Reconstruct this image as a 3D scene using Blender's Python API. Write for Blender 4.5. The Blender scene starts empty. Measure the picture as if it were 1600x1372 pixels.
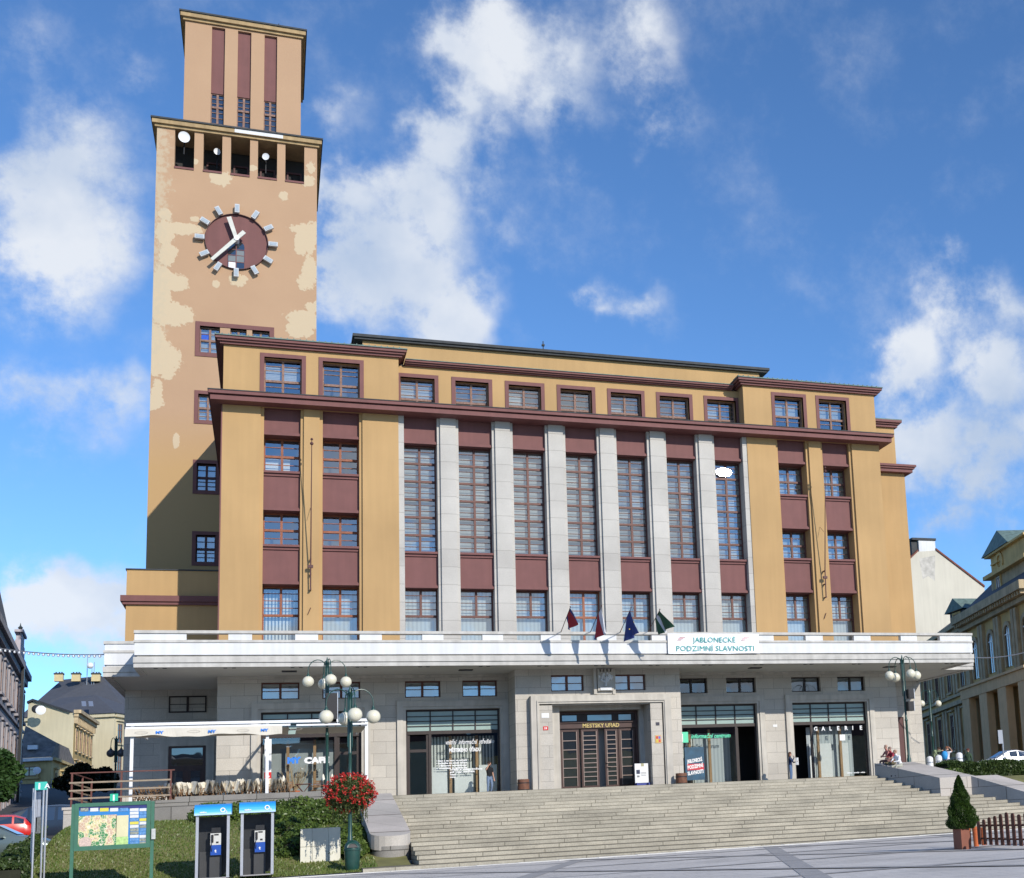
import bpy, bmesh, math, random
from mathutils import Vector, Matrix, noise as mnoise
random.seed(7)
PI = math.pi
SC = bpy.context.scene
COL = SC.collection

# ------------------------------------------------------------------ camera
F_PX, PPX, PPY = 1954.51, 1167.99, 958.21
YAW, PITCH, ROLL = 0.36806, 0.15898, -0.05168
EYE = Vector((2.530, -67.630, -1.63))
def _axes():
    cy, sy = math.cos(YAW), math.sin(YAW); cp, sp = math.cos(PITCH), math.sin(PITCH)
    f = Vector((sy*cp, cy*cp, sp)); r0 = Vector((cy, -sy, 0)); u0 = r0.cross(f)
    cr, sr = math.cos(ROLL), math.sin(ROLL)
    return cr*r0 + sr*u0, -sr*r0 + cr*u0, f
RGT, UPV, FWD = _axes()
cam_d = bpy.data.cameras.new('camera'); cam = bpy.data.objects.new('camera', cam_d); COL.objects.link(cam)
m = Matrix(((RGT.x, UPV.x, -FWD.x), (RGT.y, UPV.y, -FWD.y), (RGT.z, UPV.z, -FWD.z))).to_4x4()
m.translation = EYE
cam.matrix_world = m
cam_d.sensor_fit = 'HORIZONTAL'; cam_d.sensor_width = 36.0; cam_d.lens = F_PX/1600*36
cam_d.shift_x = (800-PPX)/1600; cam_d.shift_y = (PPY-686)/1600
cam_d.clip_start = 0.5; cam_d.clip_end = 3000
SC.camera = cam
def ray(u, v): return FWD + RGT*((u-PPX)/F_PX) - UPV*((v-PPY)/F_PX)
def wy(u, v, Y):                       # world point seen at a photo pixel, on the plane y = Y
    d = ray(u, v); return EYE + d*((Y-EYE.y)/d.y)
def wz(u, v, Z):
    d = ray(u, v); return EYE + d*((Z-EYE.z)/d.z)
def wd(u, v, D): return EYE + ray(u, v)*D

# ------------------------------------------------------------------ light
SUN = Vector((0.39, -1.0, 0.54)).normalized()
W = bpy.data.worlds.new('World'); SC.world = W; W.use_nodes = True
nt = W.node_tree; nt.nodes.clear()
def wn(t, **k):
    n = nt.nodes.new(t)
    for a, b in k.items(): setattr(n, a, b)
    return n
sky = wn('ShaderNodeTexSky', sky_type='NISHITA', sun_disc=False)
sky.sun_elevation = math.asin(SUN.z); sky.sun_rotation = math.atan2(SUN.x, SUN.y)
sky.altitude = 1500; sky.air_density = 1.0; sky.dust_density = 0.0; sky.ozone_density = 1.5
skyb = wn('ShaderNodeBackground'); skyb.inputs['Strength'].default_value = 0.16
skyh = wn('ShaderNodeVectorMath', operation='MULTIPLY'); skyh.inputs[1].default_value = (0.60, 0.90, 1.20)
nt.links.new(sky.outputs[0], skyh.inputs[0]); nt.links.new(skyh.outputs[0], skyb.inputs['Color'])
cldb = wn('ShaderNodeBackground'); cldb.inputs['Strength'].default_value = 0.93
tc = wn('ShaderNodeTexCoord'); nrm = wn('ShaderNodeVectorMath', operation='NORMALIZE')
nt.links.new(tc.outputs['Generated'], nrm.inputs[0])
def wnoise(scale, detail, rough=0.55):
    n = wn('ShaderNodeTexNoise', noise_dimensions='3D'); n.inputs['Scale'].default_value = scale
    n.inputs['Detail'].default_value = detail; n.inputs['Roughness'].default_value = rough
    nt.links.new(nrm.outputs[0], n.inputs['Vector']); return n
def wmath(op, a, b=None, c=None, clamp=False):
    n = wn('ShaderNodeMath', operation=op); n.use_clamp = clamp
    for i, x in enumerate((a, b, c)):
        if x is None: continue
        if isinstance(x, (int, float)): n.inputs[i].default_value = x
        else: nt.links.new(x, n.inputs[i])
    return n.outputs[0]
def wsum_disp(src, scale, amp, detail=4):
    n = wnoise(scale, detail)
    s = wn('ShaderNodeVectorMath', operation='SUBTRACT'); s.inputs[1].default_value = (0.5, 0.5, 0.5)
    nt.links.new(n.outputs['Color'], s.inputs[0])
    k = wn('ShaderNodeVectorMath', operation='SCALE'); k.inputs['Scale'].default_value = amp
    nt.links.new(s.outputs[0], k.inputs[0])
    a = wn('ShaderNodeVectorMath', operation='ADD'); nt.links.new(src, a.inputs[0]); nt.links.new(k.outputs[0], a.inputs[1])
    return a.outputs[0]
dd = wsum_disp(nrm.outputs[0], 7.0, 0.13, 5)
dd = wsum_disp(dd, 26.0, 0.045, 6)
# cloud banks: direction (as seen from the square), angular radius, density
BANKS = [(60,60,90,.28),(110,230,120,.55),(60,300,120,.75),(150,330,110,.6),(190,250,70,.45),(70,400,90,.55),
 (30,560,60,.25),(150,620,80,.55),(60,650,90,.6),(190,600,50,.4),(100,690,70,.35),
 (90,960,90,.85),(30,960,60,.5),(150,945,70,.7),(180,990,50,.6),(120,1030,60,.25),
 (540,180,60,.35),(560,340,80,.8),(600,440,110,1.0),(700,480,80,.95),(540,480,80,.9),(640,350,90,.75),(720,520,50,.6),
 (660,290,90,.55),(760,250,90,.5),(720,120,100,.6),(780,90,100,.65),(860,60,90,.5),(850,140,80,.55),(960,40,80,.38),(1010,80,80,.40),
 (1040,170,90,.45),(820,330,70,.28),(860,390,70,.25),(960,470,55,.42),(1000,510,40,.35),(900,230,80,.25),(690,190,60,.5),
 (1440,580,80,.7),(1520,500,90,.55),(1560,600,100,.75),(1480,690,90,.7),(1420,620,60,.6),(1560,740,90,.75),(1590,470,70,.5),(1500,800,60,.55),(1380,600,40,.35),(1580,810,50,.5),
 (800,100,70,.45),(740,160,70,.7),(690,230,70,.75),(650,290,80,.75),(600,300,70,.6),(560,400,90,.85),(740,430,70,.6),(820,180,90,.45),(900,170,80,.35),(1000,20,70,.5),(980,480,45,.55),(930,460,40,.45),(760,300,80,.4),(1330,400,60,.10),(480,60,60,.10),(230,110,60,.3)]
acc = None
for u, v, r, w in BANKS:
    c = ray(u, v).normalized()
    d = wn('ShaderNodeVectorMath', operation='DISTANCE'); nt.links.new(dd, d.inputs[0]); d.inputs[1].default_value = c
    q = wmath('MULTIPLY_ADD', d.outputs['Value'], -1.0/(r*1.25/F_PX), 1.0, clamp=True)
    q = wmath('MULTIPLY', q, w*1.5)
    acc = q if acc is None else wmath('SMOOTH_MAX', acc, q, 0.25)
# the rest of the sky (behind the viewer) carries a broken cloud field of its own
sep = wn('ShaderNodeSeparateXYZ'); nt.links.new(nrm.outputs[0], sep.inputs[0])
back = wmath('MULTIPLY_ADD', sep.outputs['Y'], -3.0, -0.2, clamp=True)
nb = wnoise(3.0, 5); bk = wmath('MULTIPLY', back, wmath('MULTIPLY_ADD', nb.outputs['Fac'], 3.4, -1.5, clamp=True))
acc = wmath('MAXIMUM', acc, bk)
nd = wnoise(13.0, 10, 0.64)
den = wmath('MULTIPLY_ADD', nd.outputs['Fac'], 2.6, -1.3)
den = wmath('ADD', acc, wmath('MULTIPLY', den, wmath('MULTIPLY_ADD', acc, 1.2, 0.12, clamp=True)))
mr = wn('ShaderNodeMapRange', interpolation_type='SMOOTHSTEP'); nt.links.new(den, mr.inputs[0])
mr.inputs[1].default_value = 0.16; mr.inputs[2].default_value = 0.92; mr.inputs[3].default_value = 0; mr.inputs[4].default_value = 0.93
crp = wn('ShaderNodeValToRGB'); nt.links.new(wnoise(8.0, 5).outputs['Fac'], crp.inputs[0])
crp.color_ramp.elements[0].position = .32; crp.color_ramp.elements[0].color = (.55,.66,.84,1)
crp.color_ramp.elements[1].position = .62; crp.color_ramp.elements[1].color = (.90,.94,1.0,1)
nt.links.new(crp.outputs[0], cldb.inputs['Color'])
mx = wn('ShaderNodeMixShader'); nt.links.new(mr.outputs[0], mx.inputs[0]); nt.links.new(skyb.outputs[0], mx.inputs[1]); nt.links.new(cldb.outputs[0], mx.inputs[2])
wo = wn('ShaderNodeOutputWorld'); nt.links.new(mx.outputs[0], wo.inputs[0])

sun_d = bpy.data.lights.new('sun', 'SUN'); sun_d.energy = 4.5; sun_d.angle = math.radians(0.53); sun_d.color = (1.0, 0.935, 0.835)
sun_o = bpy.data.objects.new('sun', sun_d); COL.objects.link(sun_o)
sun_o.rotation_euler = SUN.to_track_quat('Z', 'Y').to_euler()
SC.view_settings.view_transform = 'Standard'; SC.view_settings.look = 'None'
SC.view_settings.exposure = 0.0; SC.view_settings.gamma = 1.0

# ------------------------------------------------------------------ materials
def newmat(name):
    mt = bpy.data.materials.new(name); mt.use_nodes = True
    return mt, mt.node_tree, mt.node_tree.nodes['Principled BSDF']
def lk(t, a, b): t.links.new(a, b)
def mat(name, col, rough=0.7, var=0.08, scale=3.0, bump=0.0, bscale=40.0, metal=0.0, spec=0.4, streak=0.0):
    mt, t, p = newmat(name); N = t.nodes
    p.inputs['Roughness'].default_value = rough; p.inputs['Metallic'].default_value = metal
    p.inputs['Specular IOR Level'].default_value = spec
    g = N.new('ShaderNodeTexCoord')
    n = N.new('ShaderNodeTexNoise'); n.inputs['Scale'].default_value = scale; n.inputs['Detail'].default_value = 6
    lk(t, g.outputs['Object'], n.inputs['Vector'])
    r = N.new('ShaderNodeMapRange'); r.inputs[1].default_value = .25; r.inputs[2].default_value = .75
    r.inputs[3].default_value = 1-var; r.inputs[4].default_value = 1+var; lk(t, n.outputs['Fac'], r.inputs[0])
    out = r.outputs[0]
    if streak:
        mp = N.new('ShaderNodeMapping'); mp.inputs['Scale'].default_value = (1.6, 1.6, .12); lk(t, g.outputs['Object'], mp.inputs[0])
        n3 = N.new('ShaderNodeTexNoise'); n3.inputs['Scale'].default_value = 2.2; n3.inputs['Detail'].default_value = 7; lk(t, mp.outputs[0], n3.inputs['Vector'])
        r3 = N.new('ShaderNodeMapRange'); r3.inputs[1].default_value = .35; r3.inputs[2].default_value = .7
        r3.inputs[3].default_value = 1-streak; r3.inputs[4].default_value = 1+streak*.4; lk(t, n3.outputs['Fac'], r3.inputs[0])
        mu = N.new('ShaderNodeMath'); mu.operation = 'MULTIPLY'; lk(t, out, mu.inputs[0]); lk(t, r3.outputs[0], mu.inputs[1]); out = mu.outputs[0]
    v = N.new('ShaderNodeVectorMath'); v.operation = 'SCALE'; v.inputs[0].default_value = col[:3]; lk(t, out, v.inputs['Scale'])
    lk(t, v.outputs[0], p.inputs['Base Color'])
    if bump:
        n2 = N.new('ShaderNodeTexNoise'); n2.inputs['Scale'].default_value = bscale; n2.inputs['Detail'].default_value = 4
        lk(t, g.outputs['Object'], n2.inputs['Vector'])
        b = N.new('ShaderNodeBump'); b.inputs['Strength'].default_value = bump; b.inputs['Distance'].default_value = .02
        lk(t, n2.outputs['Fac'], b.inputs['Height']); lk(t, b.outputs[0], p.inputs['Normal'])
    return mt
def stone(name, c1, c2, mortar, bw, bh, msize=0.012, zoff=0.0, stain=0.12, bump=.3, xdir=1.0, ground=False, ofs=.5, stainscale=.35, ydir=1.0, grain=.10):
    mt, t, p = newmat(name); N = t.nodes
    p.inputs['Roughness'].default_value = .8; p.inputs['Specular IOR Level'].default_value = .3
    g = N.new('ShaderNodeNewGeometry'); s = N.new('ShaderNodeSeparateXYZ'); lk(t, g.outputs['Position'], s.inputs[0])
    if ground: ux, uz = s.outputs['X'], s.outputs['Y']
    else:
        a = N.new('ShaderNodeMath'); a.operation = 'MULTIPLY_ADD'; lk(t, s.outputs['Y'], a.inputs[0]); a.inputs[1].default_value = ydir; lk(t, s.outputs['X'], a.inputs[2])
        z = N.new('ShaderNodeMath'); z.operation = 'ADD'; lk(t, s.outputs['Z'], z.inputs[0]); z.inputs[1].default_value = zoff
        ux, uz = a.outputs[0], z.outputs[0]
    c = N.new('ShaderNodeCombineXYZ'); lk(t, ux, c.inputs[0]); lk(t, uz, c.inputs[1])
    br = N.new('ShaderNodeTexBrick'); lk(t, c.outputs[0], br.inputs['Vector'])
    br.inputs['Scale'].default_value = 1; br.inputs['Brick Width'].default_value = bw; br.inputs['Row Height'].default_value = bh
    br.inputs['Mortar Size'].default_value = msize; br.inputs['Mortar Smooth'].default_value = .1; br.offset = ofs; br.squash = 1
    br.inputs['Color1'].default_value = (*c1, 1); br.inputs['Color2'].default_value = (*c2, 1); br.inputs['Mortar'].default_value = (*mortar, 1)
    n = N.new('ShaderNodeTexNoise'); n.inputs['Scale'].default_value = stainscale; n.inputs['Detail'].default_value = 9; n.inputs['Roughness'].default_value = .62
    lk(t, g.outputs['Position'], n.inputs['Vector'])
    r = N.new('ShaderNodeMapRange'); r.inputs[1].default_value = .3; r.inputs[2].default_value = .72; r.inputs[3].default_value = 1-stain; r.inputs[4].default_value = 1+stain*.7
    lk(t, n.outputs['Fac'], r.inputs[0])
    n2 = N.new('ShaderNodeTexNoise'); n2.inputs['Scale'].default_value = 22; n2.inputs['Detail'].default_value = 5; lk(t, g.outputs['Position'], n2.inputs['Vector'])
    r2 = N.new('ShaderNodeMapRange'); r2.inputs[1].default_value = .3; r2.inputs[2].default_value = .7; r2.inputs[3].default_value = 1-grain; r2.inputs[4].default_value = 1+grain
    lk(t, n2.outputs['Fac'], r2.inputs[0])
    mu = N.new('ShaderNodeMath'); mu.operation = 'MULTIPLY'; lk(t, r.outputs[0], mu.inputs[0]); lk(t, r2.outputs[0], mu.inputs[1])
    v = N.new('ShaderNodeVectorMath'); v.operation = 'SCALE'; lk(t, br.outputs['Color'], v.inputs[0]); lk(t, mu.outputs[0], v.inputs['Scale'])
    lk(t, v.outputs[0], p.inputs['Base Color'])
    if bump:
        b = N.new('ShaderNodeBump'); b.inputs['Strength'].default_value = bump; b.inputs['Distance'].default_value = .02; b.invert = True
        lk(t, br.outputs['Fac'], b.inputs['Height']); lk(t, b.outputs[0], p.inputs['Normal'])
    return mt
def glass(name, base=(.012,.016,.02), refl=.30, wav=.05, opaque=False):
    mt = bpy.data.materials.new(name); mt.use_nodes = True; t = mt.node_tree; N = t.nodes; N.clear()
    o = N.new('ShaderNodeOutputMaterial'); gl = N.new('ShaderNodeBsdfGlossy'); gl.inputs['Roughness'].default_value = .015
    gl.inputs['Color'].default_value = (.92,.96,1,1)
    if opaque:
        b = N.new('ShaderNodeBsdfDiffuse'); b.inputs['Color'].default_value = (*base, 1)
    else:
        b = N.new('ShaderNodeBsdfTransparent'); b.inputs['Color'].default_value = (.88,.92,.91,1)
    fr = N.new('ShaderNodeFresnel'); fr.inputs['IOR'].default_value = 1.5
    ad = N.new('ShaderNodeMath'); ad.operation = 'ADD'; ad.use_clamp = True; lk(t, fr.outputs[0], ad.inputs[0]); ad.inputs[1].default_value = refl
    g = N.new('ShaderNodeNewGeometry'); n = N.new('ShaderNodeTexNoise'); n.inputs['Scale'].default_value = .9; n.inputs['Detail'].default_value = 1
    lk(t, g.outputs['Position'], n.inputs['Vector'])
    bp = N.new('ShaderNodeBump'); bp.inputs['Strength'].default_value = wav; bp.inputs['Distance'].default_value = .12; lk(t, n.outputs['Fac'], bp.inputs['Height'])
    lk(t, bp.outputs[0], gl.inputs['Normal'])
    mxs = N.new('ShaderNodeMixShader'); lk(t, ad.outputs[0], mxs.inputs[0]); lk(t, b.outputs[0], mxs.inputs[1]); lk(t, gl.outputs[0], mxs.inputs[2])
    lk(t, mxs.outputs[0], o.inputs[0]); return mt
def striped(name, c1, c2, period, duty=.5, axis='X', rough=.7):
    mt, t, p = newmat(name); N = t.nodes; p.inputs['Roughness'].default_value = rough
    g = N.new('ShaderNodeNewGeometry'); s = N.new('ShaderNodeSeparateXYZ'); lk(t, g.outputs['Position'], s.inputs[0])
    m1 = N.new('ShaderNodeMath'); m1.operation = 'DIVIDE'; lk(t, s.outputs[axis], m1.inputs[0]); m1.inputs[1].default_value = period
    m2 = N.new('ShaderNodeMath'); m2.operation = 'FRACT'; lk(t, m1.outputs[0], m2.inputs[0])
    m3 = N.new('ShaderNodeMath'); m3.operation = 'LESS_THAN'; lk(t, m2.outputs[0], m3.inputs[0]); m3.inputs[1].default_value = duty
    mi = N.new('ShaderNodeMix'); mi.data_type = 'RGBA'; lk(t, m3.outputs[0], mi.inputs['Factor'])
    mi.inputs[6].default_value = (*c2, 1); mi.inputs[7].default_value = (*c1, 1)
    lk(t, mi.outputs[2], p.inputs['Base Color']); return mt
def foliage(name, c1, c2, trans=.25, ns=1.3):
    mt = bpy.data.materials.new(name); mt.use_nodes = True; t = mt.node_tree; N = t.nodes; N.clear()
    o = N.new('ShaderNodeOutputMaterial'); g = N.new('ShaderNodeNewGeometry')
    n = N.new('ShaderNodeTexNoise'); n.inputs['Scale'].default_value = ns; n.inputs['Detail'].default_value = 3; lk(t, g.outputs['Position'], n.inputs['Vector'])
    ad = N.new('ShaderNodeMath'); ad.operation = 'MULTIPLY_ADD'; lk(t, g.outputs['Random Per Island'], ad.inputs[0]); ad.inputs[1].default_value = .5
    sb = N.new('ShaderNodeMath'); sb.operation = 'SUBTRACT'; lk(t, n.outputs['Fac'], sb.inputs[0]); sb.inputs[1].default_value = .25; lk(t, sb.outputs[0], ad.inputs[2])
    mi = N.new('ShaderNodeMix'); mi.data_type = 'RGBA'; mi.clamp_factor = True; lk(t, ad.outputs[0], mi.inputs['Factor']); mi.inputs[6].default_value = (*c1, 1); mi.inputs[7].default_value = (*c2, 1)
    d = N.new('ShaderNodeBsdfDiffuse'); tr = N.new('ShaderNodeBsdfTranslucent'); lk(t, mi.outputs[2], d.inputs[0]); lk(t, mi.outputs[2], tr.inputs[0])
    gl = N.new('ShaderNodeBsdfGlossy'); gl.inputs['Roughness'].default_value = .4; gl.inputs['Color'].default_value = (.6,.6,.6,1)
    m1 = N.new('ShaderNodeMixShader'); m1.inputs[0].default_value = trans; lk(t, d.outputs[0], m1.inputs[1]); lk(t, tr.outputs[0], m1.inputs[2])
    m2 = N.new('ShaderNodeMixShader'); m2.inputs[0].default_value = .04; lk(t, m1.outputs[0], m2.inputs[1]); lk(t, gl.outputs[0], m2.inputs[2])
    lk(t, m2.outputs[0], o.inputs[0]); return mt

M = {}
M['ochre'] = mat('ochre_plaster', (.44,.283,.13), .9, .10, .30, .2, 30, streak=.045)
M['maroon'] = mat('maroon_paint', (.165,.066,.062), .7, .08, 1.5, .05, 30, streak=.08)
M['maroon_dark'] = mat('dark_maroon_paint', (.09,.036,.034), .6, .08, 2)
M['frame'] = mat('window_wood', (.115,.042,.032), .55, .25, 5)
M['frame_red'] = mat('reddish_window_wood', (.24,.075,.035), .55, .25, 5)
M['frame_old'] = mat('weathered_window_wood', (.23,.14,.11), .8, .4, 9)
M['frame_dark'] = mat('dark_bronze', (.028,.018,.016), .45, .2, 4)
M['door'] = mat('brown_door', (.055,.025,.02), .4, .25, 3)
M['stone'] = stone('granite_cladding', (.52,.485,.43), (.45,.42,.375), (.28,.26,.23), 1.25, .62, .010, .05, .16)
M['pierstone'] = stone('pier_granite', (.48,.46,.425), (.43,.41,.38), (.28,.265,.24), 40, .98, .012, .35, .16, .3, ofs=0)
M['plain_stone'] = mat('smooth_granite', (.49,.46,.41), .8, .12, 1.4, .1, 40, streak=.15)
M['white_paint'] = mat('white_fascia_paint', (.66,.67,.685), .7, .06, 1.2, .04, 20, streak=.08)
M['cap_stone'] = mat('weathered_coping', (.50,.485,.455), .85, .14, 2.2, .1, 30, streak=.12)
M['soffit'] = mat('pale_soffit_plaster', (.55,.54,.50), .9, .06, .7)
M['steps'] = stone('granite_steps', (.425,.39,.315), (.35,.325,.265), (.17,.155,.12), 2.35, .1579, .016, .0, .30, .5, ofs=.43, stainscale=.5, grain=.16)
M['landing'] = stone('landing_slabs', (.42,.39,.33), (.36,.34,.29), (.2,.18,.15), 1.6, .8, .015, 0, .2, .2, ground=True)
M['cheek'] = stone('cheek_granite', (.50,.455,.41), (.44,.41,.37), (.16,.14,.12), 1.9, .7, .012, .2, .2, .3)
M['terrace_stone'] = stone('terrace_wall_granite', (.27,.255,.235), (.22,.21,.195), (.10,.095,.085), 1.35, .75, .02, .05, .3, .4)
M['plaza'] = stone('plaza_paving', (.59,.555,.51), (.54,.51,.47), (.42,.40,.38), .9, .45, .02, 0, .20, .1, ground=True, stainscale=.5)
M['plaza_dark'] = mat('dark_paving_band', (.33,.32,.31), .85, .12, 2)
M['kerb'] = mat('pale_kerb_granite', (.62,.61,.58), .8, .1, 3)
M['asphalt'] = mat('asphalt', (.06,.06,.062), .9, .2, 3)
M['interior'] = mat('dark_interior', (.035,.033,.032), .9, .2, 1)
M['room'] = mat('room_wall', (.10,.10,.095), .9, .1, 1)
M['curtain'] = striped('pleated_curtain', (.50,.54,.56), (.38,.42,.45), .22, .55)
M['curtain_pale'] = mat('pale_net_curtain', (.36,.385,.395), .9, .12, 2)
M['blind_v'] = striped('vertical_slat_blind', (.66,.67,.64), (.10,.11,.11), .17, .55)
M['blind_h'] = striped('venetian_blind', (.46,.47,.47), (.30,.31,.32), .09, .6, 'Z')
M['paper'] = mat('white_paper', (.72,.73,.73), .8, .05, 8)
M['glass'] = glass('window_glass', refl=.23)
M['glass_low'] = glass('shop_glass', refl=.10)
M['glass_dark'] = glass('dark_glass', (.02,.024,.028), .12, opaque=True)
M['glass_green'] = mat('etched_transom_glass', (.30,.40,.37), .25, .06, 3, spec=.6)
M['green_paint'] = mat('dark_green_enamel', (.012,.055,.045), .35, .15, 5, spec=.6)
M['green_sign'] = mat('green_frame_paint', (.05,.15,.10), .4, .1, 4)
M['globe'] = mat('opal_globe', (.66,.63,.50), .25, .03, 3, spec=.6)
M['black'] = mat('black_plastic', (.012,.012,.014), .45, .2, 4)
M['white'] = mat('white_enamel', (.75,.76,.78), .4, .04, 3)
M['steel'] = mat('brushed_steel', (.42,.44,.48), .4, .08, 6, metal=.6)
M['roof_slate'] = mat('dark_slate_roof', (.075,.08,.095), .75, .12, 1.5)
M['roof_copper'] = mat('patinated_copper_roof', (.13,.19,.17), .7, .35, 2.5)
M['roof_edge'] = mat('dark_roof_edge', (.035,.04,.045), .7, .3, 3)
M['wood'] = mat('chair_teak', (.22,.125,.06), .6, .3, 6)
M['wood_dark'] = mat('dark_picket_wood', (.11,.035,.022), .6, .3, 5)
M['canvas'] = mat('cream_canvas', (.62,.58,.50), .9, .05, 3)
M['blanket'] = mat('cream_cushion', (.74,.69,.58), .95, .15, 7)
M['terracotta'] = mat('terracotta_plastic', (.50,.12,.035), .6, .1, 4)
M['red'] = mat('red_car_paint', (.55,.018,.015), .25, .02, 2, spec=.7)
M['tyre'] = mat('tyre_rubber', (.02,.02,.02), .85, .1, 8)
M['skin'] = mat('skin', (.48,.27,.19), .6, .06, 10)
M['gold'] = mat('gilt_letters', (.38,.30,.12), .4, .1, 8, metal=.5)

# ------------------------------------------------------------------ mesh helpers
class MB:
    def __init__(s): s.v = []; s.f = []; s.mi = []; s.cur = 0
    def add(s, vs, fs):
        o = len(s.v); s.v += [Vector(x) for x in vs]
        for f in fs: s.f.append([o+i for i in f]); s.mi.append(s.cur)
        return s
    def box(s, x0, x1, y0, y1, z0, z1):
        if x0 > x1: x0, x1 = x1, x0
        if y0 > y1: y0, y1 = y1, y0
        if z0 > z1: z0, z1 = z1, z0
        return s.add([(x0,y0,z0),(x1,y0,z0),(x1,y1,z0),(x0,y1,z0),(x0,y0,z1),(x1,y0,z1),(x1,y1,z1),(x0,y1,z1)],
            [(0,3,2,1),(4,5,6,7),(0,1,5,4),(1,2,6,5),(2,3,7,6),(3,0,4,7)])
    def prism(s, pts, d):                 # polygon (3d, planar) swept by vector d
        n = len(pts); d = Vector(d); a = [Vector(p) for p in pts]; b = [p+d for p in a]
        nrm = Vector((0,0,0))
        for i in range(n): nrm += a[i].cross(a[(i+1)%n])
        fl = nrm.dot(d) > 0
        f0 = list(range(n)); f1 = [n+i for i in range(n)]
        fs = [f0[::-1], f1] if fl else [f0, f1[::-1]]
        for i in range(n):
            j = (i+1) % n; q = (i, j, n+j, n+i)
            fs.append(q if fl else q[::-1])
        return s.add(a+b, fs)
    def quad(s, *p): return s.add(p, [tuple(range(len(p)))])
    def tube(s, pts, rs, n=10, cap=True):
        pts = [Vector(p) for p in pts]
        if not isinstance(rs, (list, tuple)): rs = [rs]*len(pts)
        vs = []; fs = []; prev = None
        for i, p in enumerate(pts):
            t = (pts[min(i+1, len(pts)-1)] - pts[max(i-1, 0)]).normalized()
            if prev is None:
                a = Vector((0,0,1)) if abs(t.z) < .9 else Vector((1,0,0)); x = t.cross(a).normalized()
            else: x = (prev - t*prev.dot(t)).normalized()
            prev = x; y = t.cross(x)
            for k in range(n):
                an = 2*PI*k/n; vs.append(p + (x*math.cos(an) + y*math.sin(an))*rs[i])
        for i in range(len(pts)-1):
            for k in range(n):
                a = i*n+k; b = i*n+(k+1) % n; fs.append((a, b, b+n, a+n))
        if cap: fs.append(tuple(range(n))[::-1]); fs.append(tuple((len(pts)-1)*n+k for k in range(n)))
        return s.add(vs, fs)
    def lathe(s, prof, c=(0,0,0), n=20):  # prof: (r, z)
        c = Vector(c); vs = []; fs = []
        for r, z in prof:
            for k in range(n):
                a = 2*PI*k/n; vs.append(c + Vector((r*math.cos(a), r*math.sin(a), z)))
        for i in range(len(prof)-1):
            for k in range(n):
                a = i*n+k; b = i*n+(k+1) % n; fs.append((a, b, b+n, a+n))
        fs.append(tuple(range(n))[::-1]); fs.append(tuple((len(prof)-1)*n+k for k in range(n)))
        return s.add(vs, fs)
    def ball(s, c, r, n=18, m_=11, sz=1.0):
        return s.lathe([(max(1e-4, r*math.sin(PI*i/m_)), -r*sz*math.cos(PI*i/m_)) for i in range(m_+1)], c, n)
    def build(s, name, mt, root=None, smooth=False, kind=None):
        me = bpy.data.meshes.new(name); off = Vector(root['_loc']) if root is not None else Vector((0,0,0))
        me.from_pydata([v-off for v in s.v], [], s.f)
        mts = mt if isinstance(mt, (list, tuple)) else [mt]
        for q in mts: me.materials.append(q)
        if len(mts) > 1: me.polygons.foreach_set('material_index', s.mi)
        if smooth:
            me.polygons.foreach_set('use_smooth', [True]*len(me.polygons))
            me.set_sharp_from_angle(angle=math.radians(40))
        me.update()
        o = bpy.data.objects.new(name, me); COL.objects.link(o)
        if root is not None: o.parent = root; o['_loc'] = tuple(off)
        if kind: o['kind'] = kind
        return o
def thing(name, label, cat, loc=(0,0,0), group=None):
    o = bpy.data.objects.new(name, None); COL.objects.link(o); o.location = loc; o['_loc'] = tuple(loc)
    o.empty_display_size = .3
    o['label'] = label; o['category'] = cat
    if group: o['group'] = group
    return o
def tag(o, label, cat, group=None, kind=None):
    if label: o['label'] = label
    if cat: o['category'] = cat
    if group: o['group'] = group
    if kind: o['kind'] = kind
    return o
def recentre(o, loc):                    # move a single-mesh thing's origin to its base
    o.data.transform(Matrix.Translation(-Vector(loc))); o.location = loc; return o
KIDS = {}
def dup(root, loc, rotz=0.0, label=None, group=None, scale=None):
    r = root.copy(); COL.objects.link(r); r.location = loc; r.rotation_euler = (0,0,rotz)
    if scale: r.scale = (scale,)*3
    if label: r['label'] = label
    if group: r['group'] = group
    for ch in [o for o in COL.objects if o.parent == root]:
        c = ch.copy(); COL.objects.link(c); c.parent = r
        for g in [o for o in COL.objects if o.parent == ch]:
            d = g.copy(); COL.objects.link(d); d.parent = c
    return r
FONT = None
def text(name, s, size, mt, loc, root=None, rot=(PI/2,0,0), ext=.006, align='LEFT', sx=1.0, shear=0.0, bold=0.0, space=1.0, fit=None):
    cu = bpy.data.curves.new(name, 'FONT'); cu.body = s; cu.size = size; cu.extrude = ext; cu.align_x = align
    cu.shear = shear; cu.offset = bold; cu.space_character = space; cu.resolution_u = 2
    ob = bpy.data.objects.new(name, cu); COL.objects.link(ob)
    dg = bpy.context.evaluated_depsgraph_get(); dg.update()
    me = bpy.data.meshes.new_from_object(ob.evaluated_get(dg)); COL.objects.unlink(ob); bpy.data.objects.remove(ob)
    me.materials.clear(); me.materials.append(mt)
    o = bpy.data.objects.new(name, me); COL.objects.link(o)
    if fit:
        xs = [v.co.x for v in me.vertices]; w = max(xs)-min(xs)
        if w > 0: me.transform(Matrix.Diagonal((fit/w, 1, 1, 1)))
    elif sx != 1.0: me.transform(Matrix.Diagonal((sx, 1, 1, 1)))
    o.rotation_euler = rot; off = Vector(root['_loc']) if root is not None else Vector((0,0,0))
    o.location = Vector(loc)-off
    if root is not None: o.parent = root
    return o
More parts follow.
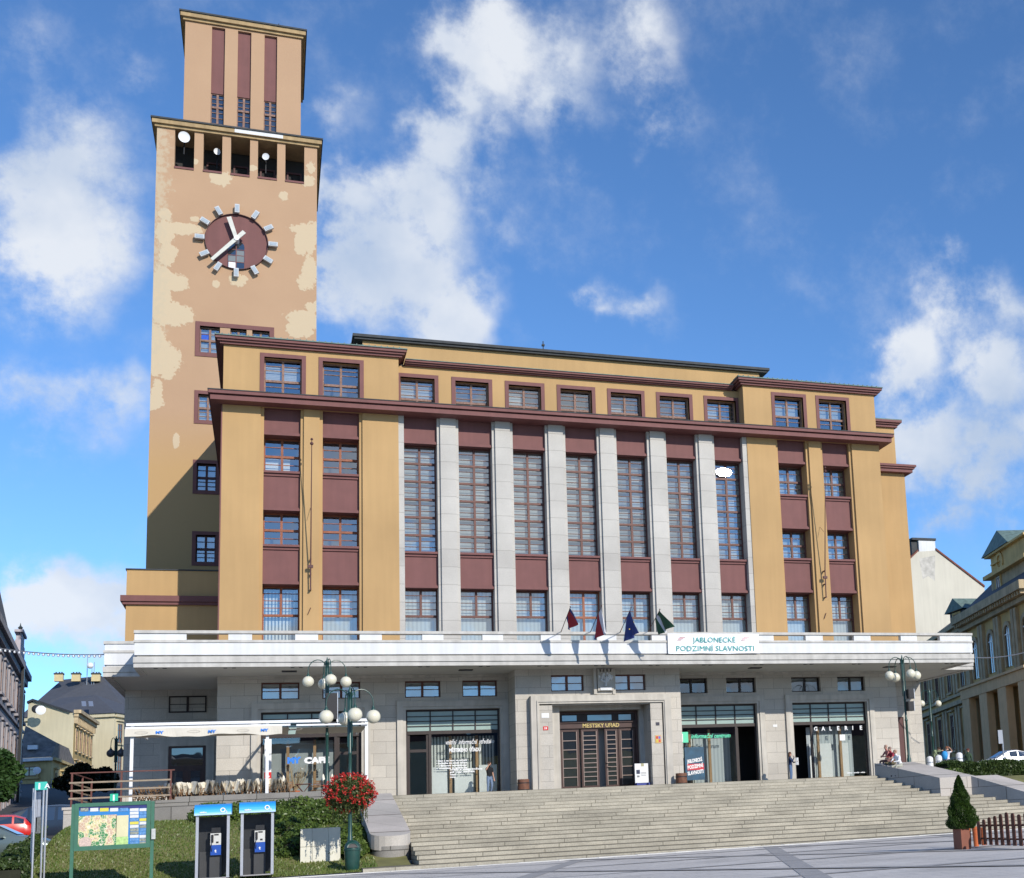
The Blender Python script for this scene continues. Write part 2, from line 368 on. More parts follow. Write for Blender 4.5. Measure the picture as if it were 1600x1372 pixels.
def wall_holes(mb, X0, X1, Z0, Z1, Y, holes, depth):
    xs = sorted(set([X0, X1] + [h[0] for h in holes] + [h[1] for h in holes]))
    zs = sorted(set([Z0, Z1] + [h[2] for h in holes] + [h[3] for h in holes]))
    xs = [x for x in xs if X0 <= x <= X1]; zs = [z for z in zs if Z0 <= z <= Z1]
    for i in range(len(xs)-1):
        for j in range(len(zs)-1):
            cx = (xs[i]+xs[i+1])/2; cz = (zs[j]+zs[j+1])/2
            if any(h[0] < cx < h[1] and h[2] < cz < h[3] for h in holes): continue
            mb.quad((xs[i],Y,zs[j]),(xs[i+1],Y,zs[j]),(xs[i+1],Y,zs[j+1]),(xs[i],Y,zs[j+1]))
    for x0, x1, z0, z1 in holes:
        d = Y+depth
        mb.quad((x0,Y,z0),(x0,Y,z1),(x0,d,z1),(x0,d,z0)); mb.quad((x1,Y,z0),(x1,d,z0),(x1,d,z1),(x1,Y,z1))
        mb.quad((x0,Y,z0),(x0,d,z0),(x1,d,z0),(x1,Y,z0)); mb.quad((x0,Y,z1),(x1,Y,z1),(x1,d,z1),(x0,d,z1))

# ================================================================== SETTING: ground
ZP = -3.0                                 # square level at the foot of the steps
NST, RIS, TRD, YL = 19, 3.0/19, .65, -9.0
XS0 = 7.6
def plaza_z(x, y): return ZP + .006*max(0, x-8) + (.0)
mb = MB()
nx, ny = 30, 16
xs = [-130+330*i/nx for i in range(nx+1)]; ys = [-120+99.2*j/ny for j in range(ny+1)]
for i in range(nx+1):
    for j in range(ny+1): mb.v.append(Vector((xs[i], ys[j], plaza_z(xs[i], ys[j]))))
for i in range(nx):
    for j in range(ny): a = i*(ny+1)+j; mb.f.append([a, a+ny+1, a+ny+2, a+1]); mb.mi.append(0)
mb.build('plaza', M['plaza'], kind='structure')
# darker paving bands laid in the square, a sheet above it
mb = MB()
for k in range(-3, 9):
    x = -8 + k*7.5
    pts = [(x, -60), (x+.55, -60), (x+13.5+.55, -21.4), (x+13.5, -21.4)]
    mb.add([(a, b, plaza_z(a, b)+.006) for a, b in pts], [(0,1,2,3)])
    pts = [(x+9, -60), (x+9.4, -60), (x-9, -21.4), (x-9.4, -21.4)]
    mb.add([(a, b, plaza_z(a, b)+.015) for a, b in pts], [(0,1,2,3)])
for y in (-24.5, -29.5, -35.5, -43):
    for i in range(20):
        x0 = -30+i*5; x1 = x0+5
        mb.add([(x0,y,plaza_z(x0,y)+.011),(x1,y,plaza_z(x1,y)+.011),(x1,y+.38,plaza_z(x1,y)+.011),(x0,y+.38,plaza_z(x0,y)+.011)], [(0,1,2,3)])
mb.build('paving_band', M['plaza_dark'], kind='structure')
mb = MB()
for i in range(50):
    x0 = -22+i*1.5; mb.box(x0+.006, x0+1.494, -21.15, -20.8, plaza_z(x0, 0)-.2, plaza_z(x0, 0)+.03)
mb.build('kerb', M['kerb'], kind='structure')

def smooth(a, b, x): t = max(0.0, min(1.0, (x-a)/(b-a))); return t*t*(3-2*t)
def zleft(x, y):                          # lawn, street and everything left of the steps
    lawn = -2.94 + 2.25*smooth(-20.8, -8.5, y)
    street = -2.95 + 1.65*smooth(-19, 0, y) + max(0, y)*.08
    k = smooth(-5.0, -6.6, x)
    return lawn*(1-k) + street*k
def grid(name, x0, x1, y0, y1, n, m_, zf, mt, kind='structure'):
    mb = MB()
    for i in range(n+1):
        for j in range(m_+1):
            x = x0+(x1-x0)*i/n; y = y0+(y1-y0)*j/m_; mb.v.append(Vector((x, y, zf(x, y))))
    for i in range(n):
        for j in range(m_): a = i*(m_+1)+j; mb.f.append([a, a+m_+1, a+m_+2, a+1]); mb.mi.append(0)
    return mb.build(name, mt, kind=kind, smooth=True)
lawn_m = mat('lawn_soil', (.17,.165,.06), .95, .35, 1.2, .3, 25)
grid('lawn', -7.0, 7.4, -20.8, -7.7, 60, 30, zleft, lawn_m)
grid('street', -160, -7.0, -20.8, 260, 40, 80, zleft, M['asphalt'])
grid('side_street', -7.0, -4.2, -7.7, 260, 4, 60, lambda x, y: zleft(-11, y), M['asphalt'])
def zright(x, y):
    return -.02 + .7*smooth(4, 40, y)+max(0, y-40)*.03
grid('upper_road', 42.6, 200, -6.0, 260, 30, 50, zright, M['asphalt'])
mb = MB(); mb.quad((-900,-900,-3.6),(900,-900,-3.6),(900,1500,-3.6),(-900,1500,-3.6)); mb.build('far_ground', M['asphalt'], kind='structure')

# grass: tufts of blades on the lawn
def in_lawn(x, y): return -7.3 < x < 6.2 and -20.75 < y < -8.3
grass = MB(); rg = random.Random(3)
for _ in range(26000):
    x = rg.uniform(-5.6, 6.2); y = -20.7 + 12.2*rg.random()
    z = zleft(x, y)
    h = rg.uniform(.04, .11); a = rg.uniform(0, PI); w = .035
    dx, dy = math.cos(a)*w, math.sin(a)*w; lx, ly = rg.uniform(-.04, .04), rg.uniform(-.04, .04)
    grass.add([(x-dx,y-dy,z-.01),(x+dx,y+dy,z-.01),(x+lx,y+ly,z+h)], [(0,1,2)])
g = grass.build('grass', foliage('lawn_blades', (.21,.225,.07), (.09,.17,.03), .3, .45), kind='stuff')
tag(g, 'short patchy lawn sloping up to the terrace wall', 'grass')

# ================================================================== STEPS
root = thing('staircase', 'broad granite flight of steps rising from the square to the entrance', 'steps', (20, -15, ZP))
mb = MB()
JOG = 7                                    # the flight widens to the right below this step
def xr(k): return wy(1373+6*0, 1214, YL).x + .14*k if k <= JOG else 41.0
for k in range(NST+1):
    y1 = YL - TRD*k; zt = -RIS*k; x1 = xr(k)
    if k == 0: mb.box(XS0, x1, y1, 0, -3.6, 0)
    else: mb.box(XS0, x1, y1, y1+TRD, -3.6, zt)
mb.build('step_blocks', M['steps'], root)
XR0 = xr(0)
# landing paving right of the flight
mb = MB(); mb.box(XR0, 46, YL+1.2, 5.5, -3.6, -.012); mb.build('landing', M['landing'], kind='structure')
mb = MB(); mb.box(38.0, 42.9, -.0, 5.5, -.02, 0.006); mb.build('side_landing', M['landing'], kind='structure')
# left cheek : sloping slab with a rounded nose
root_l = thing('stair_cheek', 'sloping granite cheek wall with rounded nose left of the steps', 'stair wall', (7, -14, ZP))
def cheek_slab(x0, x1, ytop, ybot, ztop, zbot, th):
    mb = MB(); n = 10; cx = (x0+x1)/2; r = (x1-x0)/2
    top = [(x0, ytop, ztop), (x1, ytop, ztop)]
    nose = [(cx+r*math.cos(a), ybot - r*math.sin(a)*.9) for a in [PI*i/n for i in range(n+1)]]
    sl = (zbot-ztop)/(ybot-ytop)
    pl = top[:1] + [(x1, ytop, ztop)] + [(x, y, ztop + sl*(y-ytop)) for x, y in nose]
    pl = [Vector(p) for p in pl]
    mb.prism(pl, (0,0,-th)); return mb
sl = cheek_slab(6.1, 7.62, -8.6, -16.9, .12, -1.62, .55)
sl.build('coping_slab', M['cheek'], root_l)
mb = MB()
mb.prism([(6.25,-8.6,-3.4),(6.25,-8.6,-.45),(6.25,-16.9,-2.18),(6.25,-16.9,-3.4)], (1.3,0,0))
mb.build('cheek_base', M['terrace_stone'], root_l)
mb = MB(); mb.lathe([(.72,-3.4),(.72,-2.14)], (6.9,-16.9,0), 26); mb.build('nose_base', M['terrace_stone'], root_l, smooth=True)
mb = MB(); mb.lathe([(.95,-3.4),(.95,-2.72)], (6.9,-17.0,0), 26); mb.box(5.95,7.62,-17.0,-9,-3.4,-2.72); mb.build('plinth', M['cheek'], root_l)
mb = MB(); mb.box(5.6, 7.6, -20.8, -17.9, -3.4, -2.84); mb.build('foot_step', M['steps'], root_l)
# right cheeks
root_r = thing('stair_cheek', 'stepped granite cheek wall running down the right side of the steps', 'stair wall', (36, -12, ZP))
YJ = YL - TRD*JOG; ZJ = -RIS*JOG; XJ = xr(JOG)
th = 1.6
def sloped_wall(x0, x1, ya, yb, za, zb):
    mb = MB(); mb.prism([(x0,ya,-3.6),(x0,ya,za),(x0,yb,zb),(x0,yb,-3.6)], (x1-x0,0,0)); return mb
XA = XR0 + .02
mb = MB(); c = .62
P_ = [(XR0+.0, YL+.4, c+.02), (XR0+2.3, YL+.4, c+.02), (XJ+2.1, YJ, ZJ+c+.12), (XJ+.02, YJ, ZJ+c+.12)]
mb.prism([Vector(p) for p in P_][::-1], (0,0,-3.4)); mb.build('upper_cheek', M['cheek'], root_r)
XK = wy(1517, 1212, YJ).x
mb = MB(); mb.box(XJ+2.11, XK+.3, YJ+.003, YJ+1.4, -3.5, ZJ+c+.10); mb.build('cross_wall', M['cheek'], root_r)
mb = MB(); mb.prism([Vector(p) for p in [(XK, YJ, ZJ+c+.14), (XK+1.5, YJ+.0, ZJ+c+.14), (XK+3.8, -19.6, -3+.75), (XK+2.3, -19.6, -3+.75)]][::-1], (0,0,-2.2)); mb.build('lower_cheek', M['cheek'], root_r)
# raised lawn behind the right cheeks
def zbank(x, y):
    t = min(1.0, max(0.0, (y-YJ)/(-19.6-YJ))); return ZJ+.70 + t*(-2.25-(ZJ+.76))
def bank_x(i, y): return XK+1.5+2.3*max(0.0, (YJ-y)/6.05)
mb = MB()
for i in range(21):
    for j in range(21):
        y = -19.6+(18.1)*j/20; x0 = bank_x(0, y) if y < YJ else XJ+2.2; x = x0+(90-x0)*(i/20)**1.6
        mb.v.append(Vector((x, y, zbank(x, y))))
for i in range(20):
    for j in range(20): a = i*21+j; mb.f.append([a, a+21, a+22, a+1]); mb.mi.append(0)
mb.build('raised_lawn', lawn_m, kind='structure')

# ================================================================== TOWN HALL
TH = thing('town_hall', 'ochre town hall with grey stone piers, maroon spandrels and a white canopy', 'town hall', (19, 8, 0))
ZS, ZC, ZA = 20.75, 21.25, 24.45         # soffit of the main cornice, its top, top of the attic cornice
SLOT = [(2.05,3.86),(4.97,6.83)]
SLOTS = SLOT + [(38-b, 38-a) for a, b in SLOT[::-1]]
PIERC = [19+1.5*k for k in (-5,-3,-1,1,3,5)]
BAYS = [(9.15,10.92)] + [(PIERC[i]+.58, PIERC[i+1]-.58) for i in range(5)] + [(27.08,28.85)]
ST = .16
# ochre wing walls, each slot bordered by a set-back strip
def wing(x0, x1, slots):
    mb = MB()
    hs = [(a-ST, b+ST, 6.5, ZS) for a, b in slots]
    wall_holes(mb, x0, x1, 6.5, ZS, 0.0, hs, .14)
    for a, b in slots:
        mb.box(a-ST, a, .14, 1.2, 6.5, ZS-.0); mb.box(b, b+ST, .14, 1.2, 6.5, ZS-.0)
    mb.quad((x0,0,6.5),(x0,0,ZS),(x0,20,ZS),(x0,20,6.5)); mb.quad((x1,0,6.5),(x1,20,6.5),(x1,20,ZS),(x1,0,ZS))
    return mb
wing(0, 8.86, SLOTS[:2]).build('wing_wall', M['ochre'], TH)
wing(29.14, 38, SLOTS[2:]).build('wing_wall', M['ochre'], TH)
# stone edge strips and piers
def pier(c):
    mb = MB(); mb.box(c-.40, c+.40, 0, .3, 6.5, ZS); mb.box(c-.58, c+.58, .14, 1.2, 6.5, ZS+.0); mb.box(c-.36, c+.36, -.0, .2, 6.5, 6.6); return mb
for c in PIERC:
    mb = MB(); mb.box(c-.42, c+.42, 0, .139, 6.5, ZS); mb.box(c-.58, c+.58, .139, 1.2, 6.5, ZS); mb.build('stone_pier', M['pierstone'], TH)
for a, b in ((8.862, 9.15), (28.85, 29.138)):
    mb = MB(); mb.box(a, b, .05, 1.2, 6.5, ZS); mb.build('stone_strip', M['pierstone'], TH)
# maroon corner strips
mb = MB(); mb.box(-.03, .03, -.004, .2, 6.5, ZS); mb.build('corner_trim', M['maroon'], TH)

M['curtain_dim'] = mat('dim_net_curtain', (.26,.28,.29), .9, .25, .8)
def window(x0, x1, z0, z1, Y, bars=(), mull=True, heavy=(), fm='frame', blind=None, gl='glass', fw=.075, root=None, opened=None, bd=.30, halfbars=True):
    root = root or TH
    mb = MB(); e = .09
    mb.box(x0, x0+fw, Y, Y+e, z0, z1); mb.box(x1-fw, x1, Y, Y+e, z0, z1)
    mb.box(x0+fw, x1-fw, Y, Y+e, z0, z0+fw); mb.box(x0+fw, x1-fw, Y, Y+e, z1-fw, z1)
    xm = (x0+x1)/2
    hv = sorted(heavy)
    for z in hv: mb.box(x0+fw, x1-fw, Y-.025, Y+e-.01, z-.06, z+.06)
    if mull:
        zl = z0+fw if mull is True else mull
        edges = [zl] + [z for z in hv if z > zl] + [z1-fw]
        for a, b in zip(edges[:-1], edges[1:]): mb.box(xm-.06, xm+.06, Y-.01, Y+e-.02, a+(.06 if a in hv else 0), b-(.06 if b in hv else 0))
    for z in bars:
        mb.box(x0+fw, xm-.062, Y+.02, Y+.055, z-.018, z+.018); mb.box(xm+.062, x1-fw, Y+.02, Y+.055, z-.018, z+.018)
    w = mb.build('window', M[fm], root)
    w['_loc'] = root['_loc']
    def sub(name, mbx, mt): 
        o = mbx.build(name, mt, w); return o
    g = MB()
    g.quad((x0+.02,Y+.062,z0+.02),(x1-.02,Y+.062,z0+.02),(x1-.02,Y+.062,z1-.02),(x0+.02,Y+.062,z1-.02)); sub('pane', g, M[gl])
    if blind:
        for nm, mtn, f0, f1, g0, g1 in blind:
            b = MB(); xa = x0+(x1-x0)*g0; xb = x0+(x1-x0)*g1; za = z0+(z1-z0)*f0; zb = z0+(z1-z0)*f1; oo = -.08 if mtn == 'blind_h' else 0
            b.box(xa, xb, Y+bd+oo, Y+bd+oo+.02, za, zb); sub(nm, b, M[mtn])
    return w
CUR = [('curtain','curtain',0,1,.02,.98)]
NET = [('curtain','curtain_pale',0,1,.0,1)]
rw = random.Random(11)
def thirds(z0, z1, n): return [z0+(z1-z0)*i/n for i in range(1, n)]
def spandrel(x0, x1, z0, z1, sill=True, head=True, wide=False):
    mb = MB(); mb.box(x0, x1, .38, 1.1 if wide else .7, z0, z1)
    if sill: mb.box(x0, x1, .19, .378, z1-.12, z1); mb.box(x0, x1, .30, .378, z1-.26, z1-.125)      # sill of the window above
    if head: mb.box(x0, x1, .22, .378, z0, z0+.13); mb.box(x0, x1, .31, .378, z0+.135, z0+.20)
    mb.build('spandrel_panel', M['maroon'], TH)
for i, (a, b) in enumerate(SLOTS):
    spandrel(a, b, 19.32, ZS, sill=False, wide=True)
    spandrel(a, b, 15.25, 17.38, wide=True); spandrel(a, b, 11.33, 13.43, wide=True)
    fm = 'frame_red' if i < 2 else 'frame'
    bl = {0: [('blind','paper',.05,.47,.05,.72)], 1: None, 2: NET, 3: NET}[i]
    window(a, b, 17.38, 19.32, .95, bars=(17.9, 18.85), heavy=(18.33,), fm=fm, blind=bl)
    window(a, b, 13.43, 15.25, .95, bars=(13.9, 14.8), heavy=(14.33,), fm=fm, blind=None if i < 2 else NET)
    window(a, b, 6.9, 11.33, .95, bars=(10.2, 10.58, 10.96), heavy=(9.8,), mull=9.8, fm=fm, blind=[('blind','blind_v',0,1,0,1)] if i == 0 else CUR)
for i, (a, b) in enumerate(BAYS):
    spandrel(a, b, 19.28, ZS, sill=False); spandrel(a, b, 11.25, 13.25)
    rows = [13.25+ (19.28-13.25)*k/6 for k in range(7)]
    bars = [rows[k]+(rows[k+1]-rows[k])*t for k in range(6) for t in (.36, .68)]
    nb_ = NET if i < 3 else CUR
    bl = [('curtain','curtain_pale' if i < 4 else 'curtain_dim',0,1,0,1)]
    for k in range(6):
        for h_ in (0, 1):
            if rw.random() < .16: bl.append(('blind','blind_h',k/6+.02+rw.choice((0,0,.05,.08)),k/6+.155,.04+.48*h_,.48+.48*h_))
    window(a, b, 13.25, 19.28, .75, bars=bars, heavy=rows[1:-1], fm='frame', blind=bl)
    window(a, b, 6.9, 11.25, .75, bars=(10.16, 10.54, 10.92), heavy=(9.78,), mull=9.78 if i != 3 else True, fm='frame' if i != 3 else 'frame_red', blind=CUR)
pc = wy(1131, 738, .62); toeye = (EYE-pc).normalized(); hn = (toeye+SUN).normalized()
ux_ = Vector((0,0,1)).cross(hn).normalized(); uz_ = hn.cross(ux_).normalized()
mb = MB(); mb.add([*[pc+ux_*(.50*math.cos(2*PI*i/14))+uz_*(.27*math.sin(2*PI*i/14)) for i in range(14)]], [tuple(range(14))])  # mirror-like oval added before the window, aimed and shaped to make the sun glint
tsm = bpy.data.materials.new('glint_mirror'); tsm.use_nodes = True; tsm.node_tree.nodes['Principled BSDF'].inputs['Roughness'].default_value = .08; tsm.node_tree.nodes['Principled BSDF'].inputs['Base Color'].default_value = (.5,.55,.6,1); tsm.node_tree.nodes['Principled BSDF'].inputs['Metallic'].default_value = .6
mb.build('sun_glint_oval', tsm, TH)
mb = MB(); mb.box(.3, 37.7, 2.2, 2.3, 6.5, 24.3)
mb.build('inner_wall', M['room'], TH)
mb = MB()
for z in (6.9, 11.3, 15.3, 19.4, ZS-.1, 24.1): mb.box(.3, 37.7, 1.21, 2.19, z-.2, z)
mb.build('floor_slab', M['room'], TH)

# cornices ---------------------------------------------------------
def cornice(root, x0, x1, y0, y1, zt, prof, name='cornice', mt='maroon', left=True, right=True, holes=None):
    # stepped rings round the block x0..x1, y0..y1; prof = [(overhang, zbottom, ztop)]
    mb = MB()
    for o, a, b in prof: mb.box(x0-(o if left else 0), x1+(o if right else 0), y0-o, y1+o, a, b)
    return mb.build(name, M[mt], root)
mb = MB()
for o, a, b in ((.53,ZS+.002,21.0),(.47,21.002,21.05),(.62,21.052,ZC-.03)): mb.box(-o, 38+o, -o*1.45, 19.9+o, a, b)
mb.build('cornice', M['maroon'], TH)
mb = MB(); mb.box(-.66, 38.66, -.93, 20.4, ZC-.028, ZC+.02); mb.build('cornice_flashing', M['roof_edge'], TH)
# attic ------------------------------------------------------------
ZAB = 24.05
mb = MB()
AW = [(2.03, 3.9), (4.96, 6.86)]; AWR = [(38-b, 38-a) for a, b in AW[::-1]]
for x0, x1, ws in ((0.04, 8.9, AW), (29.1, 37.96, AWR)):
    wall_holes(mb, x0, x1, ZC+.02, ZAB, .12, [(a, b, 21.6, 23.55) for a, b in ws], .5)
    for s, X in ((-1, x0), (1, x1)):
        q = [(X,.12,ZC+.02),(X,.12,ZAB),(X,19.9,ZAB),(X,19.9,ZC+.02)]
        mb.quad(*(q if s < 0 else q[::-1]))
CW = [(c-.93, c+.93) for c in [19+3*k for k in range(-3, 4)]]
wall_holes(mb, 8.9, 29.1, ZC+.02, ZAB-.1, 1.0, [(a, b, 21.6, 23.32) for a, b in CW], .45)
mb.build('attic_wall', M['ochre'], TH)
for a, b in AW+AWR:
    f = MB(); t = .21
    for q in ((a-t,a,21.3,23.55+t),(b,b+t,21.3,23.55+t),(a,b,23.55,23.55+t)): f.box(q[0],q[1],.085,.3,q[2],q[3])
    f.build('window_surround', M['maroon'], TH)
    left = a < 19
    window(a, b, 21.6, 23.55, .5, bars=(22.05, 22.95, 23.2), heavy=(22.35,), fm='frame_old', blind=[('blind','blind_h' if a < 4 else 'curtain_pale',.42,.85,.04,.96)] if (a < 4 or not left) else None)
for a, b in CW:
    f = MB(); t = .21
    for q in ((a-t,a,21.3,23.32+t),(b,b+t,21.3,23.32+t),(a,b,23.32,23.32+t)): f.box(q[0],q[1],.955,1.2,q[2],q[3])
    f.build('window_surround', M['maroon'], TH)
    window(a, b, 21.6, 23.32, 1.35, bars=(22.4, 22.75, 23.0), heavy=(22.15,), fm='frame_old', blind=[('blind','blind_h',.3,rw.choice((.55,.8,.95)),.04,rw.choice((.5,.96)))] if rw.random() < .6 else None)
for x0, x1, l, r in ((0.04, 8.9, 1, 1), (29.1, 37.96, 1, 1)):
    mb = MB()
    for o, a, b in ((.18,ZAB+.002,24.17),(.30,24.172,24.28),(.40,24.282,24.42)): mb.box(x0-o, x1+o, .12-o, 19.9+o, a, b)
    mb.build('attic_cornice', M['maroon'], TH)
    mb = MB(); mb.box(x0-.44, x1+.44, -.34, 20.3, 24.422, 24.47)
    n = int((x1-x0+.8)/.32)
    for i in range(n): xx = x0-.42+i*.32; mb.box(xx, xx+.05, -.33, .6, 24.471, 24.53)
    mb.prism([(x0-.4,-.3,24.471),(x1+.4,-.3,24.471),(x1-3,3.5,25.3),(x0+3,3.5,25.3)], (0,0,.02))
    mb.build('copper_roof', M['roof_copper'], TH)
mb = MB()
for o, a, b in ((.18,ZAB-.098,24.02),(.30,24.022,24.10),(.40,24.102,24.21)): mb.box(9.31, 28.69, 1.0-o, 3.2, a, b)
mb.build('attic_cornice', M['maroon'], TH)
mb = MB(); mb.box(9.33, 28.67, .55, 3.2, 24.212, 24.245); mb.build('copper_roof', M['roof_copper'], TH)
# upper ochre band and its dark roof
mb = MB(); mb.box(7.2, 31.4, 3.0, 17, 24.1, 26.02); mb.build('roof_storey', M['ochre'], TH)
mb = MB(); mb.box(6.75, 31.9, 2.75, 17.3, 26.022, 26.14); mb.box(6.65, 32.0, 2.65, 17.4, 26.142, 26.3); mb.build('dark_roof_edge', M['roof_edge'], TH)
mb = MB(); mb.tube([(17.6,3.2,26.3),(17.6,3.2,27.0)], .03, 6); mb.box(17.52,17.68,3.12,3.28,26.7,26.8); mb.build('roof_vent', M['roof_edge'], TH)
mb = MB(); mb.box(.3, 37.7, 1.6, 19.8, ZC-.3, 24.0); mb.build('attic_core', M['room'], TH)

# side blocks ------------------------------------------------------
YB = 5.8
mb = MB(); mb.box(-4.72, 0, YB, 17, 0, 6.5); mb.build('ground_floor_wall', M['stone'], TH)
mb = MB(); mb.box(-4.8, -.001, YB, 16.9, 6.5, 13.05); mb.build('side_block', M['ochre'], TH)
mb = MB(); mb.box(-4.86, -.001, YB-.06, 17, 13.052, 13.12); mb.build('roof_flashing', M['roof_edge'], TH)
mb = MB(); mb.box(-5.06, -.001, YB-.26, 17.1, 11.30, 11.62); mb.box(-4.96, -.001, YB-.16, 17.1, 11.14, 11.298); mb.build('maroon_band', M['maroon'], TH)
mb = MB(); mb.box(38.001, 42.85, YB, 17, 6.5, ZS); mb.build('side_block', M['ochre'], TH)
mb = MB(); mb.box(38.001, 42.35, YB+.1, 17, ZC, 24.0); mb.build('side_attic', M['ochre'], TH)
mb = MB()
for o, a, b in ((.42,ZS+.002,20.98),(.53,20.982,21.10),(.62,21.102,ZC-.0)): mb.box(38.63, 42.85+o, YB-o, 17.3, a, b)
mb.build('cornice', M['maroon'], TH)
mb = MB()
for o, a, b in ((.18,24.0,24.17),(.30,24.172,24.28),(.42,24.282,24.45)): mb.box(38.42, 42.35+o, YB+.1-o, 17.3, a, b)
mb.build('attic_cornice', M['maroon'], TH)
mb = MB(); mb.box(38.42, 42.8, YB-.3, 17.3, 24.452, 24.52); mb.build('copper_roof', M['roof_copper'], TH)
for za, zb in ((17.9, 19.6), (14.6, 16.5), (9.2, 13.3), (6.9, 8.2)):
    mb = MB(); mb.box(38.28, 38.37, YB-.03, YB+.1, za, zb); mb.build('slit_window', M['maroon'], TH)

# ground floor -----------------------------------------------------
G = M['stone']
CLR = [(2.05,3.87),(4.98,6.85),(9.1,10.93),(12.08,13.93)]
CLR_R = [(38-b, 38-a) for a, b in CLR[::-1]]
SFL = [(2.05, 6.9), (9.13, 14.04)]; SFR = [(38-b, 38-a) for a, b in SFL[::-1]]
mb = MB()
holes = [(a, b, 5.32, 6.2) for a, b in CLR+CLR_R] + [(a, b, 0, 4.68) for a, b in SFL+SFR]
wall_holes(mb, 0, 14.5, 0, 6.5, 0, [h for h in holes if h[1] < 14.5], .32)
mb.quad((0,0,0),(0,0,6.5),(0,YB,6.5),(0,YB,0)); mb.build('ground_floor_wall', G, TH); mb = MB()
wall_holes(mb, 23.6, 38, 0, 6.5, 0, [h for h in holes if h[0] > 23.6], .32)
mb.quad((38,0,0),(38,YB,0),(38,YB,6.5),(38,0,6.5))
mb.build('ground_floor_wall', G, TH)
mb = MB(); mb.box(38.01, 42.85, YB, 17, 0, 6.5); mb.build('ground_floor_wall', G, TH)
for a, b in CLR: window(a, b, 5.32, 6.2, .22, bars=(5.76,), fm='frame', blind=NET, fw=.07)
for i, (a, b) in enumerate(CLR_R): window(a, b, 5.32, 6.2, .22, bars=(), fm='frame_dark', blind=None if i < 2 else NET, fw=.07, gl='glass_low')
def surround(x0, x1, zt, t=.45, y=-.14):
    mb = MB()
    mb.box(x0-t, x0-.14, y, .02, 0, zt+t); mb.box(x1+.14, x1+t, y, .02, 0, zt+t); mb.box(x0-.14, x1+.14, y, .02, zt+.14, zt+t)
    mb.box(x0-.139, x0, y+.07, .03, 0, zt+.139); mb.box(x1, x1+.139, y+.07, .03, 0, zt+.139); mb.box(x0, x1, y+.07, .03, zt, zt+.139)
    mb.build('stone_surround', M['plain_stone'], TH)
def shopfront(x0, x1, door_left, zt=4.68, ztr=3.5, YY=.22, dw=1.25):
    surround(x0, x1, zt)
    mb = MB(); f = .10
    mb.box(x0, x0+f, YY, YY+.12, 0, zt); mb.box(x1-f, x1, YY, YY+.12, 0, zt); mb.box(x0+f, x1-f, YY, YY+.12, zt-f, zt)
    mb.box(x0+f, x1-f, YY-.03, YY+.12, ztr-.12, ztr+.06); mb.box(x0+f, x1-f, YY, YY+.12, 0, .16)
    xd = x0+dw if door_left else x1-dw
    mb.box(xd-.07, xd+.07, YY-.02, YY+.1, .16, ztr-.12)
    for k in range(1, 4):
        z = ztr+.06 + (zt-f-ztr-.06)*k/4; mb.box(x0+f, x1-f, YY-.012, YY+.03, z-.022, z+.022)
        x = x0+f+(x1-x0-2*f)*k/4; mb.box(x-.028, x+.028, YY-.02, YY+.04, ztr+.06, zt-f)
    w = mb.build('shop_front', M['frame_dark'], TH); w['_loc'] = TH['_loc']
    g = MB(); g.quad((x0+f,YY+.05,ztr),(x1-f,YY+.05,ztr),(x1-f,YY+.05,zt-f),(x0+f,YY+.05,zt-f)); g.build('transom_glass', M['glass_green'], w)
    a, b = (xd+.07, x1-f) if door_left else (x0+f, xd-.07)
    g = MB(); g.quad((a,YY+.05,.16),(b,YY+.05,.16),(b,YY+.05,ztr-.1),(a,YY+.05,ztr-.1)); g.build('display_glass', M['glass_low'], w)
    return w, (a, b), ((x0+f, xd-.07) if door_left else (xd+.07, x1-f))
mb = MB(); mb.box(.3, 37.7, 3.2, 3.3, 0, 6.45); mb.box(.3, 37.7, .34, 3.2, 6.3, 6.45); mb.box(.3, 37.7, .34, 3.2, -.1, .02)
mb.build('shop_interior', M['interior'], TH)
SF = []
for (x0, x1), dl in ((SFL[0], False), (SFL[1], True), (SFR[0], False), (SFR[1], True)): SF.append(shopfront(x0, x1, dl))
def shop_part(w, name, mt, mbx): return mbx.build(name, mt, w)
# door leaves
for i, (w, disp, door) in enumerate(SF):
    a, b = door
    if i in (0, 1):
        mb = MB(); mb.box(a, a+.12, .26, .32, .02, 3.35); mb.box(b-.12, b, .26, .32, .02, 3.35); mb.box(a+.12, b-.12, .26, .32, .02, .2); mb.box(a+.12, b-.12, .26, .32, 2.45, 2.6)
        mb.build('shop_door', M['frame_dark'], w)
        g = MB(); g.quad((a+.1,.285,.1),(b-.1,.285,.1),(b-.1,.285,3.3),(a+.1,.285,3.3)); g.build('door_glass', M['glass_low'], w)
    else:
        mb = MB(); mb.box(a+.01, a+.07, .3, 1.2, .02, 3.3); mb.build('shop_door', M['frame_dark'], w)
# interior furnishings seen through the glass
woodp = mat('pine_post', (.36,.21,.10), .6, .2, 3)
def posts(w, xs, h=3.3, y=.9):
    mb = MB()
    for x in xs: mb.box(x-.07, x+.07, y, y+.14, .02, h)
    mb.build('timber_post', woodp, w)
w, (a, b), _ = SF[1]
mb = MB(); mb.box(a, b, 1.15, 1.17, .1, 3.3); mb.build('slat_blind', M['blind_v'], w); posts(w, (a+1.05, a+2.45), y=.75)
for k, (x, ww, hh, yy) in enumerate(((a+.42, .85, 1.45, .55), (a+1.72, .98, 1.35, .6), (a+3.0, .95, 1.5, .6))):
    mb = MB(); mb.box(x-ww/2, x+ww/2, yy, yy+.04, .2, .2+hh)
    pnl = mb.build('notice_panel', M['paper'], w)
    pnl['_loc'] = TH['_loc']
w, (a, b), _ = SF[3]
posts(w, (a+.55, a+2.0), y=.7)
mb = MB()
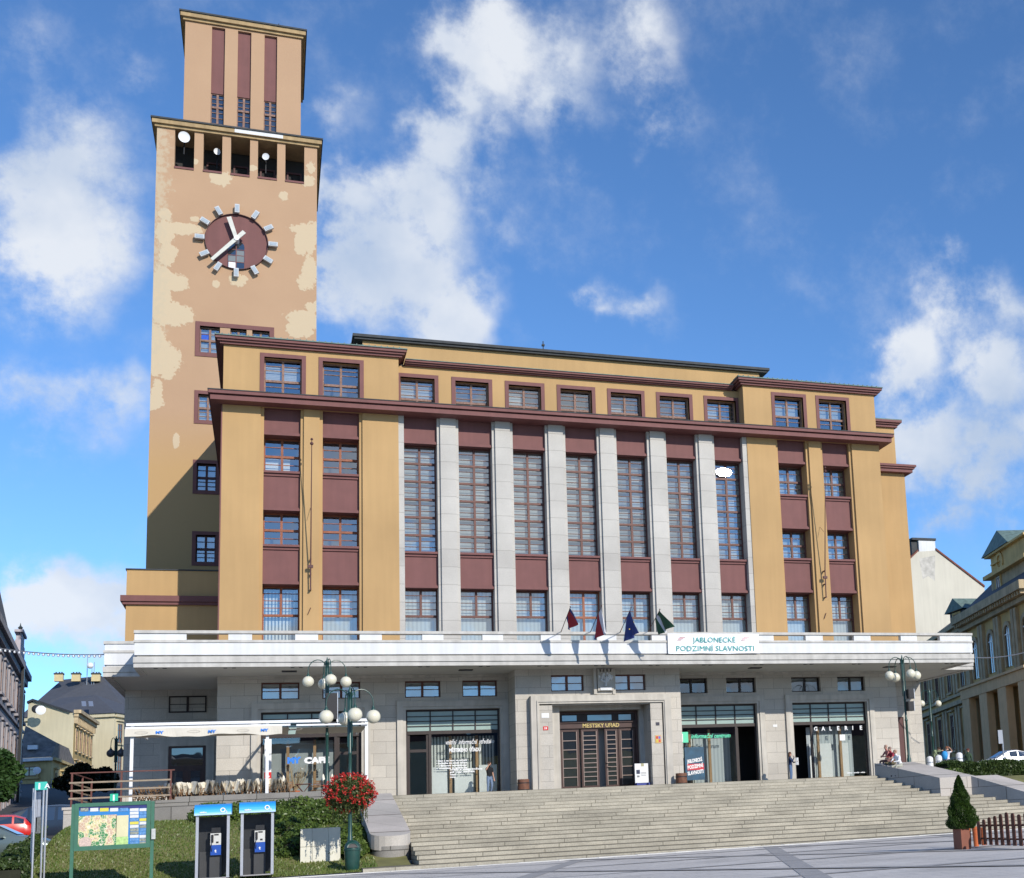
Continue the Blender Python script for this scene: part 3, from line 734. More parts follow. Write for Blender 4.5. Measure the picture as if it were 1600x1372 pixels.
for x0_, x1_ in ((a+.05,a+.42),(a+.72,a+1.5),(a+2.15,a+2.6)): mb.box(x0_, x1_, .95, 1.0, .2, 2.3)
mb.build('display_panel', M['paper'], w)
mb = MB(); mb.box(a, a+3.0, 1.2, 1.22, .2, 3.3); mb.build('curtain', M['curtain'], w)
mb = MB(); mb.box(a, b-.2, .5, .95, .02, .28); mb.build('timber_plinth', woodp, w)
mb = MB(); mb.box(a+1.75, a+2.1, .24, .26, 2.4, 2.75); mb.build('window_notice', M['paper'], w)
w, (a, b), _ = SF[2]
posts(w, (a+.9, a+2.1), y=.8)
mb = MB(); mb.box(a+1.3, b, 1.25, 1.27, .2, 3.1); mb.build('curtain', M['curtain'], w)
mb = MB(); mb.box(a, a+1.3, 1.25, 1.27, .2, 3.1); mb.build('slat_blind', M['blind_v'], w)
mb = MB(); mb.box(a, b-.4, .5, .95, .02, .26); mb.build('timber_plinth', woodp, w)
w, (a, b), _ = SF[0]
posts(w, (a+1.2, a+2.5), y=.9)
mb = MB(); mb.box(a, b, 1.5, 1.52, .2, 3.3); mb.build('curtain', M['curtain_pale'], w)
# lettering on the shop windows
wh = M['white']; blue = mat('blue_lettering', (.02,.20,.72), .5, .03, 4); grn = mat('green_lettering', (.10,.62,.38), .5, .03, 4)
w, (a, b), dr = SF[1]
text('lettering', 'vnitřní  informační  středisko', .34, wh, (a+.72, .255, 2.82), w, shear=.35, fit=2.55, ext=.002, bold=.004)
text('lettering', 'MĚSTSKÉHO  ÚŘADU', .26, wh, (a+.92, .255, 2.42), w, fit=1.65, ext=.002, bold=.012)
for k, s in enumerate(('• kam a na kom ve městě','• turistika do okolí města','• vlakové autobusy','• muzea a galerie')):
    text('lettering', s, .12, wh, (a+.25+.0*k, .255, 1.93-.13*k), w, ext=.002, bold=.006, fit=1.6)
for k, s in enumerate(('knihy a mapy města','plány měst','mapy','ceny')):
    text('lettering', s, .12, wh, (a+.95, .255, 1.45-.13*k), w, ext=.002, bold=.006, fit=(1.7,1.3,.3,.3)[k])
w, (a, b), dr = SF[2]
mb = MB(); mb.box(a+.1, a+.55, .24, .262, 2.75, 3.15) if False else None
xi = wy(1064, 1150, .2).x
mb = MB(); mb.box(xi-.28, xi+.44, .235, .255, 2.55, 3.15); mb.build('info_sign', grn, w)
text('letter', 'i', .62, wh, (xi+.0, .232, 2.63), w, ext=.003, bold=.03)
text('lettering', 'informační centrum', .34, grn, (xi+.6, .255, 2.78), w, shear=.35, fit=2.4, ext=.002, bold=.008)
w, (a, b), dr = SF[3]
for k, ch in enumerate('GALERIE'): text('letter', ch, .33, wh, (a+.10+k*.50, .25, 3.02), w, ext=.01, bold=.01)
text('lettering', 'výstavy – prodej – aukce', .09, wh, (b-1.35, .255, .45), w, fit=1.2, ext=.002, bold=.004)
# poster in the information window
w, (a, b), dr = SF[2]
xp0, xp1 = wy(1069,1170,.3).x, wy(1099,1170,.3).x
mb = MB(); mb.box(xp0, xp1, .245, .262, .42, 2.28); ps = mb.build('poster', mat('navy_poster', (.015,.07,.13), .5, .3, 3), w)
mb = MB(); mb.box(xp0+.12, xp1-.03, .238, .244, .98, 1.34); mb.build('poster_band', mat('poster_red', (.5,.03,.05), .5, .05, 3), w)
for k, (s, zz, f) in enumerate((('JABLONECKÉ', 1.38, .92), ('PODZIMNÍ', 1.04, .95), ('SLAVNOSTI', .70, .95))):
    text('poster_lettering', s, .28, wh, (xp0+.14, .236, zz), w, fit=f, ext=.002, bold=.012, rot=(PI/2, -.12, 0))
# café window
w, (a, b), dr = SF[0]
text('lettering', 'MY', .40, blue, (wy(449,1192,.2).x, .25, wy(449,1192.5,.2).z), w, fit=.66, ext=.004, bold=.03)
text('lettering', 'CAFÉ', .40, wh, (wy(475.5,1192,.2).x, .25, wy(476,1192.5,.2).z), w, fit=1.22, ext=.004, bold=.03)
mb = MB(); mb.box(wy(486,1192,.2).x, wy(516,1192,.2).x, .25, .256, .96, 1.0); mb.build('underline', wh, w)
xa, xb = wy(413,1200,.2).x, wy(424,1200,.2).x
mb = MB(); mb.box(xa, xb, .24, .26, .2, 3.35); mb.build('flag_strip', M['white'], w)
mb = MB(); mb.box(xa+.0, xb, .228, .239, 1.25, 1.68); mb.build('red_square', mat('swiss_red', (.6,.02,.02), .5, .02, 3), w)
mb = MB(); cxx = (xa+xb)/2; mb.box(cxx-.03, cxx+.03, .222, .227, 1.33, 1.60); mb.box(cxx-.09, cxx+.09, .220, .2215, 1.44, 1.50); mb.build('white_cross', M['white'], w)

# side block windows and doors
window(-2.6, -.74, 5.28, 6.18, YB+.001-.05, bars=(5.73,), fm='frame_dark', blind=None, gl='glass_dark')
mb = MB(); x0, x1 = -2.55, -.74
mb.box(x0-.42, x0-.02, YB-.1, YB, 0, 3.88); mb.box(x1+.02, x1+.42, YB-.1, YB, 0, 3.88); mb.box(x0-.02, x1+.02, YB-.1, YB, 3.5, 3.88); mb.build('stone_surround', M['plain_stone'], TH)
mb = MB(); mb.box(x0, x1, YB-.06, YB-.01, 0, 3.48); d = mb.build('side_door', M['door'], TH)
d['_loc'] = TH['_loc']
mb = MB(); mb.quad((x0+.15,YB-.064,2.45),(x1-.15,YB-.064,2.45),(x1-.15,YB-.064,3.38),(x0+.15,YB-.064,3.38)); mb.build('fanlight', M['glass_dark'], d)
for s in (0, 1):
    xx = x0+.25+s*.85; mb = MB(); mb.box(xx, xx+.45, YB-.075, YB-.062, 1.3, 2.15); mb.build('door_panel', M['glass_dark'], d)
# right side door in the recess
mb = MB(); mb.box(39.5, 39.9, YB-.12, YB-.0, 0, 4.6); mb.box(41.4, 41.85, YB-.12, YB, 0, 4.6); mb.box(39.9, 41.4, YB-.12, YB, 4.15, 4.6); mb.build('stone_surround', M['plain_stone'], TH)
mb = MB(); mb.box(39.91, 41.39, YB-.05, YB-.01, 0, 4.14); mb.build('side_door', M['maroon_dark'], TH)

# portal -----------------------------------------------------------
PY = -2.1
mb = MB()
PW = [(16.42,18.2),(19.85,21.64)]
wall_holes(mb, 14.5, 23.6, 0, 6.5, PY, [(a, b, 5.32, 6.2) for a, b in PW]+[(16.38, 21.75, 0, 4.6)], .3)
mb.quad((14.5,PY,0),(14.5,PY,6.5),(14.5,0,6.5),(14.5,0,0)); mb.quad((23.6,PY,0),(23.6,0,0),(23.6,0,6.5),(23.6,PY,6.5))
mb.build('portal_wall', G, TH)
for a, b in PW: window(a, b, 5.32, 6.2, PY+.2, bars=(5.76,), fm='frame', blind=NET, fw=.07, bd=.08)
mb = MB()
def pframe(x0, x1, zt, t, y0, y1):
    mb.box(x0-t, x0, y0, y1, 0, zt+t); mb.box(x1, x1+t, y0, y1, 0, zt+t); mb.box(x0, x1, y0, y1, zt, zt+t)
pframe(15.62, 22.52, 4.72, .08, PY-.48, PY+.0); pframe(15.55-.32+.0, 22.9-.31+.02, 4.80, .30, PY-.40, PY-.0) if False else None
pframe(15.68, 22.46, 4.62, .44, PY-.42, PY-.001)
mb.build('portal_frame', M['plain_stone'], TH)
mb = MB(); mb.box(15.7, 16.38, PY-.32, PY-.001, 0, 4.55); mb.box(21.75, 22.40, PY-.32, PY-.001, 0, 4.6); mb.box(16.38, 21.75, PY-.20, PY-.001, 4.55, 4.615); mb.build('portal_jamb', G, TH)
mb = MB()
mb.box(16.38, 16.9, -1.75, -.2, 0, 4.6); mb.box(21.5, 21.75, -1.0, -.2, 0, 4.6); mb.box(16.9, 21.5, -1.4, -.2, 4.36, 4.6); mb.box(16.38, 21.75, -.1, .0, 0, 4.6)
mb.quad((21.75,PY+.3,0),(21.75,-.2,0),(21.75,-.2,4.6),(21.75,PY+.3,4.6)); mb.box(16.4,21.74,PY+.3,-.2,4.6,4.7)
mb.build('portal_recess', M['plain_stone'], TH)
DY = -.75
mb = MB()
X0, X1 = 16.92, 21.48
mb.box(X0, X0+.14, DY, DY+.2, .02, 4.35); mb.box(X1-.14, X1, DY, DY+.2, .02, 4.35); mb.box(X0+.14, X1-.14, DY-.06, DY+.2, 3.42, 3.78); mb.box(X0+.14, X1-.14, DY, DY+.2, 4.2, 4.35)
mb.box(X0+.14, X1-.14, DY+.12, DY+.2, .02, .12)
mb.box(X0+.14, X1-.14, DY-.14, DY-.061, 3.70, 3.80)
dm = mb.build('main_door', M['door'], TH); dm['_loc'] = TH['_loc']
mb = MB(); mb.box(X0+.14, X1-.14, DY+.1, DY+.14, 3.78, 4.2); mb.build('transom_panel', M['frame_dark'], dm)
for a, b in ((.35,1.15),(1.75,3.1),(3.5,4.2)):
    mb = MB(); mb.box(X0+a, X0+b, DY+.06, DY+.09, 3.84, 4.14); mb.build('transom_light', M['glass_dark'], dm)
bar_m = mat('door_glazing_bar', (.22,.17,.15), .4, .1, 4, metal=.3)
def leaf(x0, x1, n, y=DY+.05):
    mb = MB(); f = .14 if n == 6 else .11
    mb.box(x0, x0+f, y, y+.07, .05, 3.4); mb.box(x1-f, x1, y, y+.07, .05, 3.4); mb.box(x0+f, x1-f, y, y+.07, .05, .32); mb.box(x0+f, x1-f, y, y+.07, 3.26, 3.4)
    L = mb.build('door_leaf', M['door'], TH) if False else None
    mbb = mb; o = mbb.build('door_leaf', M['door'], dm)
    g = MB(); g.quad((x0+f,y+.05,.3),(x1-f,y+.05,.3),(x1-f,y+.05,3.27),(x0+f,y+.05,3.27)); g.build('leaf_glass', M['glass_dark'], dm)
    g = MB()
    for k in range(1, n):
        z = .32+(3.26-.32)*k/n; g.box(x0+f, x1-f, y-.01, y+.02, z-.022, z+.022)
    g.box(x0+f-.02, x0+f+.02, y-.012, y+.0, .32, 3.26); g.box(x1-f-.02, x1-f+.02, y-.012, y, .32, 3.26)
    g.build('glazing_bars', bar_m, dm)
leaf(X0+.2, X0+1.25, 6); leaf(X0+1.36, X0+2.32, 12); leaf(X0+2.68, X0+3.42, 12); leaf(X0+3.46, X0+4.4, 6)
mb = MB(); mb.box(X0+2.72, X0+2.85, DY-.06, DY+.04, 1.5, 1.56); mb.tube([(X0+2.76,DY-.05,1.30),(X0+2.95,DY-.05,1.30)], .025, 8); mb.build('door_handle', bar_m, dm)
text('lettering', 'MĚSTSKÝ ÚŘAD', .30, M['gold'], (18.35, DY-.065, 3.46), dm, fit=2.05, ext=.012, bold=.008)
# small plates on the portal jambs
yj = PY-.325
for nm, u, v, ww, hh, col in (('number_plate', 852.5,1138,.26,.20,(.55,.02,.02)),('dark_plate',1027.5,1131,.20,.17,(.03,.03,.05)),('arms_plate',1028.5,1155,.34,.42,(.55,.35,.12))):
    p = wy(u, v, yj); mb = MB(); mb.box(p.x-ww/2, p.x+ww/2, yj-.02, yj, p.z-hh/2, p.z+hh/2); mb.build(nm, mat(nm, col, .5, .05, 8), TH)
p = wy(852.5,1138,yj); text('lettering', '19', .15, wh, (p.x-.085, yj-.022, p.z-.055), TH, ext=.002, bold=.006)
p = wy(1028.5,1155,yj)
for dx, dz, c in ((-.07,.09,(.5,.03,.03)),(.07,.09,(.1,.12,.5)),(-.07,-.09,(.55,.4,.05)),(.07,-.09,(.5,.05,.05))):
    mb = MB(); mb.box(p.x+dx-.055, p.x+dx+.055, yj-.026, yj-.021, p.z+dz-.07, p.z+dz+.07); mb.build('arms_quarter', mat('arms_quarter_paint', c, .5, .3, 20), TH)
p = wy(852,1118,yj); mb = MB(); mb.box(p.x-.2, p.x+.2, yj-.008, yj, p.z-.12, p.z+.12); mb.build('notice_sheet', M['paper'], TH)
p = wy(1211, 1134, 0); mb = MB(); mb.box(p.x-.13, p.x+.13, -.02, 0, p.z-.07, p.z+.07); mb.build('notice_sheet', M['paper'], TH)
# town crest over the door
CX = 19.28
mb = MB(); mb.box(CX-.62, CX-.46, PY-.35, PY, 5.1, 6.5); mb.box(CX+.42, CX+.58, PY-.3, PY, 5.1, 6.5); mb.box(CX-.46, CX+.42, PY-.22, PY, 5.1, 6.5)
mb.box(CX-.42, CX+.44, PY-.42, PY-.22, 5.28, 6.3)
cr = mb.build('crest', M['plain_stone'], TH); cr['_loc'] = TH['_loc']
mb = MB(); mb.tube([(CX,PY-.45,5.52),(CX+.02,PY-.5,5.75),(CX,PY-.5,5.95)], [.07,.05,.04], 8); mb.tube([(CX,PY-.47,5.72),(CX-.18,PY-.49,5.82)], .03, 6); mb.tube([(CX,PY-.47,5.72),(CX+.2,PY-.49,5.82)], .03, 6)
rr = random.Random(5)
for k in range(46):
    a = rr.uniform(0, 2*PI); q = math.sqrt(rr.random()); mb.ball((CX+.36*q*math.cos(a), PY-.45, 5.98+.22*q*math.sin(a)), rr.uniform(.045,.075), 7, 5)
mb.box(CX-.30, CX+.32, PY-.46, PY-.42, 5.30, 5.46)
mb.build('tree_relief', M['white_paint'], cr)
mb = MB()
for k in range(5): mb.box(CX-.42+k*.19, CX-.42+k*.19+.1, PY-.42, PY-.2, 6.302, 6.44)
mb.box(CX-.46, CX+.46, PY-.38, PY-.2, 6.3, 6.34) if False else None
mb.build('crown_merlons', M['plain_stone'], cr)

# canopy -----------------------------------------------------------
CY0 = -4.45
def canopy_run(x0, x1, y0, yb, gaps):
    mb = MB()
    mb.box(x0+.08, x1-.08, y0+.12, yb, 6.50, 6.9)                    # slab
    s = mb.build('canopy_slab', M['soffit'], TH)
    mb = MB()
    mb.box(x0+.02, x1-.02, y0+.02, y0+.3, 6.44, 6.615); mb.box(x0+.06, x1-.06, y0+.07, y0+.3, 6.615, 6.66)
    mb.box(x0, x1, y0, y0+.3, 6.66, 6.93); mb.build('canopy_moulding', M['cap_stone'], TH)
    mb = MB(); mb.box(x0+.14, x1-.14, y0+.15, y0+.4, 6.93, 7.02); mb.build('shadow_groove', M['plain_stone'], TH)
    mb = MB(); mb.box(x0+.04, x1-.04, y0+.05, y0+.42, 7.02, 7.60)
    for a, b in gaps: mb.box(a, b, y0+.06, y0+.36, 7.722, 8.03)
    mb.build('canopy_fascia', M['white_paint'], TH)
    mb = MB(); mb.box(x0, x1, y0, y0+.46, 7.602, 7.72); mb.box(x0, x1, y0-.01, y0+.45, 8.032, 8.17); mb.build('coping', M['cap_stone'], TH)
CXA, CXB = -3.42, 40.95
BL = [(CXA+.03, -1.2)] + [(1.13+2.97*k-.52, 1.13+2.97*k+.52) for k in range(0, 13)] + [(38.8, CXB-.03)]
canopy_run(CXA, CXB, CY0, 0.0, [b for b in BL if not (33.2 > b[0] > 20.9 and False)])
def canopy_side(x0, x1, y0, yb, sgn, xm):
    mb = MB(); mb.box(x0+.08, x1, y0+.12, yb, 6.505, 6.9) if sgn < 0 else mb.box(x0, x1-.08, y0+.12, yb, 6.505, 6.9)
    mb.build('canopy_slab', M['soffit'], TH)
    for nm, mt, prof in (('canopy_moulding','cap_stone',((.02,6.44,6.615),(.06,6.615,6.66),(0,6.66,6.93))),('canopy_fascia','white_paint',((.14,6.93,7.02),(.05,7.02,7.60),(.06,7.72,8.03))),('coping','cap_stone',((0,7.602,7.718),(0,8.032,8.17)))):
        mb = MB()
        for o, a, b in prof:
            if sgn < 0:
                mb.box(x0+o, xm, y0+o, y0+.35, a, b); mb.box(x0+o, x0+.35, y0+.35, yb, a, b)
            else:
                mb.box(xm, x1-o, y0+o, y0+.35, a, b); mb.box(x1-.35, x1-o, y0+.35, yb, a, b)
        mb.build(nm, M[mt], TH)
canopy_side(-5.05, .0, -1.0, YB+4, -1, -3.3)
canopy_side(38.0, 42.95, -1.0, YB+4, 1, 40.85)
# canopy returns at the step between the two runs
for a, b in ((CXA+.01, CXA+.3), (CXB-.3, CXB-.01)):
    mb = MB(); mb.box(a, b, CY0+.31, -1.01, 6.44, 6.93); mb.build('canopy_moulding', M['cap_stone'], TH)
    mb = MB(); mb.box(a+.02, b-.02, CY0+.47, -1.01, 7.02, 8.03); mb.build('canopy_fascia', M['white_paint'], TH)
for k in range(15):
    x = -2.6+k*3.0
    for dx in (0, .38): mb = MB(); mb.box(x+dx, x+dx+.16, CY0+.34, CY0+.80, 6.46, 6.51); mb.build('soffit_vent', M['black'], TH)
for x in (3.0, 11.6, 27.7, 36.2): mb = MB(); mb.box(x, x+.7, -2.4, -1.95, 6.46, 6.51); mb.build('soffit_lamp', M['black'], TH)
mb = MB(); mb.box(.0, 14.5, -.12, 0, 6.35, 6.499); mb.box(23.6, 38, -.12, 0, 6.35, 6.499); mb.build('soffit_moulding', M['plain_stone'], TH)
mb = MB(); mb.box(CXA, CXB, 0.0, .05, 6.48, 6.95) if False else mb.box(-3, 38, 0.0, .04, 6.93, 6.96); mb.build('terrace_edge', M['plain_stone'], TH)

# ================================================================== CLOCK TOWER
YT = 7.2
KT = 1.118           # the drawing of the tower is at 1 : 1.118
CT = thing('clock_tower', 'tall square clock tower with flaking plaster patches left of the town hall', 'tower', (.45, YT+4.4, 0))
YTR = 16.0
CT.location = (.45*KT-.2985, YTR+4.4*KT, .1923); CT.scale = (KT, KT, KT)
def tw(u, v): p = wy(u, v, YTR); return p.x, p.z
TX0, TX1 = -4.0, 4.85
def patch_mat():
    mt = M['ochre'].copy(); mt.name = 'tower_plaster'
    mt, t, p = newmat('tower_plaster_flaking'); N = t.nodes; p.inputs['Roughness'].default_value = .9
    g = N.new('ShaderNodeNewGeometry'); s = N.new('ShaderNodeSeparateXYZ'); lk(t, g.outputs['Position'], s.inputs[0])
    def mth(op, *a, clamp=False):
        n = N.new('ShaderNodeMath'); n.operation = op; n.use_clamp = clamp
        for i, x in enumerate(a):
            if isinstance(x, (int, float)): n.inputs[i].default_value = x
            else: lk(t, x, n.inputs[i])
        return n.outputs[0]
    nz = N.new('ShaderNodeTexNoise'); nz.inputs['Scale'].default_value = .9; nz.inputs['Detail'].default_value = 3; lk(t, g.outputs['Position'], nz.inputs['Vector'])
    n4 = N.new('ShaderNodeTexNoise'); n4.inputs['Scale'].default_value = 5; n4.inputs['Detail'].default_value = 5; lk(t, g.outputs['Position'], n4.inputs['Vector'])
    wob = mth('ADD', mth('MULTIPLY_ADD', nz.outputs['Fac'], 2.6, -1.3), mth('MULTIPLY_ADD', n4.outputs['Fac'], 1.8, -.9))
    blobs = [(347,278,15,14),(444,307,8,9),(258,335,9,11),(258,360,12,22),(288,358,24,11),(303,342,8,5),(262,400,12,20),(265,440,22,18),(268,490,28,20),
      (252,460,14,55),(255,560,24,28),(262,580,10,18),(240,540,14,40),(238,628,14,12),(275,689,5,12),(370,438,14,13),(338,444,5,7),(480,358,28,10),(470,380,10,22),(485,370,10,30),(485,425,12,28),(478,440,14,16),
      (478,500,26,16),(468,515,18,14),(490,480,12,12),(482,282,11,12),(486,262,8,14),(394,263,8,5),(304,252,5,5),(246,610,8,18),(466,510,14,12)]
    acc = None
    for u, v, ru, rv in blobs:
        x, z = tw(u, v); rx = ru/21.5; rz = rv/24.0
        dx = mth('MULTIPLY', mth('SUBTRACT', s.outputs['X'], x), 1/rx); dz = mth('MULTIPLY', mth('SUBTRACT', s.outputs['Z'], z), 1/rz)
        q = mth('SUBTRACT', 1.0, mth('ADD', mth('MULTIPLY', dx, dx), mth('MULTIPLY', dz, dz)))
        q = mth('MAXIMUM', q, -1.5)
        acc = q if acc is None else mth('MAXIMUM', acc, q)
    mask = mth('MULTIPLY', mth('ADD', acc, wob), 5.0, clamp=True)
    # old scarred render at the two arrises
    n5 = N.new('ShaderNodeTexNoise'); n5.inputs['Scale'].default_value = 3.2; n5.inputs['Detail'].default_value = 10; n5.inputs['Roughness'].default_value = .7; lk(t, g.outputs['Position'], n5.inputs['Vector'])
    edge = mth('MULTIPLY_ADD', mth('SUBTRACT', s.outputs['X'], -4.77), -.8, 1.25, clamp=True)
    hi = mth('MULTIPLY_ADD', s.outputs['Z'], .16, -4.0, clamp=True)
    scar = mth('MULTIPLY', mth('SUBTRACT', mth('ADD', n5.outputs['Fac'], mth('MULTIPLY', mth('MULTIPLY', edge, hi), .28)), .66), 7.0, clamp=True)
    mi = N.new('ShaderNodeMix'); mi.data_type = 'RGBA'
    n6 = N.new('ShaderNodeTexNoise'); n6.inputs['Scale'].default_value = .35; n6.inputs['Detail'].default_value = 6; lk(t, g.outputs['Position'], n6.inputs['Vector'])
    mb_ = N.new('ShaderNodeMix'); mb_.data_type = 'RGBA'; lk(t, n6.outputs['Fac'], mb_.inputs['Factor']); mb_.inputs[6].default_value = (.385,.245,.15,1); mb_.inputs[7].default_value = (.46,.30,.185,1)
    # upper shafts were painted pinker, the base ochre
    zb = mth('MULTIPLY_ADD', s.outputs['Z'], .25, -5.4, clamp=True)
    mo = N.new('ShaderNodeMix'); mo.data_type = 'RGBA'; lk(t, zb, mo.inputs['Factor']); mo.inputs[6].default_value = (.44,.285,.135,1); lk(t, mb_.outputs[2], mo.inputs[7])
    lk(t, mask, mi.inputs['Factor']); lk(t, mo.outputs[2], mi.inputs[6]); mi.inputs[7].default_value = (.52,.415,.28,1)
    m2 = N.new('ShaderNodeMix'); m2.data_type = 'RGBA'; lk(t, mth('MULTIPLY', scar, .7), m2.inputs['Factor']); lk(t, mi.outputs[2], m2.inputs[6]); m2.inputs[7].default_value = (.48,.40,.28,1)
    lk(t, m2.outputs[2], p.inputs['Base Color'])
    b = N.new('ShaderNodeBump'); b.inputs['Strength'].default_value = .35; b.inputs['Distance'].default_value = .03
    lk(t, mth('ADD', mask, mth('MULTIPLY', n5.outputs['Fac'], .6)), b.inputs['Height']); lk(t, b.outputs[0], p.inputs['Normal'])
    return mt
TM = patch_mat()
DEP = 8.8
def ring_wall(mb, x0, x1, y0, y1, z0, z1, holes, depth=.5):
    wall_holes(mb, x0, x1, z0, z1, y0, holes, depth)
    mb.quad((x0,y0,z0),(x0,y0,z1),(x0,y1,z1),(x0,y1,z0)); mb.quad((x1,y0,z0),(x1,y1,z0),(x1,y1,z1),(x1,y0,z1)); mb.quad((x0,y1,z0),(x0,y1,z1),(x1,y1,z1),(x1,y1,z0))
mb = MB()
OPN = [(-3.04,-1.99),(-1.50,-.47),(0.0,1.06),(1.50,2.58),(3.04,4.12)]
CLX, CLZ = 0.40, 33.10
single = [(-1.52,-.50,22.1,23.65),(-1.52,-.50,17.98,19.55),(-1.50,-.48,13.85,15.4)]
trip = [(-1.50,-.43,26.15,27.75),(.12,1.0,26.15,27.75),(1.3,2.25,26.15,27.75)]
ring_wall(mb, TX0, TX1, YT, YT+DEP, 12.9, 37.4, [(a,b,c,d) for a,b,c,d in trip+single], .4)
for a, b in zip([TX0]+[o[1] for o in OPN], [o[0] for o in OPN]+[TX1]):
    mb.box(a, b, YT, YT+.55, 37.4, 39.75)
    mb.box(a, b, YT+DEP-.55, YT+DEP, 37.4, 39.75)
for yy in (0, 2.6, 5.2, 8.25): mb.box(TX0, TX0+.55, YT+yy, YT+yy+.55, 37.4, 39.75) if yy not in (0,) else None; 
for yy in (2.6, 5.2): mb.box(TX1-.55, TX1, YT+yy, YT+yy+.55, 37.4, 39.75)
mb.build('tower_shaft', TM, CT)
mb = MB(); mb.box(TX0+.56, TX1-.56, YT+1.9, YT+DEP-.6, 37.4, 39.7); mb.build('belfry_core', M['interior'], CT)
mb = MB(); mb.box(TX0+.01, TX1-.01, YT+.01, YT+DEP-.01, 37.30, 37.36); mb.build('gallery_floor', M['maroon_dark'], CT)
mb = MB()
for a, b in OPN: mb.box(a, b, YT-.05, YT+.3, 37.30, 37.42)
mb.build('gallery_sill', M['maroon'], CT)
# gallery doors and windows deep in the belfry
mb = MB()
for a, b in OPN[1:]:
    mb.box(a+.1, a+.2, YT+1.8, YT+1.9, 37.5, 38.9); mb.box(b-.2, b-.1, YT+1.8, YT+1.9, 37.5, 38.9); mb.box(a+.2, b-.2, YT+1.8, YT+1.9, 38.8, 38.9)
mb.build('belfry_frames', M['maroon_dark'], CT)
M['trim_tan'] = mat('tan_cornice', (.38,.27,.14), .85, .2, 2, streak=.15)
def tcornice(x0, x1, y0, y1, z, mt2='trim_tan'):
    mb = MB(); mb.box(x0-.12, x1+.12, y0-.12, y1+.12, z, z+.16); mb.box(x0-.26, x1+.26, y0-.26, y1+.26, z+.162, z+.42)
    mb.build('tower_cornice', M['trim_tan'], CT)
    mb = MB(); mb.box(x0-.33, x1+.33, y0-.33, y1+.33, z+.422, z+.52); mb.build('cornice_flashing', M['roof_edge'], CT)
tcornice(TX0, TX1, YT, YT+DEP, 39.75)
mb = MB(); mb.box(.2, 2.9, YT-.27, YT-.258, 39.93, 40.16); mb.build('patched_trim', M['white_paint'], CT)
UX0, UX1, UY0, UY1 = -2.62, 3.9, YT+.02, YT+7.2
SL = [(-1.15,-.42),(.30,1.05),(1.80,2.52)]
mb = MB()
ring_wall(mb, UX0, UX1, UY0, UY1, 40.27, 46.85, [(a, b, 40.27, 46.75) for a, b in SL], .35)
mb.build('upper_shaft', TM, CT)
for a, b in SL:
    mb = MB(); mb.box(a, b, UY0+.16, UY0+.5, 42.5, 46.75); mb.build('maroon_panel', M['maroon'], CT)
    window(a, b, 40.27, 42.5, UY0+.22, bars=(40.6,40.95,41.3,41.9,42.2), heavy=(41.62,), fm='frame_old', blind=None, gl='glass_dark', root=CT, fw=.05)
tcornice(UX0, UX1, UY0, UY1, 46.86)
mb = MB(); mb.box(UX0-.2, UX1+.2, UY0-.2, UY1+.2, 47.38, 47.46); mb.tube([(2.6,YT+1,47.4),(2.6,YT+1,48.3)], .03, 6); mb.build('tower_roof', M['roof_edge'], CT)
# tower windows
for a, b, c, d in single:
    f = MB(); t = .2
    f.box(a-t,a,YT-.04,YT+.25,c-.22,d+t); f.box(b,b+t,YT-.04,YT+.25,c-.22,d+t); f.box(a,b,YT-.04,YT+.25,d,d+t); f.box(a,b,YT-.04,YT+.25,c-.22,c)
    f.build('window_surround', M['maroon'], CT)
    window(a, b, c, d, YT+.22, bars=(c+.3, c+.55, d-.35), heavy=((c+d)/2,), fm='frame_old' if c > 20 else 'maroon_dark', blind=NET, root=CT, fw=.06, bd=.16)
f = MB()
f.box(-1.74,-1.50,YT-.04,YT+.25,25.9,28.0); f.box(2.25,2.5,YT-.04,YT+.25,25.9,28.0); f.box(-1.50,2.25,YT-.04,YT+.25,27.75,28.0); f.box(-1.5,2.25,YT-.04,YT+.25,25.9,26.15)
f.box(-.43,.12,YT+.02,YT+.25,26.15,27.75); f.box(1.0,1.3,YT+.02,YT+.25,26.15,27.75); f.build('window_surround', M['maroon'], CT)
for a, b, c, d in trip: window(a, b, c, d, YT+.22, bars=(c+.35, d-.4), heavy=((c+d)/2,), fm='frame_old', blind=NET, root=CT, fw=.06, bd=.16)
mb = MB(); mb.box(-1.42,-.95,YT+.27,YT+.29,27.0,27.4); mb.build('blue_bag', mat('blue_cloth', (.03,.10,.5), .8, .2, 9), CT)
# clock
M['marker'] = mat('grey_marker_paint', (.46,.48,.50), .5, .08, 5)
M['handm'] = mat('aged_white_hand', (.55,.55,.50), .5, .12, 4)
mb = MB(); n = 56; R_ = 1.70
vs = [(CLX, YT-.012, CLZ)] + [(CLX+R_*math.cos(2*PI*i/n), YT-.012, CLZ+R_*math.sin(2*PI*i/n)) for i in range(n)]
mb.add(vs, [(0, i+1, (i+1) % n+1)[::-1] if False else (0, i+1, (i+1) % n+1) for i in range(n)])
for i in range(n):
    a0, a1 = 2*PI*i/n, 2*PI*(i+1)/n
    ps = [(CLX+r*math.cos(a), y, CLZ+r*math.sin(a)) for r, y, a in ((R_, YT-.012, a0),(R_, YT-.012, a1),(R_+.05, YT-.02, a1),(R_+.05, YT-.02, a0))]
    mb.quad(*ps)
ck = mb.build('clock_face', M['maroon'], CT); ck['_loc'] = CT['_loc']
mb = MB(); mb.lathe([(R_+.0,0),(R_+.03,0),(R_+.03,.14),(R_,.14)], (0,0,0), 56)
mb.v = [Vector((CLX+v.x, YT-v.z, CLZ+v.y)) for v in mb.v]; mb.f = [list(f)[::-1] for f in mb.f if len(f) == 4]; mb.mi = [0]*len(mb.f)
mb.build('clock_rim', M['maroon_dark'], ck)
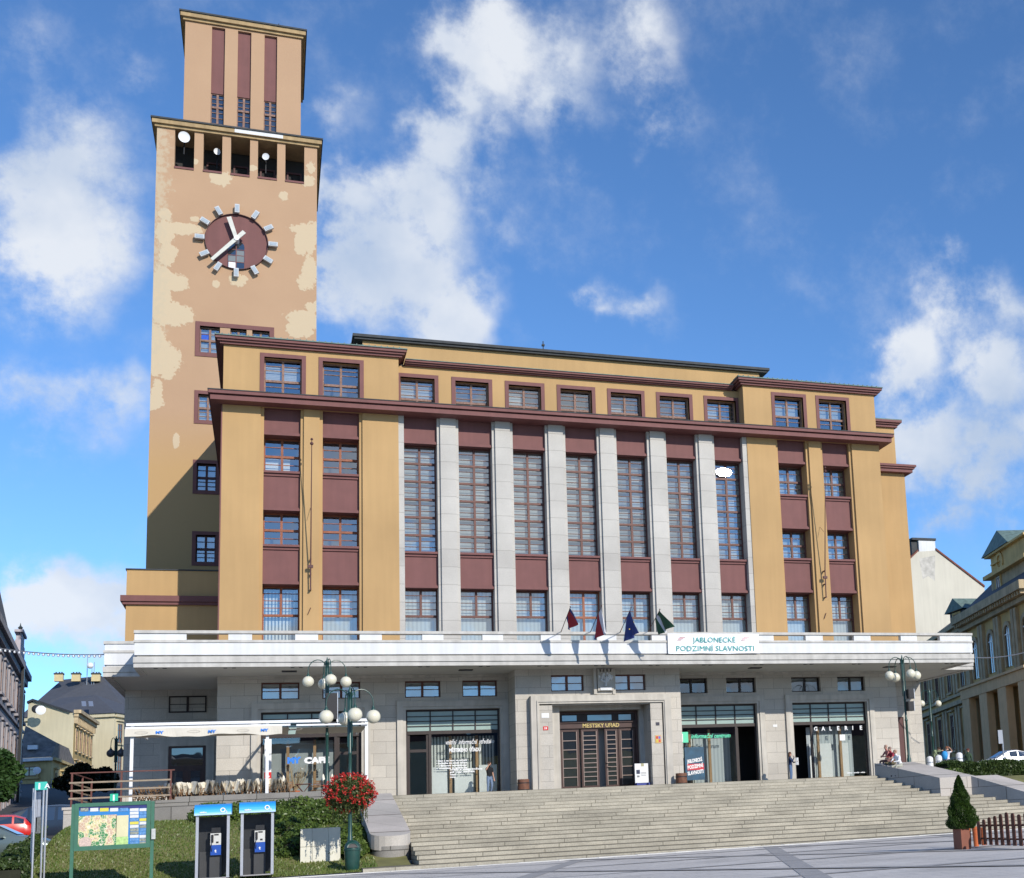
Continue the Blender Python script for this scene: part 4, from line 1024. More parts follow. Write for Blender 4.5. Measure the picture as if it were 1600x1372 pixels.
for h in range(12):
    a = PI/2 - h*PI/6; ca, sa = math.cos(a), math.sin(a); c0 = Vector((CLX+2.0*ca, YT, CLZ+2.0*sa))
    rad = Vector((ca,0,sa)); tan = Vector((-sa,0,ca)); L, w_ = .26, .13
    mb = MB(); pts = [c0+rad*L+tan*w_, c0+rad*L-tan*w_, c0-rad*L-tan*w_, c0-rad*L+tan*w_]
    mb.prism([p_+Vector((0,-.32,0)) for p_ in pts], (0,.18,0)); pts2 = [c0+rad*.1+tan*.06, c0+rad*.1-tan*.06, c0-rad*.1-tan*.06, c0-rad*.1+tan*.06]
    mb.prism([p_+Vector((0,-.14,0)) for p_ in pts2], (0,.14,0))
    hm = mb.build('hour_marker', M['marker'], ck if False else CT); hm['_loc'] = CT['_loc']
    g = MB(); pg = [c0+rad*(L-.07)+tan*(w_-.045), c0+rad*(L-.07)-tan*(w_-.045), c0-rad*(L-.07)-tan*(w_-.045), c0-rad*(L-.07)+tan*(w_-.045)]
    g.prism([p_+Vector((0,-.335,0)) for p_ in pg], (0,.012,0)); g.build('marker_panel', mat('grey_marker_panel', (.30,.36,.42), .5, .05, 5), hm)
def hand(a, l0, l1, w0, w1, y, nm):
    ca, sa = math.cos(a), math.sin(a); rad = Vector((ca,0,sa)); tan = Vector((-sa,0,ca)); c0 = Vector((CLX, y, CLZ))
    mb = MB(); mb.prism([c0-rad*l0+tan*w0, c0+rad*l1+tan*w1, c0+rad*l1-tan*w1, c0-rad*l0-tan*w0][::-1], (0,.07,0)); return mb.build(nm, M['handm'], CT)
hand(math.radians(108), .1, 1.42, .10, .13, YT-.42, 'clock_hand')
hand(math.radians(228), .62, 1.98, .12, .09, YT-.56, 'clock_hand')
mb = MB(); mb.tube([(CLX,YT-.6,CLZ),(CLX,YT,CLZ)], .14, 14); mb.build('clock_hub', M['white'], CT)
# arched window in the dial
mb = MB(); ax0, ax1, az0, az1 = CLX-.12-.35, CLX+.42, CLZ-1.68, CLZ-.1
pts = [(ax0, az0), (ax1, az0)] + [((ax0+ax1)/2+(ax1-ax0)/2*math.cos(PI*i/10), az1-.2+.42*math.sin(PI*i/10)) for i in range(11)]
mb.prism([(x, YT-.03, z) for x, z in pts], (0,.015,0)); dw_ = mb.build('dial_window', M['glass_dark'], CT); dw_['_loc'] = CT['_loc']
mb = MB(); xm = (ax0+ax1)/2; mb.box(xm-.025, xm+.025, YT-.05, YT-.031, az0, az1)
for z in (az0+.42, az0+.84, az0+1.2): mb.box(ax0, ax1, YT-.046, YT-.031, z-.02, z+.02)
mb.build('glazing_bars', M['maroon'], dw_)
mb = MB(); mb.box(ax0+.04, xm-.03, YT-.036, YT-.031, az0+.05, az0+.4); mb.build('pale_pane', M['white'], dw_)
mb = MB(); mb.box(xm-.02, ax1-.02, YT-.036, YT-.031, az0+.45, az0+1.15); mb.box(ax0+.02, xm-.03, YT-.036, YT-.031, az0+.45, az0+.8); mb.build('grey_pane', mat('grey_pane', (.16,.18,.19), .3, .1, 3), dw_)
# dishes on the gallery (things of their own)
def dish(u, v, Y, r, label, tilt):
    p = wy(u, v, Y)
    d = thing('satellite_dish', label, 'dish', tuple(p))
    mb = MB(); mb.lathe([(r*.02,0),(r*.5,.03*r),(r*.85,.12*r),(r,.2*r),(r*.98,.23*r),(r*.8,.15*r),(.02,.05)], (0,0,0), 22)
    R = Matrix.Rotation(tilt, 4, 'Z') @ Matrix.Rotation(PI/2+.2, 4, 'X'); mb.v = [p + (R @ v_) for v_ in mb.v]
    mb.build('reflector', M['white'], d, smooth=True)
    mb = MB(); mb.tube([p+Vector((0,.1,0)), p+Vector((0,.4,-.1)), p+Vector((0,.4,-1.0))], .04, 6); mb.build('bracket', M['black'], d)
dish(287.5, 214.5, YTR+.1, .36, 'large white dish antenna in the leftmost gallery opening', .2)
dish(339, 237, YTR+.9, .22, 'small grey dish antenna in the second gallery opening', .3)
dish(415.5, 245, YTR+.2, .23, 'bright round dish antenna in the fourth gallery opening', -.3)

# ================================================================== TERRACE
TWY = -8.0
mb = MB(); mb.box(-5.5, 6.1, TWY+.5, 0, -3.2, -.0); mb.box(-5.5, -.01, 0, YB, -3.2, -.0); mb.build('terrace', M['landing'], kind='structure')
tws = thing('terrace_wall', 'low retaining wall of large grey stone blocks below the café terrace', 'wall', (0, TWY+.2, -1))
mb = MB(); mb.box(-5.0, 6.24, TWY, TWY+.45, -3.3, .12); mb.build('wall_blocks', M['terrace_stone'], tws)
mb = MB(); mb.box(-1.3, 6.24, TWY-.04, TWY+.49, .122, .36); mb.box(-5.0, -1.302, TWY-.04, TWY+.49, .122, .24); mb.build('coping', M['terrace_stone'], tws)
mb = MB(); mb.box(-5.52, -5.12, TWY-.25, TWY+.4, -3.3, -.02); mb.box(-5.58, -5.06, TWY-.3, TWY+.45, -.018, .09); mb.build('end_pillar', M['cheek'], tws)
railing = thing('terrace_railing', 'brown metal railing with timber rails at the left end of the terrace', 'railing', (-3.4, TWY, .2))
tim = mat('pale_timber_rail', (.30,.235,.17), .7, .15, 4); rust = mat('brown_railing_paint', (.13,.045,.035), .6, .15, 4)
for i, (x, y) in enumerate(((-5.3,-7.8),(-3.42,-7.8),(-1.5,-7.8),(-5.3,-4.6),(-5.3,-1.5))):
    mb = MB(); mb.box(x-.035, x+.035, y-.035, y+.035, .1, 1.5); mb.build('post', rust, railing)
mb = MB(); mb.box(-5.38, -1.35, -7.83, -7.77, 1.5, 1.55); mb.box(-5.33, -5.27, -7.77, -1.4, 1.5, 1.55); mb.build('top_rail', rust, railing)
for z in (.42, .75, 1.08):
    mb = MB(); mb.box(-5.40, -1.5, -7.86, -7.836, z, z+.07); mb.build('timber_rail', tim, railing)
    mb = MB(); mb.box(-5.36, -5.336, -7.83, -1.4, z, z+.07); mb.build('timber_rail', tim, railing)

# ------------------------------------------------------------------ awning
AY = -7.35
aw = thing('awning', 'white framed café awning with a printed valance over the terrace', 'awning', (1.7, -5, 0))
for u in (204, 417, 573):
    x = wy(u, 1238, AY).x
    mb = MB(); mb.box(x-.065, x+.065, AY, AY+.13, 0, 3.5); mb.build('awning_post', M['white'], aw)
    mb = MB(); mb.box(x-.05, x+.05, -.4, -.3, 2.9, 3.5) if False else mb.box(x-.04, x+.04, AY+.13, -.2, 3.42, 3.52); mb.build('awning_beam', M['white'], aw)
mb = MB(); mb.box(-3.34, 6.75, AY-.08, AY+.06, 3.50, 3.62); mb.build('front_beam', M['white'], aw)
mb = MB(); mb.box(-3.36, 3.35, AY-.12, AY+.02, 3.36, 3.45); mb.box(3.6, 6.7, AY-.12, AY+.02, 3.34, 3.42); mb.build('canvas_roller', M['white'], aw)
def wavy(x0, x1, y, z0, z1, amp, nn=60):
    mb = MB()
    for i in range(nn+1):
        x = x0+(x1-x0)*i/nn; b = z0+.05*math.sin(x*1.9)+.02*math.sin(x*5)
        mb.v += [Vector((x, y, z1)), Vector((x, y-amp*abs(math.sin(x*2.3)), b))]
    for i in range(nn): a = 2*i; mb.f.append([a, a+1, a+3, a+2]); mb.mi.append(0)
    return mb
wavy(-3.38, 3.0, AY-.125, 3.02, 3.37, .05).build('valance', M['canvas'], aw)
for u in (249, 331, 413):
    p = wy(u, 1146, AY-.2); text('lettering', 'MY', .16, blue, (p.x-.15, AY-.19, 3.13), aw, fit=.32, ext=.002, bold=.008)
for u in (221, 303, 380, 463):
    p = wy(u, 1144, AY-.2); mb = MB(); n = 18
    for i in range(n):
        a0, a1 = 2*PI*i/n, 2*PI*(i+1)/n
        mb.quad((p.x+.26*math.cos(a0),AY-.185,3.2+.055*math.sin(a0)),(p.x+.26*math.cos(a1),AY-.185,3.2+.055*math.sin(a1)),(p.x+.245*math.cos(a1),AY-.185,3.2+.045*math.sin(a1)),(p.x+.245*math.cos(a0),AY-.185,3.2+.045*math.sin(a0)))
    mb.build('printed_oval', mat('faint_print', (.42,.38,.33), .9), aw)
mb = MB(); mb.box(-3.3, 3.3, AY+.05, -3.2, 3.30, 3.32); mb.box(3.62, 6.65, AY+.05, -3.6, 3.27, 3.29); mb.build('canvas', M['canvas'], aw)

# ------------------------------------------------------------------ chairs
def folded_chair(cushion):
    t = thing('folded_chair', '', 'chair', (0,0,0))
    for s in (-.21, .21):
        mb = MB(); mb.tube([(s,-.17,0),(s,.17,.86)], .018, 6); mb.build('leg', M['wood'], t)
        mb = MB(); mb.tube([(s*.85,.13,0),(s*.85,-.06,.72)], .018, 6); mb.build('leg', M['wood'], t)
    mb = MB()
    for k in range(4): z = .52+.085*k; y = -.17+.34*z/.86; mb.box(-.21, .21, y-.012, y+.012, z, z+.05)
    mb.build('backrest', M['wood'], t)
    mb = MB()
    for k in range(5): z = .12+.075*k; y = .13-.19*z/.72; mb.box(-.18, .18, y-.012, y+.012, z, z+.045)
    mb.build('seat', M['wood'], t)
    if cushion:
        mb = MB(); rq = random.Random(cushion)
        n = 6
        for i in range(n+1):
            for j in range(7):
                a = j/6; x = -.31+.62*i/n; zz = .98 - abs(a-.5)*.86 + rq.uniform(-.03, .03) + .02*math.sin(i*2.1+cushion)
                y = .17 + (a-.5)*.26 + rq.uniform(-.02, .02); mb.v.append(Vector((x, y, zz if a != .5 else .99+rq.uniform(-.02,.04))))
        for i in range(n):
            for j in range(6): q = i*7+j; mb.f.append([q, q+7, q+8, q+1]); mb.mi.append(0)
        nv = len(mb.v); mb.v += [v+Vector((0,.0,-.07))+Vector((0,(v.y-.17)*-.35,0)) for v in mb.v]; mb.f += [[i+nv for i in f][::-1] for f in mb.f]; mb.mi = [0]*len(mb.f)
        mb.build('cushion', M['blanket'], t, smooth=True)
    return t
ch_p = folded_chair(0); ch_c = [folded_chair(k) for k in (1, 2, 3)]
GP = 'folded chairs in the row on the terrace'
x = -3.0; k = 0; used = set(); rq = random.Random(21)
while x < 3.35:
    bare = x < -1.75
    src = ch_p if bare else ch_c[k % 3]
    lab = 'bare folded teak chair at the left end of the terrace row' if bare else 'folded teak chair draped with a cream cushion in the terrace row'
    rz = PI/2 + rq.uniform(-.5, .5)
    if src.name in used: dup(src, (x, -6.75+rq.uniform(-.06,.06), 0), rz, lab, GP, scale=rq.uniform(.97,1.08))
    else:
        used.add(src.name); src.location = (x, -6.75, 0); src.rotation_euler = (0,0,rz); src['label'] = lab; src['group'] = GP
    x += .19 if not bare else .2; k += 1
def open_chair():
    t = thing('garden_chair', 'open slatted teak chair left of the folding table', 'chair', (0,0,0), 'open chairs at the folding table')
    for s in (-.23, .23):
        mb = MB(); mb.tube([(s,-.22,.0),(s,.24,.44)], .02, 6); mb.build('leg', M['wood'], t)
        mb = MB(); mb.tube([(s,.24,0),(s,-.02,.44),(s,-.22,.92)], .02, 6); mb.build('leg', M['wood'], t)
        mb = MB(); mb.box(s-.03, s+.03, -.2, .22, .63, .66); mb.build('armrest', M['wood'], t)
    mb = MB()
    for k in range(4): z = .58+.085*k; mb.box(-.22, .22, -.05-.2*(z-.44)/.48-.01, -.05-.2*(z-.44)/.48+.01, z, z+.055)
    mb.build('backrest', M['wood'], t)
    mb = MB()
    for k in range(5): mb.box(-.22, .22, -.2+.085*k, -.14+.085*k, .44, .465)
    mb.build('seat', M['wood'], t)
    return t
oc = open_chair(); p = wy(451, 1238, -7.0); oc.location = (p.x, -6.6, .0); oc.rotation_euler = (0,0,PI+.2)
p2_ = wy(497, 1238, -7.0); dup(oc, (p2_.x, -6.6, .0), PI-.3, 'open slatted teak chair between the folding table and the flower basket')
for nm, xx in (('left', wy(434,1200,-6).x), ('right', wy(512,1200,-6).x)): pass
tb = thing('folding_table', 'small wooden folding table with crossed legs between two open chairs', 'table', ((p.x+p2_.x)/2, -6.9, 0))
cxm = (p.x+p2_.x)/2
mb = MB(); mb.box(cxm-.34, cxm+.34, -7.2, -6.55, .72, .75); mb.build('tabletop', M['wood_dark'], tb)
for y in (-7.1, -6.65):
    mb = MB(); mb.tube([(cxm-.28,y,0),(cxm+.28,y,.72)], .02, 6); mb.build('leg', M['wood_dark'], tb)
    mb = MB(); mb.tube([(cxm+.28,y+.03,0),(cxm-.28,y+.03,.72)], .02, 6); mb.build('leg', M['wood_dark'], tb)
for k, u in enumerate((443, 505, 519)):
    p = wy(u, 1220, -6.2); um = thing('rolled_canvas', ('rolled cream canvas standing behind the left open chair','rolled cream canvas standing behind the right open chair','rolled cream canvas standing beside the flower basket')[k], 'canvas roll', (p.x, -6.2, 0), 'rolled canvases on the terrace')
    mb = MB(); mb.tube([(p.x,-6.2,0),(p.x,-6.2,.9),(p.x,-6.2,1.12),(p.x,-6.2,1.2)], [.09,.10,.05,.01], 9); mb.build('canvas_roll', M['blanket'], um, smooth=True)
p = wy(462, 1225, -5.0)
st = thing('reed_pot', 'pot of dry upright reeds in front of the café window', 'plant', (p.x, -5.0, 0))
mb = MB(); mb.lathe([(.12,0),(.2,.5),(.21,.52)], (p.x,-5,0), 14); mb.build('pot', M['terracotta'], st)
mb = MB(); rq = random.Random(4)
for _ in range(46): a = rq.uniform(0, 6.28); r = rq.uniform(.1,.85); mb.tube([(p.x,-5,.5),(p.x+r*.6*math.cos(a),-5+.2*math.sin(a),1.0),(p.x+r*math.cos(a),-5+.3*math.sin(a),rq.uniform(1.2,1.75))], .009, 4)
mb.build('reeds', mat('dry_reed', (.30,.24,.14), .9, .2, 6), st)

# ------------------------------------------------------------------ street lamps
def lamp(H, arms, globe_r=.25, span=.85, speakers=0, label=''):
    t = thing('street_lamp', label, 'street lamp', (0,0,0), 'green globe street lamps')
    mb = MB(); mb.lathe([(.16,0),(.16,.12),(.11,.2),(.115,.9),(.085,1.0),(.085,1.1),(.07,1.15),(.065,H*.45),(.085,H*.45+.03),(.085,H*.45+.09),(.06,H*.45+.12),(.055,H*.62),(.08,H*.62+.03),(.055,H*.62+.08),(.05,H-.35),(.075,H-.33),(.075,H-.2),(.04,H-.12),(.015,H)], (0,0,0), 16)
    for q in range(4): a = PI/4+q*PI/2; mb.tube([(.10*math.cos(a),.10*math.sin(a),H*.66),(.10*math.cos(a),.10*math.sin(a),H-.25)], .018, 6)
    mb.build('pole', M['green_paint'], t, smooth=True)
    for a, r, dz in arms:
        ca, sa = math.cos(a), math.sin(a); pts = []
        for i in range(11):
            th_ = PI*i/10; rr_ = .06+(r-.06)*(1-math.cos(th_))/2; z = H-.62+.42*math.sin(th_)+.15*(1-i/10) + dz*0
            pts.append((rr_*ca, rr_*sa, z))
        pts.append((r*ca, r*sa, H-.78))
        mb = MB(); mb.tube(pts, .021, 7); mb.lathe([(.03,H-.72),(.05,H-.80),(.09,H-.86),(.09,H-.88)], (r*ca,r*sa,0), 12); arm = mb.build('lamp_arm', M['green_paint'], t, smooth=True)
        arm['_loc'] = (0,0,0)
        mb = MB(); mb.ball((r*ca, r*sa, H-.86-globe_r), globe_r, 22, 13); mb.build('globe', M['globe'], arm, smooth=True)
    return t
A4 = [(0.15, .82, 0), (PI+.15, .82, 0), (-PI/2+.15, .82, 0), (PI/2+.15, .82, 0)]
H0 = 6.45
L1 = lamp(H0, A4, label='tall green lamp with four white globes and a flower basket, in front of the bushes')
bpz = wy(547, 1352, -19.4); L1.location = (bpz.x, -19.4, -2.85)
pf = wy(511, 1225, -7.0)
L2 = dup(L1, (pf.x, -6.9, -.1), 0.0, 'green four-globe lamp carrying a loudspeaker on the café terrace', scale=1.03)
pr = wy(1421, 1196, -6.6)
L3 = dup(L1, (pr.x, -6.6, -.05), -.12, 'green four-globe lamp with two loudspeakers at the right end of the canopy', scale=1.03)
L1.scale = (1.03, 1.03, 1.03)
pq = wy(1440, 1190, 24)
L4 = lamp(6.5, [(.2, .8, 0), (PI+.2, .8, 0)], label='green lamp with two globes in front of the ornate right-hand building'); L4.location = (wy(1459,1180,14).x, 14, .35)
pd = wd(180, 1215, 72)
L5 = lamp(5.0, [(0, .3, 0), (PI, .3, 0)], label='small lamp with dark shaded globes behind the terrace railing')
L5.location = (pd.x, pd.y, pd.z-2.1); L5.scale = (.9,.9,.9)
for ch in [o for o in COL.objects if o.parent == L5]:
    for g_ in [o for o in COL.objects if o.parent == ch]: g_.data = g_.data.copy(); g_.data.materials[0] = mat('smoked_globe', (.10,.10,.11), .3)
def speaker(loc, rz, label, h=.62, w=.17):
    t = thing('loudspeaker', label, 'loudspeaker', loc, 'loudspeakers on the lamp posts')
    x, y, z = loc
    mb = MB(); mb.box(x-w, x+w, y-.16, y+.12, z, z+h); mb.build('cabinet', M['black'], t)
    mb = MB(); mb.box(x-w+.03, x+w-.03, y-.18, y-.162, z+.03, z+h-.03); mb.build('grille', mat('speaker_grille', (.03,.03,.033), .7, .2, 30), t)
    mb = MB(); mb.box(x+w+.001, x+w+.03, y-.17, y-.1, z-.02, z+h+.02); mb.build('edge_trim', M['steel'], t)
    mb = MB(); mb.box(x-.04, x+.04, y+.121, y+.22, z+.2, z+.4); mb.build('bracket', M['steel'], t)
    return t
s0 = wy(514, 1133, -7.15)
speaker((s0.x+.10, -7.25, s0.z), 0, 'slim black loudspeaker hanging on the terrace lamp', 1.45, .25)
for v, lb in ((1092, 'upper of the two black loudspeakers on the right lamp'), (1111, 'lower of the two black loudspeakers on the right lamp')):
    s0 = wy(1421, v, -6.85); speaker((s0.x+.05, -6.85, s0.z), 0, lb, .52)

# ------------------------------------------------------------------ foliage
def leaves(mb, c, r, n, size, rg, flat=0.0, shell=.35):
    c = Vector(c)
    for _ in range(n):
        d = Vector((rg.gauss(0,1), rg.gauss(0,1), rg.gauss(0,1))).normalized()
        q = (shell + (1-shell)*rg.random()) ** .6
        p = c + Vector((d.x*r[0]*q, d.y*r[1]*q, d.z*r[2]*q))
        a = Vector((rg.gauss(0,1), rg.gauss(0,1), rg.gauss(0,1)*(1-flat))).normalized()
        b = a.cross(Vector((rg.gauss(0,1), rg.gauss(0,1), rg.gauss(0,1)))).normalized()
        s = size*rg.uniform(.6, 1.3); mb.add([p-a*s, p+b*s*.55, p+a*s, p-b*s*.55], [(0,1,2,3)])
def blobs(mb, spots, n, size, rg, **k):
    for (c, r) in spots: leaves(mb, c, r, n, size, rg, **k)
M['juniper'] = foliage('juniper_needles', (.022,.055,.016), (.16,.23,.045), .25, 1.1)
M['hedge'] = foliage('hedge_leaves', (.02,.045,.014), (.09,.13,.035), .2, 1.6)
M['tree'] = foliage('tree_leaves', (.02,.05,.014), (.06,.12,.03), .3, .8)
M['tree_dark'] = foliage('dark_tree_leaves', (.008,.014,.008), (.022,.032,.014), .15, .8)
M['thuja'] = foliage('thuja_leaves', (.014,.04,.008), (.07,.125,.02), .25, 3.0)
M['petal'] = foliage('red_petals', (.42,.018,.015), (.75,.07,.06), .3, 4.0)
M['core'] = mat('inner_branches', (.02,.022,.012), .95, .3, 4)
rg = random.Random(77)
def shrub(name, label, spots, n, size, mt, cat='shrub', group=None):
    c0 = spots[0][0]; t = thing(name, label, cat, (c0[0], c0[1], c0[2]-spots[0][1][2]), group)
    mb = MB(); blobs(mb, spots, n, size, rg); mb.build('foliage', mt, t)
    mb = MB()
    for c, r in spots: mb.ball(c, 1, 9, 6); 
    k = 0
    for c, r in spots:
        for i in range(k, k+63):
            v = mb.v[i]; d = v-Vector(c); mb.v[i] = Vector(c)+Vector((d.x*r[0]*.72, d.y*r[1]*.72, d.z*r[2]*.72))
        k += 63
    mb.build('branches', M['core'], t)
    return t
# spreading junipers in front of the terrace wall
GJ = 'junipers below the terrace wall'
def jun(label, xs, ys, zt, n=24, seed=1, w=1.0):
    rj = random.Random(seed); sp = []
    for _ in range(n):
        x = rj.uniform(*xs); y = rj.uniform(*ys); g = zleft(x, y); f = (y-ys[0])/(ys[1]-ys[0]+1e-6)
        top = zt[0]+(zt[1]-zt[0])*f + rj.uniform(-.25, .12)
        r = rj.uniform(.5, .85)*w; zc = rj.uniform(max(g+.2, top-1.2), top-r*.5)
        sp.append(((x, y, zc), (r, r*.8, r*.55)))
    return shrub('juniper_bush', label, sp, 900, .075, M['juniper'], group=GJ)
jun('trimmed dark juniper behind the two phone booths', (-.1, 2.2), (-10.2, -8.7), (-.5, .02), 22, 3)
jun('spreading juniper between the right phone booth and the white cabinet', (2.3, 4.4), (-12.5, -8.7), (-1.2, .15), 30, 4)
jun('juniper hanging over the wall behind the flower basket', (4.3, 5.9), (-12.0, -8.6), (-.9, .25), 26, 5)
jun('low dark juniper between the lamp foot and the stair cheek', (4.6, 5.9), (-17.8, -13.2), (-1.95, -1.2), 20, 6, .8)
jun('juniper standing in shade behind the white cabinet', (2.7, 4.5), (-16.5, -13.2), (-1.9, -1.3), 18, 8, .8)
# small boxwood by the kerb between the booths
def hedge(name, label, pts, h, w, dens, mt, size=.06, zf=None, group=None, flowers=None):
    (x0, y0), (x1, y1) = pts; L = math.hypot(x1-x0, y1-y0); zf = zf or zleft
    t = thing(name, label, 'hedge', (x0, y0, zf(x0, y0)), group)
    d = Vector((x1-x0, y1-y0, 0)).normalized(); nn = Vector((-d.y, d.x, 0)); mb = MB(); rh = random.Random(int(x0*10)+9)
    for _ in range(int(dens*L)):
        s = rh.uniform(0, L); face = rh.random(); a = rh.uniform(-w, w); z = rh.uniform(.05, h)
        if face < .38: z = h+rh.gauss(0, .035)
        elif face < .9: a = (-w if rh.random() < .5 else w)+rh.gauss(0, .04)
        px, py = x0+d.x*s+nn.x*a, y0+d.y*s+nn.y*a; wob = .08*math.sin(s*2.3)+.05*math.sin(s*5.1)
        p = Vector((px, py, zf(px, py)+z*(1+wob)))
        aa = Vector((rh.gauss(0,1), rh.gauss(0,1), rh.gauss(0,1))).normalized(); bb = aa.cross(Vector((rh.gauss(0,1), rh.gauss(0,1), rh.gauss(0,1)))).normalized()
        q = size*rh.uniform(.6,1.3); mb.add([p-aa*q, p+bb*q*.6, p+aa*q, p-bb*q*.6], [(0,1,2,3)])
    mb.build('foliage', mt, t)
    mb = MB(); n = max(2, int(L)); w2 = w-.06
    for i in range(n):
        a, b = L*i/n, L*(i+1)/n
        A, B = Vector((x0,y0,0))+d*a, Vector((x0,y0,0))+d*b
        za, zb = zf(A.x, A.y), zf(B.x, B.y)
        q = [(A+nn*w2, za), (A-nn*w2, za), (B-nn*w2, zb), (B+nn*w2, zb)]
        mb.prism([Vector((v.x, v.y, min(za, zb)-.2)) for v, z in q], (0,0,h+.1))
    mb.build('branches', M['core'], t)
    return t
hl = [wz(10, 1372, -2.7), wz(98, 1304, -1.55)]
hedge('clipped_hedge', 'clipped green hedge running along the street left of the signpost', [(-5.6, -20.2), (-6.6, -9.0)], .95, .5, 2600, M['hedge'])
hedge('clipped_hedge', 'lower hedge end in the bottom left corner', [(-5.3, -21.6), (-5.3, -20.3)], .85, .5, 2600, M['hedge'])
def tree(label, base, H, crown_r, crown_c, mt, n=30, seed=1, leaf=.12, per=900, trunk=.16):
    rt = random.Random(seed); b = Vector(base); t = thing('broadleaf_tree', label, 'tree', tuple(b))
    mb = MB(); cc = b+Vector((0,0,crown_c)); mb.tube([b, b+Vector((.05,0,H*.3)), cc], [trunk, trunk*.7, trunk*.35], 8)
    sp = []
    for _ in range(n):
        d = Vector((rt.gauss(0,1), rt.gauss(0,1), rt.gauss(0,1))).normalized()*rt.random()**.4
        c = cc+Vector((d.x*crown_r[0], d.y*crown_r[1], d.z*crown_r[2])); r = rt.uniform(.3,.5)*crown_r[0]*.8
        sp.append((tuple(c), (r, r, r*.8))); mb.tube([cc-Vector((0,0,crown_r[2]*.5)), c], [trunk*.25, .02], 5)
    mb.build('trunk', mat('bark', (.06,.045,.035), .95, .3, 6), t)
    m2 = MB()
    for c, r in sp: leaves(m2, c, r, per, leaf, rt)
    m2.build('crown', mt, t)
    return t
tb_ = wd(12, 1262, 52); tree('leafy green tree overhanging the parked cars at the left edge', (tb_.x-1.6, tb_.y, -1.6), 4.2, (1.75,1.75,1.3), 3.0, M['tree'], 30, 5, .12, 900)
tb_ = wd(140, 1215, 78); tree('round dark tree behind the left end of the terrace railing', (tb_.x, tb_.y, .3), 3.4, (1.7,1.7,.95), 2.15, M['tree_dark'], 26, 6, .12, 700)

# ------------------------------------------------------------------ flower basket
fc = Vector((bpz.x, -19.4, -.12)); fc.z = wy(545, 1240, -19.4).z
fb = thing('flower_basket', 'huge ball of red flowers hanging round the near lamp post', 'flower basket', (fc.x, fc.y, fc.z-.9))
rf = random.Random(14)
def fdir():
    return Vector((rf.gauss(0,1), rf.gauss(0,1), rf.gauss(0,1))).normalized()
mb = MB(); mb.lathe([(.2,-.35),(.5,-.2),(.55,.0),(.1,.05)], fc, 16); mb.build('basket_ring', M['green_paint'], fb)
mb = MB(); leaves(mb, fc, (.84,.84,.66), 5200, .05, rf, shell=.6); leaves(mb, fc, (.6,.6,.5), 1500, .06, rf, shell=.4)
for _ in range(46):
    a = rf.uniform(0, 6.28); r = rf.uniform(.3,.75); x, y = fc.x+r*math.cos(a), fc.y+r*math.sin(a); z = fc.z-.45; L_ = rf.uniform(.25,.75)
    for k in range(int(L_*34)):
        zz = z-k*.03; x += rf.gauss(0,.008); y += rf.gauss(0,.008)
        aa = fdir(); bb = aa.cross(fdir()).normalized(); mb.add([Vector((x,y,zz))-aa*.035, Vector((x,y,zz))+bb*.02, Vector((x,y,zz))+aa*.035, Vector((x,y,zz))-bb*.02], [(0,1,2,3)])
mb.build('leaves', foliage('basket_leaves', (.03,.055,.015), (.16,.18,.06), .3, 5), fb)
mb = MB()
for _ in range(340):
    d = fdir(); 
    if d.z < -.55 and rf.random() < .7: continue
    c = fc+Vector((d.x*.90, d.y*.90, d.z*.72))*rf.uniform(.9,1.08); R_b = rf.uniform(.035,.062)
    for _ in range(9):
        p = c+fdir()*R_b; aa = fdir(); bb = aa.cross(fdir()).normalized(); s = rf.uniform(.022,.036)
        mb.add([p-aa*s, p+bb*s, p+aa*s, p-bb*s], [(0,1,2,3)])
mb.build('blossoms', M['petal'], fb)
# metal hoops beside it on the terrace
# ------------------------------------------------------------------ bin, cabinet
bx = wy(550.5, 1362, -20.0).x
bt = thing('litter_bin', 'round green litter bin with hooded opening at the foot of the lamp', 'litter bin', (bx, -20.0, -2.97))
mb = MB(); mb.lathe([(.13,0),(.2,.03),(.25,.22),(.28,.76),(.305,.765),(.305,.82),(.28,.82)], (bx,-20,-2.95), 24); mb.build('bin_body', M['green_paint'], bt, smooth=True)
mb = MB()
prof = [(.28,.82),(.275,.90),(.24,1.0),(.18,1.07),(.08,1.12),(.001,1.13)]; n = 24
mb.lathe(prof, (bx,-20,-2.95), n)
mb.build('hood', M['green_paint'], bt, smooth=True)
mb = MB(); c = Vector((bx,-20,-2.95)); pts = []
for i in range(13): a = PI*i/12; pts.append(c+Vector((.16*math.cos(a), -.285+.03*math.sin(a), .86+.13*math.sin(a))))
mb.prism(pts, (0,-.012,.0)); mb.build('opening', M['black'], bt)
mb = MB()
for i in range(12):
    a0, a1 = PI*i/12, PI*(i+1)/12
    P4 = [c+Vector((r*math.cos(a), -.295+.03*math.sin(a)-.01, .86+r*.85*math.sin(a))) for r, a in ((.165,a0),(.165,a1),(.20,a1),(.20,a0))]
    mb.prism(P4, (0,-.02,0))
mb.build('opening_rim', M['green_paint'], bt)
x0, x1 = wy(469,1340,-17.6).x, wy(532,1340,-17.6).x
cb = thing('utility_cabinet', 'cream panelled utility cabinet standing in front of the junipers', 'cabinet', ((x0+x1)/2, -17.6, -2.7))
crm = mat('cream_panel_paint', (.68,.66,.56), .6, .05, 2, streak=.06)
zt_, zb_ = -1.33, -2.66
mb = MB(); mb.box(x0+.02, x1-.02, -17.58, -17.1, zb_-.2, zt_-.01); mb.build('cabinet_body', crm, cb)
xs_ = [x0, x0+(x1-x0)*.30, x0+(x1-x0)*.70, x1]; zm = (zt_+zb_)/2
for a, b in zip(xs_[:-1], xs_[1:]):
    for c_, d_ in ((zb_, zm-.008), (zm+.008, zt_)):
        mb = MB(); mb.box(a+.006, b-.006, -17.62, -17.581, c_, d_); mb.build('door_panel', crm, cb)

